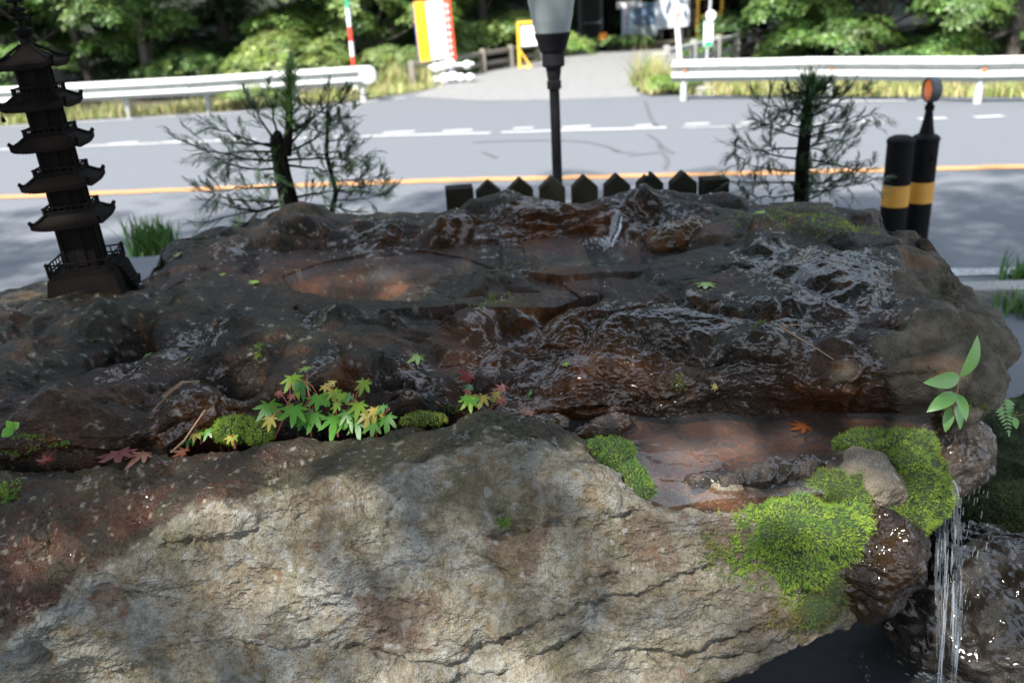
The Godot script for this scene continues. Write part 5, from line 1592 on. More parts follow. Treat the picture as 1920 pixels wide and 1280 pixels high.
# a strand of falling water: wobbling tube
func strand(parent: Node3D, called: String, from: Vector3, to: Vector3, throw: Vector3, r0: float, r1: float, m: Material) -> void:
	var pts := []
	var rad := []
	var n := 26
	var ph := rnd(0, 9)
	for i in n:
		var t := i / float(n - 1)
		var p := from.lerp(to, t * t) + throw * (t - t * t)
		p.x += 0.004 * sin(t * 11 + ph) * t
		p.z += 0.003 * cos(t * 9 + ph) * t
		pts.append(p)
		rad.append(lerpf(r0, r1, t) * (0.7 + 0.45 * sin(t * 17 + ph) * sin(t * 7.3 + ph * 2) + 0.25 * rng.randf()))
	var g := Geo.new()
	g.tube(pts, rad, 7, false)
	part(called, g.mesh(m), parent)


func build_stones_and_water() -> void:
	# stones
	stone("stone", "flat-topped rusty brown stone in the upper pool right of the water jet", Vector3(0.573, 1.020, -2.836), Vector3(0.125, 0.048, 0.075), Vector3(0.15, 0.25, 0.16), Color(0.055, 0.042, 0.020), Color(0.12, 0.045, 0.016), 0.9, 0.16)
	stone("stone", "pale rounded stone between two moss cushions at the pool outlet", Vector3(0.749, 0.790, -1.620), Vector3(0.075, 0.045, 0.075), Vector3(0.35, 0.3, -0.45), Color(0.20, 0.165, 0.125), Color(0.27, 0.23, 0.18), 0.0, 0.26)
	stone("stone", "brown stone lump behind the moss at the pool outlet", Vector3(0.703, 0.785, -1.679), Vector3(0.11, 0.04, 0.06), Vector3(0, 0.2, 0.1), Color(0.09, 0.07, 0.05), Color(0.16, 0.13, 0.10), 0.2, 0.1)
	stone("stone", "glistening wet brown stone under the moss, beside the waterfall", Vector3(0.705, 0.665, -1.481) + Vector3(0, 0, -0.03), Vector3(0.125, 0.12, 0.10), Vector3(0.2, 0.2, 0.3), Color(0.030, 0.018, 0.009), Color(0.020, 0.013, 0.008), 1.0, 0.22, 130)
	stone("stone", "dark wet stone under the right end of the rear boulder, behind the waterfall", Vector3(1.035, 0.720, -1.816) + Vector3(0, -0.02, -0.05), Vector3(0.125, 0.095, 0.10), Vector3(0.1, 0.3, 0.25), Color(0.075, 0.055, 0.040), Color(0.13, 0.10, 0.075), 0.55, 0.12, 110)
	stone("stone", "big wet boulder below the waterfall at the bottom right corner", Vector3(1.279, 0.170, -1.903), Vector3(0.34, 0.22, 0.30), Vector3(0.1, 0.5, -0.32), Color(0.026, 0.022, 0.019), Color(0.042, 0.036, 0.03), 1.0, 0.09, 130)
	stone("stone", "small pale rounded stone under the broad-leaved seedling", Vector3(1.048, 0.830, -1.860) + Vector3(0, 0, 0.0), Vector3(0.045, 0.034, 0.04), Vector3(0, 0, -0.3), Color(0.19, 0.15, 0.11), Color(0.24, 0.2, 0.15), 0.0, 0.1, 60)
	stone("stone", "black wet knobbly ledge standing in the front of the lower pool", Vector3(0.490, 0.795, -1.645), Vector3(0.125, 0.036, 0.038), Vector3(0, 0.06, -0.02), Color(0.030, 0.024, 0.020), Color(0.065, 0.05, 0.04), 1.0, 0.42, 130)
	stone("stone", "small black wet stone at the right end of the lower pool's ledge", Vector3(0.621, 0.795, -1.673), Vector3(0.05, 0.034, 0.036), Vector3(0, 0.5, 0.1), Color(0.030, 0.024, 0.020), Color(0.065, 0.05, 0.04), 1.0, 0.36, 80)
	for q in [[Vector3(0.052, 0.830, -1.889), 0.075, 0.4, "flat wet brown stone where the cascade meets the lower pool, under dead leaves"], [Vector3(0.205, 0.815, -1.899), 0.085, 1.9, "flat wet reddish stone at the left rim of the lower pool"]]:
		stone("stone", q[3], q[0], Vector3(q[1], 0.026, 0.035), Vector3(0, 0.2 * q[2], 0.05), Color(0.09, 0.05, 0.025), Color(0.06, 0.05, 0.04), 1.0, 0.16, 80)
	# reddish floor of the lower pool
	var s := patch([
		[Vector3(0.105, 0.740, -1.788), Vector3(0.185, 0.775, -1.842), Vector3(0.234, 0.785, -1.926), Vector3(0.245, 0.790, -2.017), Vector3(0.244, 0.790, -2.112)],
		[Vector3(0.292, 0.740, -1.655), Vector3(0.324, 0.772, -1.709), Vector3(0.355, 0.768, -1.809), Vector3(0.377, 0.775, -1.927), Vector3(0.390, 0.780, -2.065)],
		[Vector3(0.483, 0.740, -1.634), Vector3(0.509, 0.770, -1.692), Vector3(0.540, 0.766, -1.804), Vector3(0.556, 0.772, -1.911), Vector3(0.590, 0.780, -2.039)],
		[Vector3(0.660, 0.740, -1.615), Vector3(0.679, 0.770, -1.673), Vector3(0.709, 0.768, -1.793), Vector3(0.741, 0.772, -1.902), Vector3(0.773, 0.780, -2.014)],
		[Vector3(0.872, 0.720, -1.625), Vector3(0.871, 0.765, -1.660), Vector3(0.917, 0.765, -1.774), Vector3(0.939, 0.770, -1.867), Vector3(0.974, 0.770, -1.978)],
		[Vector3(1.042, 0.600, -1.797), Vector3(0.985, 0.700, -1.746), Vector3(0.997, 0.735, -1.793), Vector3(1.018, 0.750, -1.868), Vector3(1.057, 0.750, -1.977)],
	], [20, 30, 30, 26], [50, 50, 50, 50, 24])
	roughen(s, [], [], Vector4(0.006, 0.012, 0.006, 0.002), Vector3(1, 1, 1))
	var P: PackedVector3Array = s.P
	var col := PackedColorArray()
	for i in P.size():
		var t: float = noise.tone2.get_noise_3dv(P[i] * 1.6)
		var t2: float = noise.spot.get_noise_3dv(P[i])
		var c := blend(Color(0.150, 0.048, 0.012), Color(0.095, 0.042, 0.016), sstep(-0.2, 0.4, t))
		c = blend(c, Color(0.045, 0.027, 0.016), sstep(0.1, 0.5, -t))
		c = blend(c, Color(0.20, 0.10, 0.05), sstep(0.3, 0.6, t2) * 0.5)
		c.a = 0.0
		col.append(c)
	var bed := single("stone", rock_mesh(s, col), "reddish brown flat rock floor of the lower pool", "stone")
	bed.name = "pool_bed"
	# still water
	water_sheet("water", "shallow clear water of the upper left pool", pool_left, 0.970)
	water_sheet("water", "rippled water of the upper right pool where the jet falls", pool_right, 0.985)
	water_sheet("water", "shallow clear water of the lower pool over reddish rock", [Vector3(0.180, 0.800, -1.592), Vector3(0.068, 0.800, -1.975), Vector3(0.285, 0.800, -2.007), Vector3(0.699, 0.800, -1.958), Vector3(0.994, 0.800, -1.899), Vector3(0.930, 0.800, -1.709), Vector3(0.852, 0.800, -1.603), Vector3(0.641, 0.800, -1.573), Vector3(0.410, 0.800, -1.577), Vector3(0.273, 0.800, -1.551)], 0.800)
	# dark basin below
	var b := Geo.new()
	for p in [Vector3(-2.5, 0.0, 0.2), Vector3(3.2, 0.0, 0.2), Vector3(3.2, 0.0, -2.7), Vector3(-2.5, 0.0, -2.7)]:
		b.add(p + Vector3(0, 0.03, 0), Vector3.UP)
	b.quad(0, 1, 2, 3)
	setting("basin_floor", b.mesh(mat(0.012, 0.011, 0.010, 0.6)))
	water_sheet("water", "dark rippled water of the basin under the boulders", [Vector3(-2.4, 0, 0.1), Vector3(3.0, 0, 0.1), Vector3(3.0, 0, -2.3), Vector3(-2.4, 0, -2.3)], 0.12, "basin_water")
	# the jet that feeds the upper pool
	var jt := thing("water_jet", "thin jet of water splashing into the upper pool", "water jet", Vector3(0.332, 1.000, -2.816))
	var jp := jt.position
	strand(jt, "stream", Vector3(0.393, 1.060, -3.029) - jp, Vector3(0.326, 0.998, -2.811) - jp, Vector3(0.004, 0.02, 0.0), 0.010, 0.013, M.foam)
	strand(jt, "stream", Vector3(0.400, 1.050, -2.975) - jp, Vector3(0.352, 0.998, -2.832) - jp, Vector3(0.01, 0.014, 0.0), 0.006, 0.006, M.stream)
	var spl := Geo.new()
	for k in 90:
		var a := rnd(0, TAU)
		var r := absf(rng.randfn(0, 0.055))
		var p := Vector3(cos(a) * r - 0.01, rnd(0.0, 0.03) * (1.0 - r * 6.0), sin(a) * r * 0.7)
		p.y = maxf(p.y, 0.001)
		var q := p + Vector3(rnd(-0.012, 0.012), rnd(-0.002, 0.016), rnd(-0.008, 0.008))
		spl.tube([p, p.lerp(q, 0.5), q], [0.0008, rnd(0.0015, 0.0045), 0.0006], 5, false)
	var so := part("splash", spl.mesh(M.foam), jt)
	so.set_meta("kind", "stuff")
	# the waterfall off the lower pool
	var wf := thing("waterfall", "thin waterfall dropping from the pool outlet past the hanging moss", "waterfall", Vector3(1.039, 0.120, -1.759))
	var wp := wf.position
	# one thin uneven sheet of clear water, torn towards its foot, with brighter threads in it
	var lip := Vector3(0.900, 0.779, -1.640)
	for lane in 2:
		var sh := Geo.new()
		var nu := 15
		var nv := 60
		for j in nv + 1:
			var t := j / float(nv)
			for i in nu + 1:
				var u := i / float(nu) - 0.5
				var w: float = (0.030 if lane == 0 else 0.024) * (1.0 - 0.45 * t) * (1.0 + 0.3 * noise.spot.get_noise_2d(t * 0.3, lane))
				var x: float = (-0.016 if lane == 0 else 0.014) + u * w + 0.060 * t + 0.004 * sin(t * 9.0 + lane * 2.0)
				var rip: float = 0.006 * noise.tone2.get_noise_3d(u * 1.1 + lane * 5.0, t * 0.16, 1.0) + 0.004 * sin(u * 17.0 + lane)
				sh.add(lip - wp + Vector3(x, -0.66 * pow(t, 1.6) + 0.012 * t * (1.0 - t), 0.05 * sqrt(t) + rip + (0.0 if lane == 0 else 0.01)), Vector3(0, 0, 1))
		var SV := sh.v.duplicate()
		for j in nv + 1:
			for i in nu + 1:
				var k := j * (nu + 1) + i
				var du := SV[j * (nu + 1) + mini(i + 1, nu)] - SV[j * (nu + 1) + maxi(i - 1, 0)]
				var dv := SV[mini(j + 1, nv) * (nu + 1) + i] - SV[maxi(j - 1, 0) * (nu + 1) + i]
				sh.n[k] = dv.cross(du).normalized()
		for j in nv:
			for i in nu:
				var k := j * (nu + 1) + i
				if noise.spot.get_noise_3d(i * 0.05 + lane, j * 0.006, 2.0) < 0.42 - 0.45 * j / float(nv):
					sh.quad(k, k + 1, k + nu + 2, k + nu + 1)
		part("sheet", sh.mesh(M.stream), wf)
	var th := Geo.new()
	for k in 38:
		var lane := -0.016 if k % 2 else 0.014
		var t0 := rnd(0.0, 0.9)
		var t1 := minf(t0 + rnd(0.06, 0.22), 1.0)
		var off := rng.randfn(0, 0.007)
		var pts := []
		var rad := []
		for m in 7:
			var t := lerpf(t0, t1, m / 6.0)
			pts.append(lip - wp + Vector3(lane + off * (1.0 - 0.3 * t) + 0.060 * t + 0.003 * sin(t * 9.0 + k), -0.66 * pow(t, 1.6) + 0.012 * t * (1.0 - t), 0.05 * sqrt(t) + 0.006 + rnd(-0.001, 0.001)))
			rad.append((0.0006 + 0.0016 * sin(PI * m / 6.0)) * rnd(0.6, 1.3))
		th.tube(pts, rad, 5, false)
	part("thread", th.mesh(M.foam), wf).set_meta("kind", "stuff")
	var drops := Geo.new()
	for k in 90:
		var t := rng.randf()
		var p := Vector3(rnd(-0.045, 0.05) + 0.03 * (1.0 - t), lerpf(0.02, 0.6, t), rnd(-0.03, 0.04))
		drops.tube([p, p + Vector3(0, rnd(0.006, 0.022), 0)], [0.0009, 0.0011], 4)
	for k in 70:
		var a := rnd(0, TAU)
		var r := absf(rng.randfn(0, 0.09))
		var p := Vector3(cos(a) * r, rnd(0.0, 0.04), sin(a) * r)
		drops.tube([p, p + Vector3(cos(a) * 0.012, rnd(0.004, 0.014), sin(a) * 0.012)], [0.001, 0.0018], 4)
	var dr := part("droplets", drops.mesh(M.foam), wf)
	dr.set_meta("kind", "stuff")


# --- picket fence, lamp and road posts ---
func build_fence_lamp_bollards() -> void:
	var tops := [[860, 350, 0], [914, 338, 1], [974, 334, 1], [1034, 331, 1], [1095, 329, 1], [1156, 326, 1], [1218, 325, 2], [1281, 321, 1], [1339, 333, 0]]
	var feet := Vector3(-0.218, 0.912, -4.350)
	var fe := thing("picket_fence", "low dark wooden fence of pointed pickets behind the rear boulder", "fence", Vector3(feet.x, 0, feet.z))
	var a0 := Vector3(-0.218, 0.912, -4.350)
	var a1 := Vector3(1.018, 0.905, -4.250)
	for k in tops.size():
		var f := k / 8.0
		var ys := [Vector3(-0.218, 0.912, -4.350).y, Vector3(-0.075, 0.937, -4.340).y, Vector3(0.082, 0.942, -4.320).y, Vector3(0.238, 0.943, -4.310).y, Vector3(0.396, 0.941, -4.300).y, Vector3(0.553, 0.942, -4.290).y, Vector3(0.711, 0.943, -4.275).y, Vector3(0.870, 0.942, -4.260).y, Vector3(1.018, 0.905, -4.250).y]
		var xs := [Vector3(-0.218, 0.912, -4.350).x, Vector3(-0.075, 0.937, -4.340).x, Vector3(0.082, 0.942, -4.320).x, Vector3(0.238, 0.943, -4.310).x, Vector3(0.396, 0.941, -4.300).x, Vector3(0.553, 0.942, -4.290).x, Vector3(0.711, 0.938, -4.275).x, Vector3(0.870, 0.942, -4.260).x, Vector3(1.018, 0.905, -4.250).x]
		var top: float = ys[k]
		var at := Vector3(xs[k], 0, lerpf(a0.z, a1.z, f)) - fe.position
		var w := 0.122 if k else 0.135
		var dth := 0.075 if tops[k][2] else 0.11
		var poly := PackedVector2Array()
		match tops[k][2]:
			0:
				poly = PackedVector2Array([Vector2(-w / 2, 0), Vector2(-w / 2, top), Vector2(w / 2, top), Vector2(w / 2, 0)])
			1:
				poly = PackedVector2Array([Vector2(-w / 2, 0), Vector2(-w / 2, top - 0.052), Vector2(-0.004, top), Vector2(0.004, top), Vector2(w / 2, top - 0.052), Vector2(w / 2, 0)])
			2:
				poly = PackedVector2Array([Vector2(-w / 2, 0), Vector2(-w / 2, top - 0.05), Vector2(-0.018, top - 0.012), Vector2(-0.012, top - 0.02), Vector2(0.0, top - 0.02), Vector2(0.004, top), Vector2(0.02, top - 0.006), Vector2(w / 2, top - 0.05), Vector2(w / 2, 0)])
		part("picket", prism(poly, dth, M.picket), fe, Transform3D(Basis(Vector3.UP, 0.05 + rnd(-0.03, 0.03)), at))
	for y in [0.3, 0.7]:
		var g := Geo.new()
		var b := Vector3(a1.x, 0, a1.z) - fe.position
		g.box(Transform3D(Basis.looking_at(b.normalized(), Vector3.UP), b * 0.5 + Vector3(0, y, -0.08)), Vector3(0.03, 0.07, b.length()), 0.006)
		part("rail", g.mesh(M.picket), fe)
	# lamp
	var lb := Vector3(0.285, 1.132, -4.600)
	var lamp := thing("garden_lamp", "black lamp post with a frosted white globe behind the picket fence", "lamp", Vector3(lb.x, 0, lb.z))
	var y_cup := Vector3(0.272, 1.432, -4.600).y
	var y_glass := Vector3(0.282, 1.580, -4.600).y
	var pole := Geo.new()
	pole.lathe(Transform3D(), [Vector2(0.06, 0), Vector2(0.06, 0.05), Vector2(0.0255, 0.06), Vector2(0.0255, y_cup - 0.11), Vector2(0.0255, y_cup - 0.11), Vector2(0.036, y_cup - 0.105), Vector2(0.036, y_cup - 0.07), Vector2(0.031, y_cup - 0.065), Vector2(0.04, y_cup)], 18)
	part("pole", pole.mesh(M.black), lamp)
	var cup := Geo.new()
	cup.lathe(Transform3D(), [Vector2(0.0, y_cup - 0.002), Vector2(0.052, y_cup), Vector2(0.056, y_cup + 0.01), Vector2(0.056, y_cup + 0.065), Vector2(0.064, y_cup + 0.075), Vector2(0.088, y_glass + 0.0), Vector2(0.09, y_glass + 0.012), Vector2(0.08, y_glass + 0.014)], 28)
	part("cup", cup.mesh(M.black), lamp)
	var gl := Geo.new()
	gl.lathe(Transform3D(), [Vector2(0.083, y_glass + 0.008), Vector2(0.098, y_glass + 0.07), Vector2(0.113, y_glass + 0.16), Vector2(0.124, y_glass + 0.26), Vector2(0.122, y_glass + 0.30)], 32)
	part("globe", gl.mesh(M.globe), lamp)
	var capg := Geo.new()
	capg.lathe(Transform3D(), [Vector2(0.128, y_glass + 0.295), Vector2(0.13, y_glass + 0.32), Vector2(0.1, y_glass + 0.36), Vector2(0.03, y_glass + 0.40), Vector2(0.0, y_glass + 0.41)], 28)
	part("cap", capg.mesh(M.black), lamp)
	# road posts
	var i := 0
	for q in [[Vector3(2.247, 0.911, -5.000), "black rubber road post with a yellow band, without a reflector on top", 0], [Vector3(2.444, 0.894, -5.120), "black rubber road post with a yellow band and a round orange reflector on top", 1]]:
		var top: float = q[0].y
		var b := thing("road_post", q[1], "post", Vector3(q[0].x, 0, q[0].z), 0.0, "black road posts with yellow bands")
		var g := Geo.new()
		var r := 0.073
		var yb := top - 0.265
		g.lathe(Transform3D(), [Vector2(r, 0), Vector2(r, yb - 0.11), Vector2(r, yb + 0.01), Vector2(r, top - 0.03), Vector2(r, top - 0.03), Vector2(r + 0.004, top - 0.028), Vector2(r + 0.004, top - 0.012), Vector2(r - 0.006, top), Vector2(r - 0.03, top + 0.012), Vector2(0, top + 0.016)], 28)
		part("body", g.mesh(M.rubber), b)
		var bd := Geo.new()
		bd.lathe(Transform3D(), [Vector2(r + 0.002, yb - 0.118), Vector2(r + 0.002, yb + 0.005)], 28)
		part("band", bd.mesh(M.band), b)
		if q[2]:
			var k := Geo.new()
			k.lathe(Transform3D(), [Vector2(0.042, top + 0.01), Vector2(0.030, top + 0.07), Vector2(0.020, top + 0.14), Vector2(0.020, top + 0.14), Vector2(0.026, top + 0.142), Vector2(0.026, top + 0.17), Vector2(0.018, top + 0.172), Vector2(0.018, top + 0.20)], 18)
			part("neck", k.mesh(M.rubber), b)
			var hd := Geo.new()
			var xf := Transform3D(Basis(Vector3.UP, -1.55) * Basis(Vector3.RIGHT, PI / 2), Vector3(0, top + 0.255, 0))
			hd.lathe(xf, [Vector2(0.0, -0.035), Vector2(0.055, -0.035), Vector2(0.068, -0.025), Vector2(0.07, 0.02), Vector2(0.066, 0.028), Vector2(0.060, 0.028), Vector2(0.058, 0.018), Vector2(0.0, 0.018)], 26)
			part("reflector_housing", hd.mesh(M.steel_dark), b)
			var ln := Geo.new()
			ln.lathe(xf, [Vector2(0.057, 0.020), Vector2(0.03, 0.027), Vector2(0.0, 0.029)], 26)
			part("reflector", ln.mesh(M.orange_glass), b)
			var bt := Geo.new()
			bt.lathe(Transform3D(Basis(Vector3.RIGHT, PI / 2), Vector3(0.02, top - 0.12, r - 0.002)), [Vector2(0.014, 0), Vector2(0.012, 0.006), Vector2(0, 0.008)], 12)
			part("stud", bt.mesh(M.rubber), b)


func prism(poly: PackedVector2Array, depth: float, m: Material) -> ArrayMesh:
	var g := Geo.new()
	var t := Geometry2D.triangulate_polygon(poly)
	for s in [-1.0, 1.0]:
		var o := g.v.size()
		for p in poly:
			g.add(Vector3(p.x, p.y, s * depth * 0.5), Vector3(0, 0, s))
		for i in t.size() / 3:
			g.face(o + t[i * 3], o + t[i * 3 + 1], o + t[i * 3 + 2])
	for i in poly.size():
		var a := poly[i]
		var b := poly[(i + 1) % poly.size()]
		var nn := Vector3(a.y - b.y, b.x - a.x, 0).normalized()
		var mid := (a + b) * 0.5
		if Geometry2D.is_point_in_polygon(mid + Vector2(nn.x, nn.y) * 0.002, poly):
			nn = -nn
		var o := g.v.size()
		for q in [Vector3(a.x, a.y, -depth / 2), Vector3(b.x, b.y, -depth / 2), Vector3(b.x, b.y, depth / 2), Vector3(a.x, a.y, depth / 2)]:
			g.add(q, nn)
		g.quad(o, o + 1, o + 2, o + 3)
	return g.mesh(m)


# --- the two pruned firs and the thin one ---
func needle_mesh() -> ArrayMesh:
	var g := Geo.new()
	for k in 16:
		var t := k / 15.0
		for s in [-1.0, 1.0]:
			var root := Vector3(0, 0, -t)
			var d := Vector3(s * 0.8, 0.25 + 0.25 * sin(k * 2.1), -0.6).normalized()
			var side := d.cross(Vector3.UP).normalized() * 0.022
			var a := g.add(root - side, Vector3.UP)
			var b := g.add(root + side, Vector3.UP)
			var c := g.add(root + d * (0.34 - 0.12 * t), Vector3.UP)
			g.face(a, b, c)
	return g.mesh(M.leaf)


func fir_branch(t: Node3D, needles: Array, cols: Array, from: Vector3, dir: Vector3, length: float, r: float, tint: Color, dense: float) -> void:
	var g := Geo.new()
	var pts := []
	var rad := []
	var n := 9
	length *= 0.86
	var bend := Vector3(rnd(-0.25, 0.25), rnd(-0.25, 0.35), rnd(-0.25, 0.25))
	for i in n:
		var f := i / float(n - 1)
		pts.append(from + dir * length * f + bend * length * f * f + Vector3(rnd(-1, 1), rnd(-1, 1), rnd(-1, 1)) * 0.010 * f)
		rad.append(r * (1.0 - 0.85 * f))
	for k in n:
		rad[k] *= 0.62
	r *= 0.62
	g.tube(pts, rad, 6)
	# side twigs, one mesh with the branch they grow from
	for k in int(11 * length / 0.35) + 3:
		var f := rnd(0.18, 1.0)
		var i := mini(int(f * (n - 1)), n - 2)
		var p: Vector3 = pts[i].lerp(pts[i + 1], f * (n - 1) - i)
		var d := (dir + rdir() * 0.9 + Vector3(0, 0.1, 0)).normalized()
		var L := length * rnd(0.10, 0.30) * (1.15 - 0.5 * f)
		var q := p + d * L
		var e := q + (d + Vector3(0, rnd(-0.4, 0.5), 0) + rdir() * 0.4).normalized() * L * 0.6
		g.tube([p, q, e], [r * 0.28, r * 0.2, r * 0.07], 5)
		if rng.randf() < dense + 0.2:
			for m in 11:
				var s := rnd(0.026, 0.044)
				var at := q.lerp(e, (m - 2) / 4.0) if m > 2 else p.lerp(q, 0.4 + 0.3 * m)
				var dd := ((e - q).normalized() + rdir() * 0.6).normalized()
				needles.append(Transform3D(Basis.looking_at(dd, Vector3(0.1, 1, 0.05)).scaled_local(Vector3.ONE * s), at))
				cols.append(tint * rnd(0.6, 1.4))
	part("branch", g.mesh(M.dark_bark), t)


func build_small_trees() -> void:
	var nm := needle_mesh()
	var dark := Color(0.018, 0.045, 0.014)
	# left fir: cut-off trunk with a thin green leader
	var p0 := Vector3(-0.971, 0.925, -4.000)
	var base := Vector3(p0.x + 0.03, 0, p0.z)
	var t := thing("pruned_fir", "small pruned fir with a cut-off trunk and a fresh green leader, left of the fence", "tree", base)
	var g := Geo.new()
	var a := Vector3(-0.973, 0.942, -4.000) - base
	var b := Vector3(-0.985, 1.077, -4.000) - base
	var c := Vector3(-0.988, 1.247, -4.000) - base
	g.tube([Vector3(0.05, -0.05, 0), a, b, c, c + Vector3(0.012, 0.03, 0)], [0.06, 0.044, 0.038, 0.030, 0.012], 12)
	part("trunk", g.mesh(M.dark_bark), t)
	var lead := Geo.new()
	var l1 := Vector3(-0.931, 1.262, -4.000) - base
	var l2 := Vector3(-0.908, 1.421, -4.000) - base
	var l3 := Vector3(-0.879, 1.542, -4.000) - base
	lead.tube([Vector3(-0.959, 1.170, -4.000) - base, l1, l2, l3], [0.026, 0.018, 0.012, 0.004], 8)
	part("leader", lead.mesh(M.dark_bark), t)
	var nx := []
	var nc := []
	for q in [[Vector3(-1.006, 1.220, -4.000), Vector3(-1, 0.12, 0.2), 0.26], [Vector3(-0.998, 1.149, -4.000), Vector3(-1, 0.05, 0.3), 0.42], [Vector3(-1.004, 1.185, -4.000), Vector3(-1, 0.10, -0.1), 0.42], [Vector3(-0.998, 1.113, -4.000), Vector3(-1, -0.05, 0.2), 0.38], [Vector3(-0.997, 1.029, -4.000), Vector3(-1, 0.05, 0.1), 0.40], [Vector3(-0.989, 0.968, -4.000), Vector3(-1, -0.02, 0.3), 0.42], [Vector3(-0.985, 0.943, -4.000), Vector3(-1, -0.05, 0.2), 0.36], [Vector3(-0.955, 1.182, -4.000), Vector3(1, 0.22, 0.1), 0.34], [Vector3(-0.955, 1.147, -4.000), Vector3(1, 0.05, 0.2), 0.34], [Vector3(-0.954, 1.123, -4.000), Vector3(1, -0.1, 0.3), 0.3], [Vector3(-0.961, 0.978, -4.000), Vector3(1, 0.1, 0.2), 0.34], [Vector3(-0.961, 0.942, -4.000), Vector3(1, 0.06, 0.2), 0.30], [Vector3(-0.934, 1.263, -4.000), Vector3(1, 0.35, 0.1), 0.28], [Vector3(-0.940, 1.216, -4.000), Vector3(0.8, 0.5, -0.1), 0.26], [Vector3(-0.996, 1.238, -4.000), Vector3(-0.5, 0.9, 0.1), 0.22], [Vector3(-0.973, 1.237, -4.000), Vector3(-0.2, 1.0, 0.1), 0.22], [Vector3(-0.988, 1.053, -4.000), Vector3(0.2, 0.1, 1), 0.30], [Vector3(-0.990, 1.172, -4.000), Vector3(-0.3, 0.05, 1), 0.26], [Vector3(-0.985, 0.980, -4.000), Vector3(-0.5, -0.1, 1), 0.32], [Vector3(-1.013, 1.209, -4.000), Vector3(-1, 0.35, 0.1), 0.34], [Vector3(-0.971, 0.955, -4.000), Vector3(-0.8, -0.2, 0.4), 0.40]]:
		fir_branch(t, nx, nc, q[0] - base, q[1].normalized(), q[2], 0.010, dark, 0.62)
	for k in 200:
		var f := rnd(0.0, 1.0)
		var q := l1.lerp(l3, f)
		var d := (rdir() + Vector3(0, 0.5, 0)).normalized()
		var len_ := 0.09 * (1.1 - f)
		nx.append(Transform3D(Basis.looking_at(d, Vector3(0.1, 1, 0.05)).scaled_local(Vector3.ONE * rnd(0.04, 0.075)), q + d * len_ * rng.randf()))
		nc.append(Color(0.045, 0.095, 0.018) * rnd(0.6, 1.4))
	scatter("needles", nm, nx, nc, t).set_meta("kind", "stuff")
	# thin fir just right of it
	var p1 := Vector3(-0.807, 0.877, -4.100)
	var base1 := Vector3(p1.x + 0.02, 0, p1.z)
	var t1 := thing("thin_fir", "thin dark young fir standing just right of the cut-off fir trunk", "tree", base1)
	var g1 := Geo.new()
	g1.tube([Vector3(0, -0.05, 0), Vector3(-0.806, 0.884, -4.100) - base1, Vector3(-0.775, 0.971, -4.100) - base1, Vector3(-0.797, 1.144, -4.100) - base1, Vector3(-0.764, 1.356, -4.100) - base1], [0.022, 0.014, 0.012, 0.010, 0.004], 8)
	part("trunk", g1.mesh(M.dark_bark), t1)
	nx = []
	nc = []
	for q in [[Vector3(-0.766, 1.344, -4.100), Vector3(0.6, 0.3, 0.2), 0.16], [Vector3(-0.771, 1.321, -4.100), Vector3(-0.6, 0.4, 0.2), 0.12], [Vector3(-0.777, 1.275, -4.100), Vector3(1, 0.1, 0.2), 0.18], [Vector3(-0.784, 1.239, -4.100), Vector3(-0.7, 0.2, 0.3), 0.14], [Vector3(-0.787, 1.204, -4.100), Vector3(1, 0.05, 0.2), 0.2], [Vector3(-0.795, 1.156, -4.100), Vector3(1, 0.0, 0.1), 0.24], [Vector3(-0.797, 1.144, -4.100), Vector3(-0.7, 0.1, 0.3), 0.14], [Vector3(-0.793, 1.095, -4.100), Vector3(1, -0.05, 0.2), 0.22], [Vector3(-0.781, 1.021, -4.100), Vector3(1, 0.05, 0.2), 0.26], [Vector3(-0.780, 0.971, -4.100), Vector3(1, 0.1, 0.2), 0.3], [Vector3(-0.789, 0.934, -4.100), Vector3(1, -0.05, 0.3), 0.26], [Vector3(-0.785, 1.046, -4.100), Vector3(0.2, 0.1, 1), 0.2], [Vector3(-0.776, 1.286, -4.100), Vector3(0.1, 0.2, 1), 0.14]]:
		fir_branch(t1, nx, nc, q[0] - base1, q[1].normalized(), q[2], 0.006, Color(0.018, 0.05, 0.016), 0.9)
	scatter("needles", nm, nx, nc, t1).set_meta("kind", "stuff")
	# right fir
	var p2 := Vector3(1.400, 0.781, -4.100)
	var base2 := Vector3(p2.x, 0, p2.z)
	var t2 := thing("pruned_fir", "small bushy-topped pruned fir between the picket fence and the road posts", "tree", base2)
	var g2 := Geo.new()
	g2.tube([Vector3(0, -0.05, 0), Vector3(1.400, 0.781, -4.100) - base2, Vector3(1.391, 0.994, -4.100) - base2, Vector3(1.397, 1.164, -4.100) - base2, Vector3(1.400, 1.328, -4.100) - base2], [0.05, 0.036, 0.031, 0.026, 0.010], 12)
	part("trunk", g2.mesh(M.dark_bark), t2)
	nx = []
	nc = []
	var spec := [[Vector3(1.402, 1.293, -4.100), 0.12, 0.14], [Vector3(1.400, 1.258, -4.100), 0.3, 0.18], [Vector3(1.397, 1.223, -4.100), 0.2, 0.26], [Vector3(1.395, 1.183, -4.100), 0.25, 0.32], [Vector3(1.393, 1.140, -4.100), 0.15, 0.34], [Vector3(1.391, 1.097, -4.100), 0.1, 0.36], [Vector3(1.392, 1.048, -4.100), 0.12, 0.38], [Vector3(1.393, 0.999, -4.100), 0.05, 0.40], [Vector3(1.394, 0.945, -4.100), 0.08, 0.38], [Vector3(1.395, 0.890, -4.100), 0.0, 0.36], [Vector3(1.396, 0.839, -4.100), 0.0, 0.36], [Vector3(1.399, 0.799, -4.100), 0.02, 0.32]]
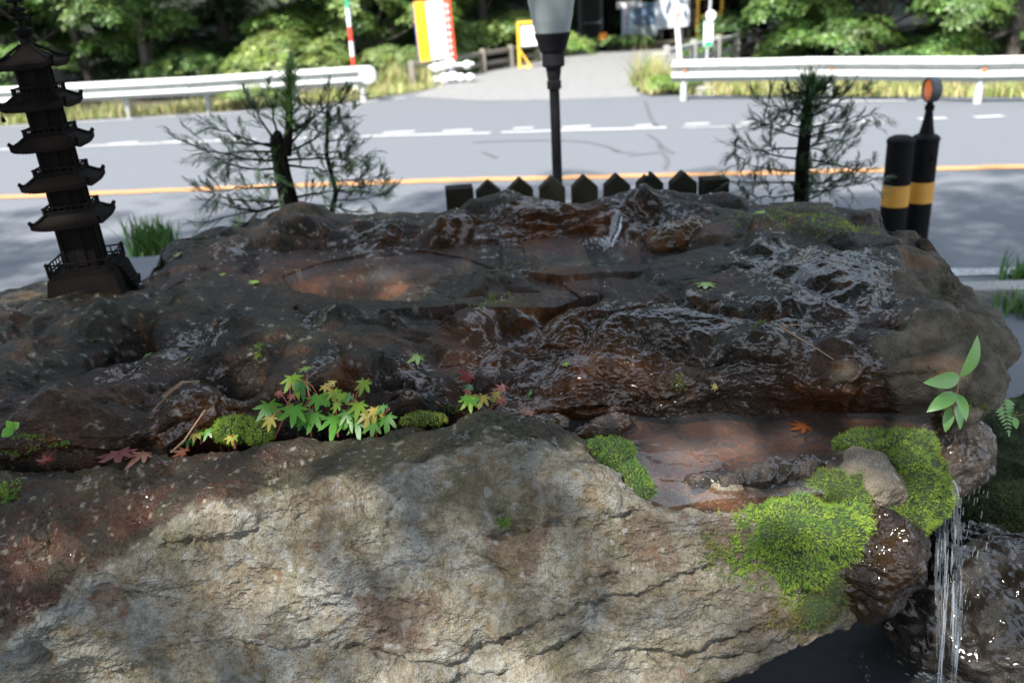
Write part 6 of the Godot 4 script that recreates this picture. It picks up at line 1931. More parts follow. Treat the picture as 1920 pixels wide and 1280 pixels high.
	for q in spec:
		for s in [-1.0, 1.0]:
			fir_branch(t2, nx, nc, q[0] - base2, Vector3(s, q[1] + rnd(-0.12, 0.16), rnd(-0.3, 0.4)).normalized(), q[2] * rnd(0.85, 1.05), 0.0085, dark, 0.58)
		fir_branch(t2, nx, nc, q[0] - base2, Vector3(rnd(-0.5, 0.5), q[1], 1).normalized(), q[2] * 0.6, 0.007, dark, 0.6)
	var top := Vector3(1.403, 1.281, -4.100) - base2
	for k in 380:
		var d := rdir()
		var q := top + d * Vector3(0.085, 0.10, 0.085) * rnd(0.3, 1.0)
		nx.append(Transform3D(Basis.looking_at((d + Vector3(0, 0.3, 0)).normalized(), Vector3(0.1, 1, 0.05)).scaled_local(Vector3.ONE * rnd(0.035, 0.06)), q))
		nc.append(dark * rnd(0.6, 1.5))
	scatter("needles", nm, nx, nc, t2).set_meta("kind", "stuff")


# --- cast-iron pagoda ---
func roof_mesh(half: float, inner: float, rise: float, upturn: float, thick: float, m: Material) -> ArrayMesh:
	var g := Geo.new()
	var ns := 60
	var nt := 9
	for side in 4:
		var b := Basis(Vector3.UP, side * PI / 2)
		var top := []
		var P := []
		for j in nt + 1:
			var t := j / float(nt)
			for i in ns + 1:
				var s := -1.0 + 2.0 * i / ns
				var w := lerpf(half, inner, t)
				var y: float = rise * pow(t, 1.7) + upturn * pow(absf(s), 5.0) * pow(1.0 - t, 1.5)
				y += 0.0022 * absf(sin(i * PI / 3.0)) * (1.0 - 0.3 * t)
				P.append(Vector3(s * w, y, w + upturn * 0.35 * pow(absf(s), 6.0) * (1.0 - t)))
		for j in nt + 1:
			for i in ns + 1:
				var k := j * (ns + 1) + i
				var du: Vector3 = P[j * (ns + 1) + mini(i + 1, ns)] - P[j * (ns + 1) + maxi(i - 1, 0)]
				var dv: Vector3 = P[mini(j + 1, nt) * (ns + 1) + i] - P[maxi(j - 1, 0) * (ns + 1) + i]
				top.append(g.add(b * P[k], (b * du.cross(dv)).normalized()))
		for j in nt:
			for i in ns:
				var k := j * (ns + 1) + i
				g.quad(top[k], top[k + 1], top[k + ns + 2], top[k + ns + 1])
		# fascia and underside
		var e0 := []
		var e1 := []
		var e2 := []
		for i in ns + 1:
			var p: Vector3 = P[i]
			e0.append(g.add(b * p, b * Vector3(0, 0, 1)))
			e1.append(g.add(b * (p + Vector3(0, -thick, -0.002)), b * Vector3(0, -0.3, 1).normalized()))
			var s := -1.0 + 2.0 * i / ns
			e2.append(g.add(b * Vector3(s * inner * 0.9, -thick * 0.4, inner * 0.9), b * Vector3.DOWN))
		for i in ns:
			g.quad(e0[i], e0[i + 1], e1[i + 1], e1[i])
			g.quad(e1[i], e1[i + 1], e2[i + 1], e2[i])
	return g.mesh(m)


func build_pagoda() -> void:
	var at := Vector3(-1.358, 0.934, -2.800)
	var y0 := Vector3(-1.364, 0.945, -2.738).y
	var t := thing("pagoda", "dark cast-iron model of a five-storey pagoda standing on the rear boulder", "pagoda", Vector3(at.x, y0, at.z), 0.15)
	t.rotation.z = 0.035
	# plinth
	var g := Geo.new()
	for q in [[0.120, 0.120, 0.0, 0.02], [0.113, 0.100, 0.02, 0.085], [0.095, 0.095, 0.085, 0.098]]:
		var c := []
		for side in 4:
			var b := Basis(Vector3.UP, side * PI / 2)
			var nn := b * Vector3(0, (q[0] - q[1]) / (q[3] - q[2]), 1).normalized()
			var o := g.v.size()
			g.add(b * Vector3(-q[0], q[2], q[0]), nn)
			g.add(b * Vector3(q[0], q[2], q[0]), nn)
			g.add(b * Vector3(q[1], q[3], q[1]), nn)
			g.add(b * Vector3(-q[1], q[3], q[1]), nn)
			g.quad(o, o + 1, o + 2, o + 3)
			c.append(g.add(b * Vector3(q[1], q[3], q[1]), Vector3.UP))
		g.quad(c[0], c[1], c[2], c[3])
	part("plinth", g.mesh(M.iron_red), t)
	var st := Geo.new()
	for k in 5:
		st.box(Transform3D(Basis(), Vector3(0.100 + k * 0.008, 0.082 - k * 0.018, 0.0)), Vector3(0.022, 0.018, 0.06), 0.002)
	part("stairs", st.mesh(M.iron), t)
	railing(t, 0.092, 0.098, 0.036, true)
	# storeys
	var eave := [0.255, 0.373, 0.492, 0.611, 0.728]
	var half := [0.100, 0.097, 0.094, 0.091, 0.084]
	var wall := [0.050, 0.045, 0.042, 0.039, 0.037]
	var floor_y := 0.098
	for k in 5:
		var w := Geo.new()
		var wy0 := floor_y
		var wy1: float = eave[k] + 0.012
		w.box(Transform3D(Basis(), Vector3(0, (wy0 + wy1) / 2, 0)), Vector3(wall[k] * 2, wy1 - wy0, wall[k] * 2), 0.002)
		var wo := part("storey_wall", w.mesh(M.iron), t)
		for side in 4:
			var b := Basis(Vector3.UP, side * PI / 2)
			for x in [-0.9, -0.32, 0.32, 0.9]:
				var pl := Geo.new()
				pl.box(Transform3D(b, b * Vector3(x * wall[k], (wy0 + wy1) / 2, wall[k] + 0.002)), Vector3(0.008, wy1 - wy0, 0.006), 0.001)
				part("pillar", pl.mesh(M.iron), wo)
			var dr := Geo.new()
			dr.box(Transform3D(b, b * Vector3(0, wy0 + (wy1 - wy0) * 0.42, wall[k] + 0.001)), Vector3(wall[k] * 0.5, (wy1 - wy0) * 0.7, 0.004), 0.001)
			part("door", dr.mesh(M.iron_red), wo)
		# brackets under the eaves
		var br := Geo.new()
		for side in 4:
			var b := Basis(Vector3.UP, side * PI / 2)
			for x in [-0.95, -0.5, 0.0, 0.5, 0.95]:
				br.box(Transform3D(b, b * Vector3(x * wall[k], eave[k] - 0.008, wall[k] + 0.011)), Vector3(0.010, 0.014, 0.022), 0.001)
				br.box(Transform3D(b, b * Vector3(x * wall[k], eave[k] - 0.001, wall[k] + 0.021)), Vector3(0.012, 0.008, 0.04), 0.001)
		part("bracket_row", br.mesh(M.iron), t)
		var rise := 0.030 if k < 4 else 0.050
		var inner: float = wall[mini(k + 1, 4)] + 0.014 if k < 4 else 0.014
		var ro := part("roof", roof_mesh(half[k], inner, rise, 0.011, 0.016, M.iron_red), t, Transform3D(Basis(), Vector3(0, eave[k], 0)))
		for side in 4:
			var b := Basis(Vector3.UP, side * PI / 2 + PI / 4)
			var rg := Geo.new()
			var d: float = half[k] * 1.414
			rg.tube([b * Vector3(0, rise + 0.004, inner * 1.414), b * Vector3(0, rise * 0.35 + 0.006, lerpf(d, inner * 1.414, 0.45)), b * Vector3(0, 0.010, d * 0.93), b * Vector3(0, 0.019, d * 1.02), b * Vector3(0, 0.017, d * 1.04)], [0.004, 0.005, 0.006, 0.007, 0.003], 7)
			part("corner_ridge", rg.mesh(M.iron), ro)
			if k == 3 and side == 3:
				var bell := Geo.new()
				bell.lathe(Transform3D(Basis(), b * Vector3(0, -0.022, d * 1.0)), [Vector2(0.0, -0.013), Vector2(0.007, -0.013), Vector2(0.006, -0.004), Vector2(0.003, 0.001), Vector2(0.001, 0.004), Vector2(0.001, 0.036)], 9)
				part("bell", bell.mesh(M.iron), ro)
		if k < 4:
			floor_y = eave[k] + rise - 0.004
			railing(t, wall[k + 1] + 0.018, floor_y, 0.026, false)
	# spire
	var sp := Geo.new()
	var ty: float = eave[4] + 0.050
	sp.lathe(Transform3D(), [Vector2(0.016, ty - 0.004), Vector2(0.016, ty + 0.022), Vector2(0.024, ty + 0.03), Vector2(0.03, ty + 0.044), Vector2(0.02, ty + 0.05), Vector2(0.006, ty + 0.054), Vector2(0.005, ty + 0.34), Vector2(0.0, ty + 0.37)], 16)
	var so := part("spire", sp.mesh(M.iron), t)
	for k in 9:
		var rg := Geo.new()
		var ry := ty + 0.075 + k * 0.025
		var rr := 0.024 - k * 0.0008
		rg.lathe(Transform3D(), [Vector2(0.004, ry - 0.005), Vector2(rr, ry - 0.006), Vector2(rr + 0.002, ry), Vector2(rr, ry + 0.004), Vector2(0.004, ry + 0.008)], 16)
		part("ring", rg.mesh(M.iron), so)


func railing(t: Node3D, half: float, y: float, h: float, posts: bool) -> void:
	var o := Node3D.new()
	o.name = "railing"
	t.add_child(o, true)
	for side in 4:
		var b := Basis(Vector3.UP, side * PI / 2)
		var g := Geo.new()
		for f in [0.35, 0.95]:
			g.box(Transform3D(b, b * Vector3(0, y + h * f, half)), Vector3(half * 2 + (0.012 if not posts else 0.0), 0.005, 0.005), 0.001)
		for k in 7:
			g.box(Transform3D(b, b * Vector3(half * (-0.9 + 0.3 * k), y + h * 0.48, half)), Vector3(0.004, h * 0.95, 0.004), 0.001)
		g.box(Transform3D(b, b * Vector3(0, y + 0.002, half * 0.97)), Vector3(half * 2.0 - 0.01, 0.006, half * 0.12), 0.001)
		part("rail", g.mesh(M.iron), o)
		var p := Geo.new()
		var hh := h * (1.25 if posts else 1.1)
		p.lathe(Transform3D(Basis(), b * Vector3(half, y, half)), [Vector2(0.006, -0.002), Vector2(0.006, hh * 0.75), Vector2(0.009, hh * 0.8), Vector2(0.007, hh * 0.88), Vector2(0.0, hh)], 8)
		part("newel_post", p.mesh(M.iron), o)


# --- moss ---
func shoots(parent: Node, called: String, spots: Array, size: float, tint: Color, tint2: Color) -> MultiMeshInstance3D:
	var xfs := []
	var cols := []
	for q in spots:
		var n: Vector3 = q[1]
		var p: Vector3 = q[0]
		var a: float = noise.tone2.get_noise_3dv(p * 2.0)
		var d: Vector3 = (n + Vector3(0, -0.15, 0.1) + rdir() * 0.55).normalized()
		xfs.append(Transform3D(up_basis(d, rnd(0, TAU), size * 0.54 * rnd(0.6, 1.4)), p - n * size * 0.1))
		var c := tint.lerp(tint2, clampf(0.5 + a * 1.4 + rnd(-0.25, 0.25), 0, 1)) * rnd(0.7, 1.3)
		cols.append(c)
	return scatter(called, shoot_meshes[rng.randi() % 3], xfs, cols, parent)


func moss_cushion(label: String, ells: Array, per_area: float, size: float, tint: Color, tint2: Color) -> void:
	var at: Vector3 = ells[0][0]
	var t := thing("moss_cushion", label, "moss", at, 0.0, "bright moss cushions on the boulders")
	var g := Geo.new()
	var spots := []
	for e in ells:
		var c: Vector3 = e[0]
		var r: Vector3 = e[1]
		var nu := 40
		var nv := 24
		var ids := []
		for j in nv + 1:
			var th := PI * j / float(nv)
			for i in nu:
				var ph := TAU * i / float(nu)
				var d := Vector3(sin(th) * cos(ph), cos(th), sin(th) * sin(ph))
				var p: Vector3 = c + d * r * (0.90 + 0.30 * noise.tone2.get_noise_3dv((c + d * r) * 1.2))
				ids.append(g.add(p - at, (d / r).normalized()))
		for j in nv:
			for i in nu:
				var a := j * nu + i
				var b := j * nu + (i + 1) % nu
				g.quad(ids[a], ids[b], ids[b + nu], ids[a + nu])
		var area := 4.0 * PI * pow((pow(r.x * r.y, 1.6) + pow(r.x * r.z, 1.6) + pow(r.y * r.z, 1.6)) / 3.0, 1.0 / 1.6)
		for k in int(area * per_area * 3.4):
			var d := rdir()
			var n := (d / r).normalized()
			if n.y < -0.75 or n.z < -0.55:
				continue
			var p: Vector3 = c + d * r * (0.91 + 0.30 * noise.tone2.get_noise_3dv((c + d * r) * 1.2))
			var inside := false
			for o in ells:
				if o != e and ((p - o[0]) / o[1]).length_squared() < 0.86:
					inside = true
			if not inside:
				spots.append([p - at, n])
	part("cushion", g.mesh(M.moss_base), t)
	shoots(t, "shoots", spots, size, tint, tint2).set_meta("kind", "stuff")


func moss_patch(label: String, rock: Dictionary, at: Vector3, reach: Vector3, count: int, size: float, tint: Color, tint2: Color) -> void:
	var P: PackedVector3Array = rock.P
	var near := []
	for i in range(0, P.size(), 2):
		var d: Vector3 = (P[i] - at) / reach
		if d.length_squared() < 1.0:
			near.append(i)
	if near.is_empty():
		return
	var spots := []
	for k in int(count * 1.6):
		var i: int = near[rng.randi() % near.size()]
		var d: float = ((P[i] - at) / reach).length()
		if rng.randf() < (1.15 - d) and noise.spot.get_noise_3dv(P[i] * 1.3) > -0.25 + 0.4 * d:
			spots.append([P[i] + Vector3(rnd(-1, 1), 0, rnd(-1, 1)) * 0.002, (rock.N[i] + Vector3(0, 0.5, 0)).normalized()])
	if spots.is_empty():
		return
	var o := shoots(self, "moss_patch", spots, size * 1.7, tint, tint2)
	tag(o, label, "moss", "thin moss patches on the boulders", "stuff")


func build_moss() -> void:
	var lime := Color(0.20, 0.29, 0.028)
	var green := Color(0.085, 0.17, 0.018)
	var olive := Color(0.13, 0.14, 0.025)
	var brown := Color(0.10, 0.075, 0.022)
	moss_cushion("large bright moss cushion drooping over the front boulder's right end", [[Vector3(0.543, 0.775, -1.503), Vector3(0.105, 0.052, 0.085)], [Vector3(0.485, 0.765, -1.524), Vector3(0.055, 0.04, 0.055)], [Vector3(0.617, 0.745, -1.494), Vector3(0.065, 0.075, 0.06)], [Vector3(0.547, 0.715, -1.471), Vector3(0.075, 0.08, 0.055)], [Vector3(0.525, 0.650, -1.457), Vector3(0.032, 0.055, 0.035)], [Vector3(0.658, 0.755, -1.522), Vector3(0.05, 0.05, 0.05)], [Vector3(0.464, 0.750, -1.502), Vector3(0.03, 0.045, 0.035)]], 20000, 0.0165, lime, green)
	moss_cushion("dark and rusty lower fringe of moss below the large bright cushion", [[Vector3(0.597, 0.665, -1.465), Vector3(0.06, 0.07, 0.045)], [Vector3(0.565, 0.620, -1.442), Vector3(0.06, 0.045, 0.04)]], 16000, 0.0155, Color(0.055, 0.10, 0.018), brown)
	moss_cushion("round dark green moss cushion left of the pale outlet stone", [[Vector3(0.682, 0.785, -1.593), Vector3(0.062, 0.05, 0.06)], [Vector3(0.642, 0.795, -1.624), Vector3(0.04, 0.026, 0.04)], [Vector3(0.721, 0.735, -1.565), Vector3(0.055, 0.055, 0.05)]], 19000, 0.0155, Color(0.16, 0.24, 0.025), Color(0.09, 0.12, 0.02))
	moss_cushion("big thick moss cushion hanging at the pool outlet beside the waterfall", [[Vector3(0.838, 0.805, -1.675), Vector3(0.075, 0.07, 0.09)], [Vector3(0.846, 0.765, -1.629), Vector3(0.070, 0.085, 0.07)], [Vector3(0.787, 0.815, -1.723), Vector3(0.085, 0.035, 0.06)], [Vector3(0.820, 0.720, -1.599), Vector3(0.055, 0.06, 0.05)], [Vector3(0.772, 0.715, -1.591), Vector3(0.045, 0.04, 0.05)], [Vector3(0.890, 0.785, -1.669), Vector3(0.03, 0.05, 0.05)]], 18000, 0.017, lime * 0.9, Color(0.09, 0.15, 0.02))
	moss_cushion("bright moss cushion on the left rim of the lower pool", [[Vector3(0.211, 0.830, -1.739), Vector3(0.05, 0.026, 0.055)], [Vector3(0.242, 0.800, -1.671), Vector3(0.042, 0.032, 0.05)], [Vector3(0.251, 0.785, -1.619), Vector3(0.035, 0.03, 0.035)], [Vector3(0.227, 0.812, -1.707), Vector3(0.042, 0.028, 0.045)], [Vector3(0.246, 0.792, -1.644), Vector3(0.036, 0.03, 0.04)], [Vector3(0.177, 0.845, -1.753), Vector3(0.03, 0.016, 0.03)]], 21000, 0.014, Color(0.20, 0.29, 0.035), Color(0.07, 0.17, 0.03))
	moss_cushion("fluffy lime-green moss tuft in the crevice left of the maple seedlings", [[Vector3(-0.662, 0.865, -1.894), Vector3(0.055, 0.03, 0.035)], [Vector3(-0.609, 0.860, -1.881), Vector3(0.03, 0.022, 0.03)]], 26000, 0.020, Color(0.24, 0.32, 0.03), Color(0.13, 0.22, 0.02))
	moss_cushion("flat yellow-green moss pad in the crevice right of the maple seedlings", [[Vector3(-0.225, 0.865, -1.892), Vector3(0.058, 0.014, 0.022)]], 30000, 0.015, Color(0.28, 0.32, 0.04), Color(0.16, 0.22, 0.03))
	moss_patch("thin bright moss on the crest of the rear boulder, beside the right fir", rear, Vector3(0.903, 1.075, -2.752), Vector3(0.22, 0.05, 0.15), 2600, 0.010, lime, olive)
	moss_patch("thin moss streak on the rear boulder's crest nearest the road posts", rear, Vector3(1.032, 1.070, -2.638), Vector3(0.13, 0.05, 0.10), 1100, 0.010, lime, olive)
	moss_patch("dark leafy moss on the mound between the two upper pools", rear, Vector3(-0.060, 1.010, -2.420), Vector3(0.11, 0.06, 0.06), 900, 0.014, Color(0.10, 0.16, 0.02), olive)
	moss_patch("small green moss tuft beside the twig on the rear boulder", rear, Vector3(0.756, 1.020, -2.076), Vector3(0.055, 0.03, 0.03), 620, 0.012, green, Color(0.05, 0.12, 0.02))
	moss_patch("dark moss strip left of the twig on the rear boulder", rear, Vector3(0.598, 1.010, -2.034), Vector3(0.055, 0.04, 0.035), 520, 0.011, Color(0.06, 0.13, 0.02), olive)
	moss_patch("hanging yellowish moss above the lower pool's back edge", rear, Vector3(0.548, 0.860, -1.887), Vector3(0.035, 0.06, 0.05), 700, 0.014, Color(0.17, 0.19, 0.03), olive)
	moss_patch("faint dark moss strip down the wet cascade above the lower pool", rear, Vector3(0.395, 0.910, -1.926), Vector3(0.05, 0.07, 0.06), 600, 0.012, Color(0.05, 0.08, 0.02), olive)
	moss_patch("ragged thin moss along the left edge of the large bright cushion", front, Vector3(0.453, 0.740, -1.462), Vector3(0.06, 0.09, 0.06), 1500, 0.013, lime, green)
	moss_patch("ragged brownish moss creeping down the rock face below the large cushion", front, Vector3(0.539, 0.620, -1.428), Vector3(0.09, 0.06, 0.06), 1300, 0.012, olive, brown)
	moss_patch("small moss tuft in the front boulder's long crack", front, Vector3(-0.038, 0.790, -1.525), Vector3(0.03, 0.02, 0.03), 330, 0.010, green, lime)
	moss_patch("scattered moss spots on the front boulder left of the large cushion", front, Vector3(0.387, 0.745, -1.471), Vector3(0.045, 0.055, 0.05), 700, 0.012, Color(0.06, 0.14, 0.02), olive)
	moss_patch("thin moss along the pool rim above the large cushion", front, Vector3(0.416, 0.820, -1.514), Vector3(0.08, 0.02, 0.03), 500, 0.011, lime, olive)
	moss_patch("moss at the far left edge of the front boulder's wet top", front, Vector3(-1.135, 0.830, -1.718), Vector3(0.05, 0.03, 0.04), 420, 0.012, green, lime)
	moss_patch("moss tuft in the crevice at the far left beside the small round-leaved seedling", rear, Vector3(-1.141, 0.870, -1.840), Vector3(0.08, 0.04, 0.05), 520, 0.011, green, olive)
	moss_patch("green moss in the crevice just left of the red fallen leaves", rear, Vector3(-1.052, 0.860, -1.815), Vector3(0.07, 0.04, 0.04), 460, 0.012, Color(0.05, 0.12, 0.02), green)
	moss_patch("narrow moss streak on the wet rock above the maple seedlings", rear, Vector3(-0.664, 0.960, -2.132), Vector3(0.018, 0.04, 0.05), 320, 0.010, green, lime)
	moss_patch("moss around the foot of the broad-leaved seedling", rear, Vector3(1.051, 0.820, -1.851), Vector3(0.07, 0.05, 0.06), 900, 0.012, olive, green)
	moss_patch("moss below the maple sprig near the cascade", rear, Vector3(-0.140, 0.850, -1.954), Vector3(0.05, 0.03, 0.04), 380, 0.011, Color(0.06, 0.14, 0.03), green)
	# mossy bank on the right, below the boulders
	var bank := patch([
		[Vector3(0.939, 0.020, -1.838), Vector3(1.101, 0.100, -2.099), Vector3(1.193, 0.160, -2.327), Vector3(1.360, 0.200, -2.636), Vector3(1.571, 0.200, -3.018)],
		[Vector3(1.146, 0.040, -1.858), Vector3(1.239, 0.160, -2.081), Vector3(1.296, 0.260, -2.223), Vector3(1.437, 0.300, -2.487), Vector3(1.680, 0.280, -2.932)],
		[Vector3(1.343, 0.100, -1.897), Vector3(1.414, 0.220, -2.057), Vector3(1.467, 0.330, -2.181), Vector3(1.628, 0.360, -2.461), Vector3(1.901, 0.330, -2.934)],
		[Vector3(1.583, 0.120, -1.895), Vector3(1.654, 0.250, -2.042), Vector3(1.712, 0.360, -2.164), Vector3(1.877, 0.400, -2.427), Vector3(2.239, 0.360, -2.964)],
	], [18, 18, 18, 14], [26, 30, 30])
	roughen(bank, [], [], Vector4(0.05, 0.03, 0.02, 0.004), Vector3.ONE)
	var col := PackedColorArray()
	for i in bank.P.size():
		col.append(Color(0.03, 0.036, 0.012, 0.2))
	var bo := single("mossy_bank", rock_mesh(bank, col), "dark mossy bank behind the waterfall at the right edge", "bank")
	bo.set_meta("kind", "structure")
	var spots := []
	var P: PackedVector3Array = bank.P
	for k in 9000:
		var i := rng.randi() % P.size()
		if noise.tone.get_noise_3dv(P[i]) > -0.28:
			spots.append([P[i] + Vector3(rnd(-1, 1), 0, rnd(-1, 1)) * 0.012, (bank.N[i] + Vector3.UP * 0.4).normalized()])
	var o := shoots(self, "moss_carpet", spots, 0.022, Color(0.075, 0.13, 0.02), Color(0.05, 0.07, 0.018))
	tag(o, "dark green moss carpet on the bank behind the waterfall", "moss", "", "stuff")
	tufts("grass", "green grass tuft on the ground right of the pagoda", [[Vector3(-2.021, 0.550, -4.770), Vector3(-1.867, 0.550, -4.802)]], 260, 0.12, 0.25, 0.5, [Color(0.05, 0.13, 0.03), Color(0.08, 0.17, 0.04)])
	tufts("grass", "green weeds at the kerb on the right edge of the view", [[Vector3(2.760, 0.000, -4.511), Vector3(3.009, -0.000, -4.512)]], 160, 0.2, 0.15, 0.35, [Color(0.06, 0.13, 0.03)])
	tufts("grass", "small green weeds at the road's near edge, right side", [[Vector3(3.016, 0.000, -5.034), Vector3(3.238, 0.000, -5.056)]], 130, 0.2, 0.1, 0.28, [Color(0.06, 0.14, 0.03)])


# --- seedlings and other small plants ---
func leaf_at(parent: Node3D, mesh: Mesh, at: Vector3, yaw: float, pitch: float, roll: float, size: float) -> void:
	size *= 1.0
	part("leaf", mesh, parent, Transform3D((Basis(Vector3.UP, yaw) * Basis(Vector3.RIGHT, pitch) * Basis(Vector3.BACK, roll)).scaled_local(Vector3.ONE * size), at))


# leaves: [leaf centre, colour, yaw, pitch, size]; every leaf hangs on a red stalk from the stem top
func maple(label: String, root: Vector3, top: Vector3, leaves: Array) -> void:
	var t := thing("maple_seedling", label, "seedling", root, 0.0, "young maple seedlings in the crevice")
	var g := Geo.new()
	var b := top - root
	g.tube([Vector3(0, -0.015, 0), b * 0.5 + Vector3(0.003, 0, 0.002), b], [0.0022, 0.0018, 0.0011], 6)
	for q in leaves:
		var e: Vector3 = q[0] - root
		var s := b * rnd(0.55, 1.0)
		g.tube([s, s.lerp(e, 0.5) + Vector3(0, 0.008, 0), e], [0.0011, 0.0009, 0.0007], 5)
	part("stem", g.mesh(M.red_stem), t)
	for q in leaves:
		leaf_at(t, maple_leaf(q[1], rng.randi() % 3), q[0] - root, q[2], q[3], rnd(-0.3, 0.3), q[4])


func build_plants() -> void:
	var S := PI
	# leaves fall towards the viewer: yaw near PI turns the tip to +z, pitch tips it down
	maple("maple seedling at the left of the row, with a long two-toned leaf hanging lowest", Vector3(-0.577, 0.855, -1.886), Vector3(-0.523, 0.930, -1.880), [
		[Vector3(-0.582, 0.925, -1.899), "leaf_green", S + 0.15, -0.75, 0.060], [Vector3(-0.573, 0.905, -1.870), "leaf_gold", S - 0.3, -0.8, 0.036], [Vector3(-0.533, 0.965, -1.962), "leaf_lime", S + 0.5, -0.5, 0.045], [Vector3(-0.561, 0.945, -1.921), "leaf_pink", S + 1.0, -0.4, 0.020], [Vector3(-0.522, 0.945, -1.901), "leaf_pink", S - 0.2, -0.4, 0.018], [Vector3(-0.515, 0.925, -1.878), "leaf_green", S - 0.1, -0.55, 0.056]])
	maple("tallest maple seedling, with a small leaf on a long red stem", Vector3(-0.489, 0.855, -1.886), Vector3(-0.493, 0.965, -1.938), [
		[Vector3(-0.493, 0.985, -1.969), "leaf_lime", S - 0.9, -0.1, 0.028], [Vector3(-0.509, 0.955, -1.950), "leaf_deep", S + 0.3, -0.8, 0.036], [Vector3(-0.464, 0.935, -1.909), "leaf_green", S - 0.1, -0.5, 0.044], [Vector3(-0.475, 0.900, -1.887), "leaf_green", S - 0.4, -0.6, 0.055], [Vector3(-0.504, 0.890, -1.886), "leaf_deep", S + 0.6, -0.6, 0.040]])
	maple("maple seedling with yellowish young leaves in the middle of the row", Vector3(-0.424, 0.855, -1.878), Vector3(-0.432, 0.955, -1.927), [
		[Vector3(-0.449, 0.955, -1.923), "leaf_gold", S + 0.9, -0.25, 0.030], [Vector3(-0.427, 0.965, -1.923), "leaf_gold", S - 0.5, -0.2, 0.022], [Vector3(-0.427, 0.945, -1.912), "leaf_lime", S + 0.1, -0.7, 0.034], [Vector3(-0.407, 0.940, -1.902), "leaf_lime", S - 0.3, -0.7, 0.034], [Vector3(-0.416, 0.925, -1.882), "leaf_lime", S - 0.4, -0.6, 0.026], [Vector3(-0.426, 0.895, -1.877), "leaf_green", S + 0.0, -0.35, 0.050], [Vector3(-0.450, 0.935, -1.913), "leaf_green", S + 0.5, -0.4, 0.036], [Vector3(-0.399, 0.890, -1.872), "leaf_green", S - 0.6, -0.45, 0.042]])
	maple("maple seedling at the right of the row, with an upright lime leaf", Vector3(-0.379, 0.855, -1.878), Vector3(-0.380, 0.940, -1.898), [
		[Vector3(-0.357, 0.955, -1.935), "leaf_lime", S - 0.4, -0.7, 0.040], [Vector3(-0.389, 0.935, -1.904), "leaf_green", S - 0.9, -0.2, 0.034], [Vector3(-0.365, 0.925, -1.876), "leaf_lime", S - 0.1, -0.65, 0.042], [Vector3(-0.393, 0.910, -1.870), "leaf_green", S + 0.3, -0.6, 0.040], [Vector3(-0.372, 0.890, -1.863), "leaf_green", S + 0.1, -0.6, 0.042]])
	maple("maple seedling at the right end of the row, with gold and green leaves", Vector3(-0.332, 0.855, -1.867), Vector3(-0.332, 0.910, -1.877), [
		[Vector3(-0.327, 0.915, -1.863), "leaf_gold", S + 0.1, -0.55, 0.036], [Vector3(-0.307, 0.920, -1.867), "leaf_green", S - 0.7, -0.3, 0.034], [Vector3(-0.343, 0.905, -1.860), "leaf_gold", S - 0.1, -0.7, 0.036], [Vector3(-0.300, 0.900, -1.851), "leaf_green", S - 0.1, -0.7, 0.044], [Vector3(-0.332, 0.885, -1.852), "leaf_green", S - 0.2, -0.6, 0.042], [Vector3(-0.295, 0.915, -1.859), "leaf_pink", S - 1.1, -0.2, 0.018]])
	maple("maple sprig of green leaves above the grey rock, right of the flat moss pad", Vector3(-0.111, 0.850, -1.938), Vector3(-0.114, 0.890, -1.969), [
		[Vector3(-0.121, 0.890, -1.958), "leaf_green", S + 0.9, -0.3, 0.036], [Vector3(-0.111, 0.885, -1.955), "leaf_lime", S + 0.0, -0.6, 0.042], [Vector3(-0.096, 0.885, -1.959), "leaf_green", S - 0.9, -0.3, 0.034], [Vector3(-0.079, 0.885, -1.963), "leaf_gold", S - 0.3, -0.55, 0.036], [Vector3(-0.116, 0.900, -1.979), "leaf_pink", S + 0.5, -0.4, 0.018], [Vector3(-0.105, 0.905, -1.979), "leaf_deep", S - 1.2, 0.0, 0.022]])
	maple("reddish maple sprig nearest the cascade", Vector3(-0.065, 0.845, -1.978), Vector3(-0.047, 0.880, -2.000), [
		[Vector3(-0.026, 0.885, -2.003), "leaf_pink", S - 1.5, 0.05, 0.030], [Vector3(-0.047, 0.880, -1.991), "leaf_gold", S - 0.3, -0.6, 0.030], [Vector3(-0.039, 0.870, -1.980), "leaf_pink", S + 0.4, -0.6, 0.024], [Vector3(-0.058, 0.865, -1.984), "leaf_lime", S + 1.2, -0.2, 0.022]])
	maple("small maple sprig beside the dry twig in the crevice", Vector3(-0.750, 0.855, -1.881), Vector3(-0.750, 0.875, -1.902), [
		[Vector3(-0.762, 0.870, -1.881), "leaf_gold", S + 0.2, -0.5, 0.024], [Vector3(-0.751, 0.872, -1.886), "leaf_lime", S - 0.5, -0.4, 0.028], [Vector3(-0.730, 0.875, -1.886), "leaf_green", S - 0.2, -0.6, 0.030], [Vector3(-0.779, 0.860, -1.880), "leaf_deep", S + 0.3, -0.7, 0.024]])
	maple("tiny gold maple sprig in front of the fluffy moss tuft", Vector3(-0.660, 0.855, -1.849), Vector3(-0.661, 0.870, -1.852), [[Vector3(-0.666, 0.870, -1.853), "leaf_gold", S + 0.4, -0.6, 0.024], [Vector3(-0.656, 0.872, -1.853), "leaf_lime", S - 0.4, -0.5, 0.020]])
	# broad-leaved seedling
	var r0 := on_rock(rear, Vector3(1.008, 0.810, -1.869))
	var root: Vector3 = r0[0]
	var t := thing("broadleaf_seedling", "broad-leaved seedling with six oval leaves, above the waterfall", "seedling", root)
	var big := ovate(M.leaf_broad, 0.40, 0.22, 0.22)
	var s0 := Vector3(0.980, 0.820, -1.832)
	var s1 := Vector3(0.974, 0.900, -1.808)
	var s2 := Vector3(0.974, 0.960, -1.806)
	var lift := Vector3(0, 0, 0.05)
	var g := Geo.new()
	g.tube([Vector3(0, -0.01, 0), s0 + lift - root, s1 + lift - root, s2 + lift - root], [0.0028, 0.0024, 0.0022, 0.0014], 7)
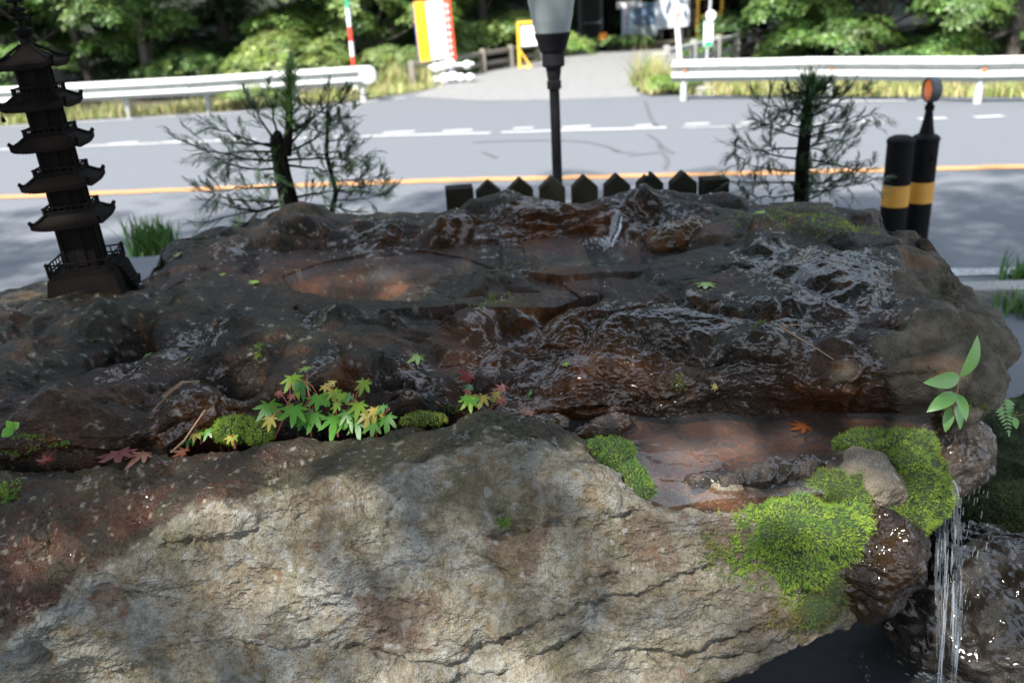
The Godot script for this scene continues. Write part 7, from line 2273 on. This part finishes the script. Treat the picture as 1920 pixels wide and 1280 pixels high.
	part("stem", g.mesh(M.twig), t)
	var tips := [[s2, Vector3(1.018, 1.030, -1.824), 0.4], [s2, Vector3(0.922, 0.930, -1.847), -0.3], [s1 + Vector3(0, 0.02, 0), Vector3(0.911, 0.900, -1.831), 0.3], [s1 + Vector3(0, 0.02, 0), Vector3(1.001, 0.895, -1.824), 0.1], [s0 + Vector3(0.004, 0.06, 0), Vector3(0.994, 0.865, -1.823), -0.2], [s0 + Vector3(-0.002, 0.055, 0), Vector3(0.968, 0.865, -1.823), 0.5]]
	var sizes := [0.098, 0.090, 0.082, 0.062, 0.058, 0.058]
	var outs := [Vector3(0.5, 1.0, -0.15), Vector3(-1.0, 0.05, 0.35), Vector3(-1.0, -0.30, 0.40), Vector3(0.15, -0.75, 0.75), Vector3(0.22, -0.9, 0.55), Vector3(-0.35, -0.85, 0.5)]
	for k in 6:
		var from: Vector3 = tips[k][0] + lift
		var d: Vector3 = outs[k].normalized()
		var b := Basis.looking_at(d, Vector3(0.15, 0.6, 0.9))
		part("leaf", big, t, Transform3D((b * Basis(Vector3.FORWARD, tips[k][2])).scaled_local(Vector3.ONE * sizes[k]), from - root))
	# fern and leafy sprig on the right end
	var fr: Vector3 = on_rock(rear, Vector3(1.142, 0.800, -1.894))[0] + Vector3(0, 0.0, 0.02)
	var ft := thing("fern", "small fern frond hanging over the right end of the rear boulder", "fern", fr)
	var pin := ovate(M.leaf_broad, 0.36, 0.08, 0.15)
	var tip := Vector3(0.005, -0.055, 0.05)
	var fs := Geo.new()
	fs.tube([Vector3(0.01, 0, -0.02), Vector3(0.005, 0.006, 0.01), tip], [0.0012, 0.001, 0.0006], 5)
	part("stem", fs.mesh(M.twig), ft)
	for k in 9:
		var f := k / 8.0
		var p := Vector3(0.005, 0.006, 0.01).lerp(tip, f)
		for s in [-1.0, 1.0]:
			var d := Vector3(s, -0.5, 0.25).normalized()
			part("leaflet", pin, ft, Transform3D(Basis.looking_at(d, Vector3(0, 0.4, 1)).scaled_local(Vector3.ONE * (0.030 * (1.05 - 0.8 * f))), p))
	part("leaflet", pin, ft, Transform3D(Basis.looking_at(Vector3(0, -0.8, 0.5), Vector3(0, 0.4, 1)).scaled_local(Vector3.ONE * 0.016), tip))
	var vr := Vector3(1.186, 0.800, -1.874) + Vector3(0, 0, 0.03)
	var vt := thing("creeping_sprig", "creeping sprig with small green leaves at the right edge beside the fern", "plant", vr)
	var vs := Geo.new()
	vs.tube([Vector3(-0.05, 0.0, -0.03), Vector3(-0.02, 0.01, 0.0), Vector3(0.01, 0.02, 0.01), Vector3(0.03, 0.045, 0.01)], [0.0012, 0.001, 0.001, 0.0007], 5)
	part("stem", vs.mesh(M.twig), vt)
	for q in [[Vector3(-0.022, 0.008, 0), Vector3(0.2, -0.9, 0.4), 0.030], [Vector3(-0.02, 0.012, 0), Vector3(-0.2, 0.5, 0.5), 0.022], [Vector3(0.008, 0.02, 0.01), Vector3(-0.6, 0.4, 0.5), 0.026], [Vector3(0.012, 0.02, 0.01), Vector3(0.7, -0.35, 0.5), 0.028], [Vector3(0.03, 0.045, 0.01), Vector3(0.1, 0.7, 0.4), 0.026], [Vector3(0.028, 0.04, 0.01), Vector3(0.9, 0.1, 0.4), 0.026]]:
		part("leaf", ovate(M.leaf_green, 0.55, 0.1, 0.15), vt, Transform3D(Basis.looking_at(q[1].normalized(), Vector3(0.1, 0.5, 0.9)).scaled_local(Vector3.ONE * q[2]), q[0]))
	# three round leaves at the far left
	var lr: Vector3 = on_rock(rear, Vector3(-1.163, 0.865, -1.870))[0]
	var lt := thing("round_leaf_seedling", "tiny seedling with three round leaves at the far left of the crevice", "seedling", lr)
	var lg := Geo.new()
	lg.tube([Vector3(0, -0.005, 0), Vector3(0, 0.02, 0.005)], [0.001, 0.0008], 5)
	part("stem", lg.mesh(M.twig), lt)
	for q in [[Vector3(-0.25, 0.75, 0.3), 0.026], [Vector3(0.7, 0.6, 0.3), 0.026], [Vector3(-0.7, -0.35, 0.6), 0.032]]:
		part("leaf", ovate(M.leaf_green, 0.75, 0.12, 0.15), lt, Transform3D(Basis.looking_at(q[0].normalized(), Vector3(0.1, 0.5, 0.9)).scaled_local(Vector3.ONE * q[1]), Vector3(0, 0.02, 0.005)))


# --- fallen leaves and twigs ---
func fallen(label: String, rock: Dictionary, at: Vector3, kind: String, k: int, yaw: float, pitch: float, size: float, up := 0.006) -> void:
	var r := on_rock(rock, at) if up < 0.02 else [at, Vector3(0, 0.9, 0.45)]
	if up >= 0.02:
		up = 0.0
	var n: Vector3 = r[1]
	n = (n + Vector3.UP * 1.2).normalized()
	var b := up_basis(n, yaw, size) * Basis(Vector3.RIGHT, pitch)
	single("fallen_leaf", maple_leaf(kind, k), label, "fallen leaf", "fallen leaves on the wet rock", "", Transform3D(b, r[0] + n * up))


func twig(label: String, pts: Array, r: float, side := []) -> void:
	var g := Geo.new()
	var rad := []
	for k in pts.size():
		rad.append(r * (1.0 - 0.5 * k / float(pts.size())))
	var o: Vector3 = pts[0]
	var local := []
	for p in pts:
		local.append(p - o)
	g.tube(local, rad, 6)
	for q in side:
		g.tube([q[0] - o, q[1] - o], [r * 0.6, r * 0.3], 5)
	single("twig", g.mesh(M.twig), label, "twig", "", "", Transform3D(Basis(), o))


func snap(rock: Dictionary, pts: Array, up: float) -> Array:
	var out := []
	for p in pts:
		out.append(on_rock(rock, p)[0] + Vector3(0, up, 0.002))
	return out


func build_litter() -> void:
	fallen("lime green maple leaf lying on the wet rock in the middle of the rear boulder", rear, Vector3(-0.243, 0.965, -2.110), "leaf_lime", 0, 2.2, -0.1, 0.045)
	fallen("dark red curled maple leaf on the rock left of the cascade", rear, Vector3(-0.110, 0.930, -2.041), "leaf_red", 1, 0.6, 0.5, 0.036, 0.010)
	fallen("green maple leaf lying near the upper pool, right of the jet", rear, Vector3(0.542, 1.040, -2.311), "leaf_lime", 1, 2.6, 0.0, 0.046)
	fallen("small green leaf at the left edge of the cascade", rear, Vector3(0.035, 0.900, -2.042), "leaf_green", 2, 1.2, -0.2, 0.022)
	fallen("tiny pale green leaf in the middle of the cascade", rear, Vector3(0.131, 0.910, -2.066), "leaf_lime", 0, 3.0, -0.2, 0.016)
	fallen("brown rusty maple leaf on the flat stone by the lower pool", rear, Vector3(0.040, 0.850, -1.902), "leaf_rust", 1, 1.0, 0.3, 0.034, 0.012)
	fallen("dark red leaf tucked under the cascade beside the brown one", rear, Vector3(0.003, 0.850, -1.941), "leaf_red", 0, 2.0, 0.2, 0.030, 0.010)
	fallen("large dark red maple leaf in the crevice at the left", front, Vector3(-0.906, 0.875, -1.800), "leaf_red", 0, 3.1, 0.35, 0.066, 0.034)
	fallen("curled orange-red maple leaf right of the large red one", front, Vector3(-0.843, 0.875, -1.788), "leaf_rust", 2, 2.4, 0.4, 0.046, 0.032)
	fallen("rust-coloured leaf scrap in the crevice under the dry twig", front, Vector3(-0.756, 0.868, -1.795), "leaf_rust", 1, 1.1, 0.1, 0.034, 0.022)
	fallen("dark red leaf scrap at the left end of the crevice", front, Vector3(-1.074, 0.862, -1.799), "leaf_red", 1, 0.3, 0.1, 0.032, 0.022)
	fallen("small orange leaf scrap in the dark hollow of the rear boulder", rear, Vector3(-1.094, 0.950, -2.286), "leaf_rust", 0, 0.9, 0.0, 0.022)
	fallen("yellowish leaf on the mossy back ridge right of the pagoda", rear, Vector3(-1.136, 1.020, -3.004), "leaf_gold", 0, 0.9, 0.0, 0.026)
	fallen("yellow-green leaf scrap at the back foot of the ridge, right of the pagoda", rear, Vector3(-0.921, 0.985, -2.766), "leaf_lime", 1, 2.0, -0.2, 0.026)
	fallen("flat yellow-green leaf at the left end of the upper pool", rear, Vector3(-0.802, 0.985, -2.704), "leaf_lime", 0, 1.6, 0.0, 0.030)
	fallen("small green leaf upright on the rock left of the dark hollow", rear, Vector3(-1.174, 0.975, -2.357), "leaf_green", 2, 0.4, -0.7, 0.024)
	fallen("small green leaf right of the dark hollow", rear, Vector3(-0.971, 0.955, -2.224), "leaf_green", 0, 1.6, -0.1, 0.020)
	fallen("small lime leaf above the bundle of dead twigs", rear, Vector3(-0.848, 0.950, -2.158), "leaf_lime", 2, 0.9, -0.3, 0.016)
	fallen("yellow-green leaf on the crest left of the right fir", rear, Vector3(0.845, 1.080, -2.833), "leaf_lime", 1, 1.2, 0.0, 0.034)
	fallen("small yellow leaf on the wet face above the lower pool", rear, Vector3(0.473, 0.880, -1.920), "leaf_gold", 0, 1.2, -0.3, 0.016)
	# the red leaf floating on the lower pool
	single("fallen_leaf", maple_leaf("leaf_rust", 0), "orange-red leaf floating at the back of the lower pool", "fallen leaf", "fallen leaves on the wet rock", "", Transform3D(Basis(Vector3.UP, 1.9).scaled_local(Vector3(0.05, 0.02, 0.045)), Vector3(0.681, 0.803, -1.863) + Vector3(0, 0.004, 0)))
	twig("pale dry twig leaning in the crevice beside the small maple sprig", [Vector3(-0.789, 0.865, -1.799), Vector3(-0.760, 0.885, -1.817), Vector3(-0.702, 0.955, -1.824)], 0.0028, [[Vector3(-0.719, 0.935, -1.821), Vector3(-0.690, 0.955, -1.834)]])
	twig("pale dry twig lying by the large red leaf", snap(front, [Vector3(-1.007, 0.860, -1.824), Vector3(-0.979, 0.862, -1.833), Vector3(-0.944, 0.865, -1.838)], 0.008), 0.0022)
	twig("forked grey twig lying on the right of the rear boulder", snap(rear, [Vector3(0.643, 1.000, -1.976), Vector3(0.685, 0.985, -1.951), Vector3(0.713, 0.975, -1.921), Vector3(0.740, 0.970, -1.889)], 0.006), 0.0022, [])
	twig("thin bent twig across the moss tuft on the rear boulder", snap(rear, [Vector3(0.588, 0.980, -1.945), Vector3(0.659, 1.000, -1.995), Vector3(0.714, 1.010, -2.026), Vector3(0.753, 1.020, -2.049), Vector3(0.788, 1.030, -2.074)], 0.007), 0.0018)
	var bundle := [[Vector3(-0.862, 0.900, -1.923), Vector3(-0.818, 0.940, -1.967), Vector3(-0.771, 0.950, -2.011)], [Vector3(-0.854, 0.920, -1.969), Vector3(-0.805, 0.940, -1.987), Vector3(-0.777, 0.950, -2.051)], [Vector3(-0.842, 0.920, -1.952), Vector3(-0.793, 0.930, -1.964), Vector3(-0.763, 0.950, -1.984)]]
	var n := 0
	for q in bundle:
		twig("dark dead twig caught in a wet groove of the rear boulder, %s of three" % ["longest", "uppermost", "shortest"][n], snap(rear, q, 0.008), 0.0026)
		n += 1
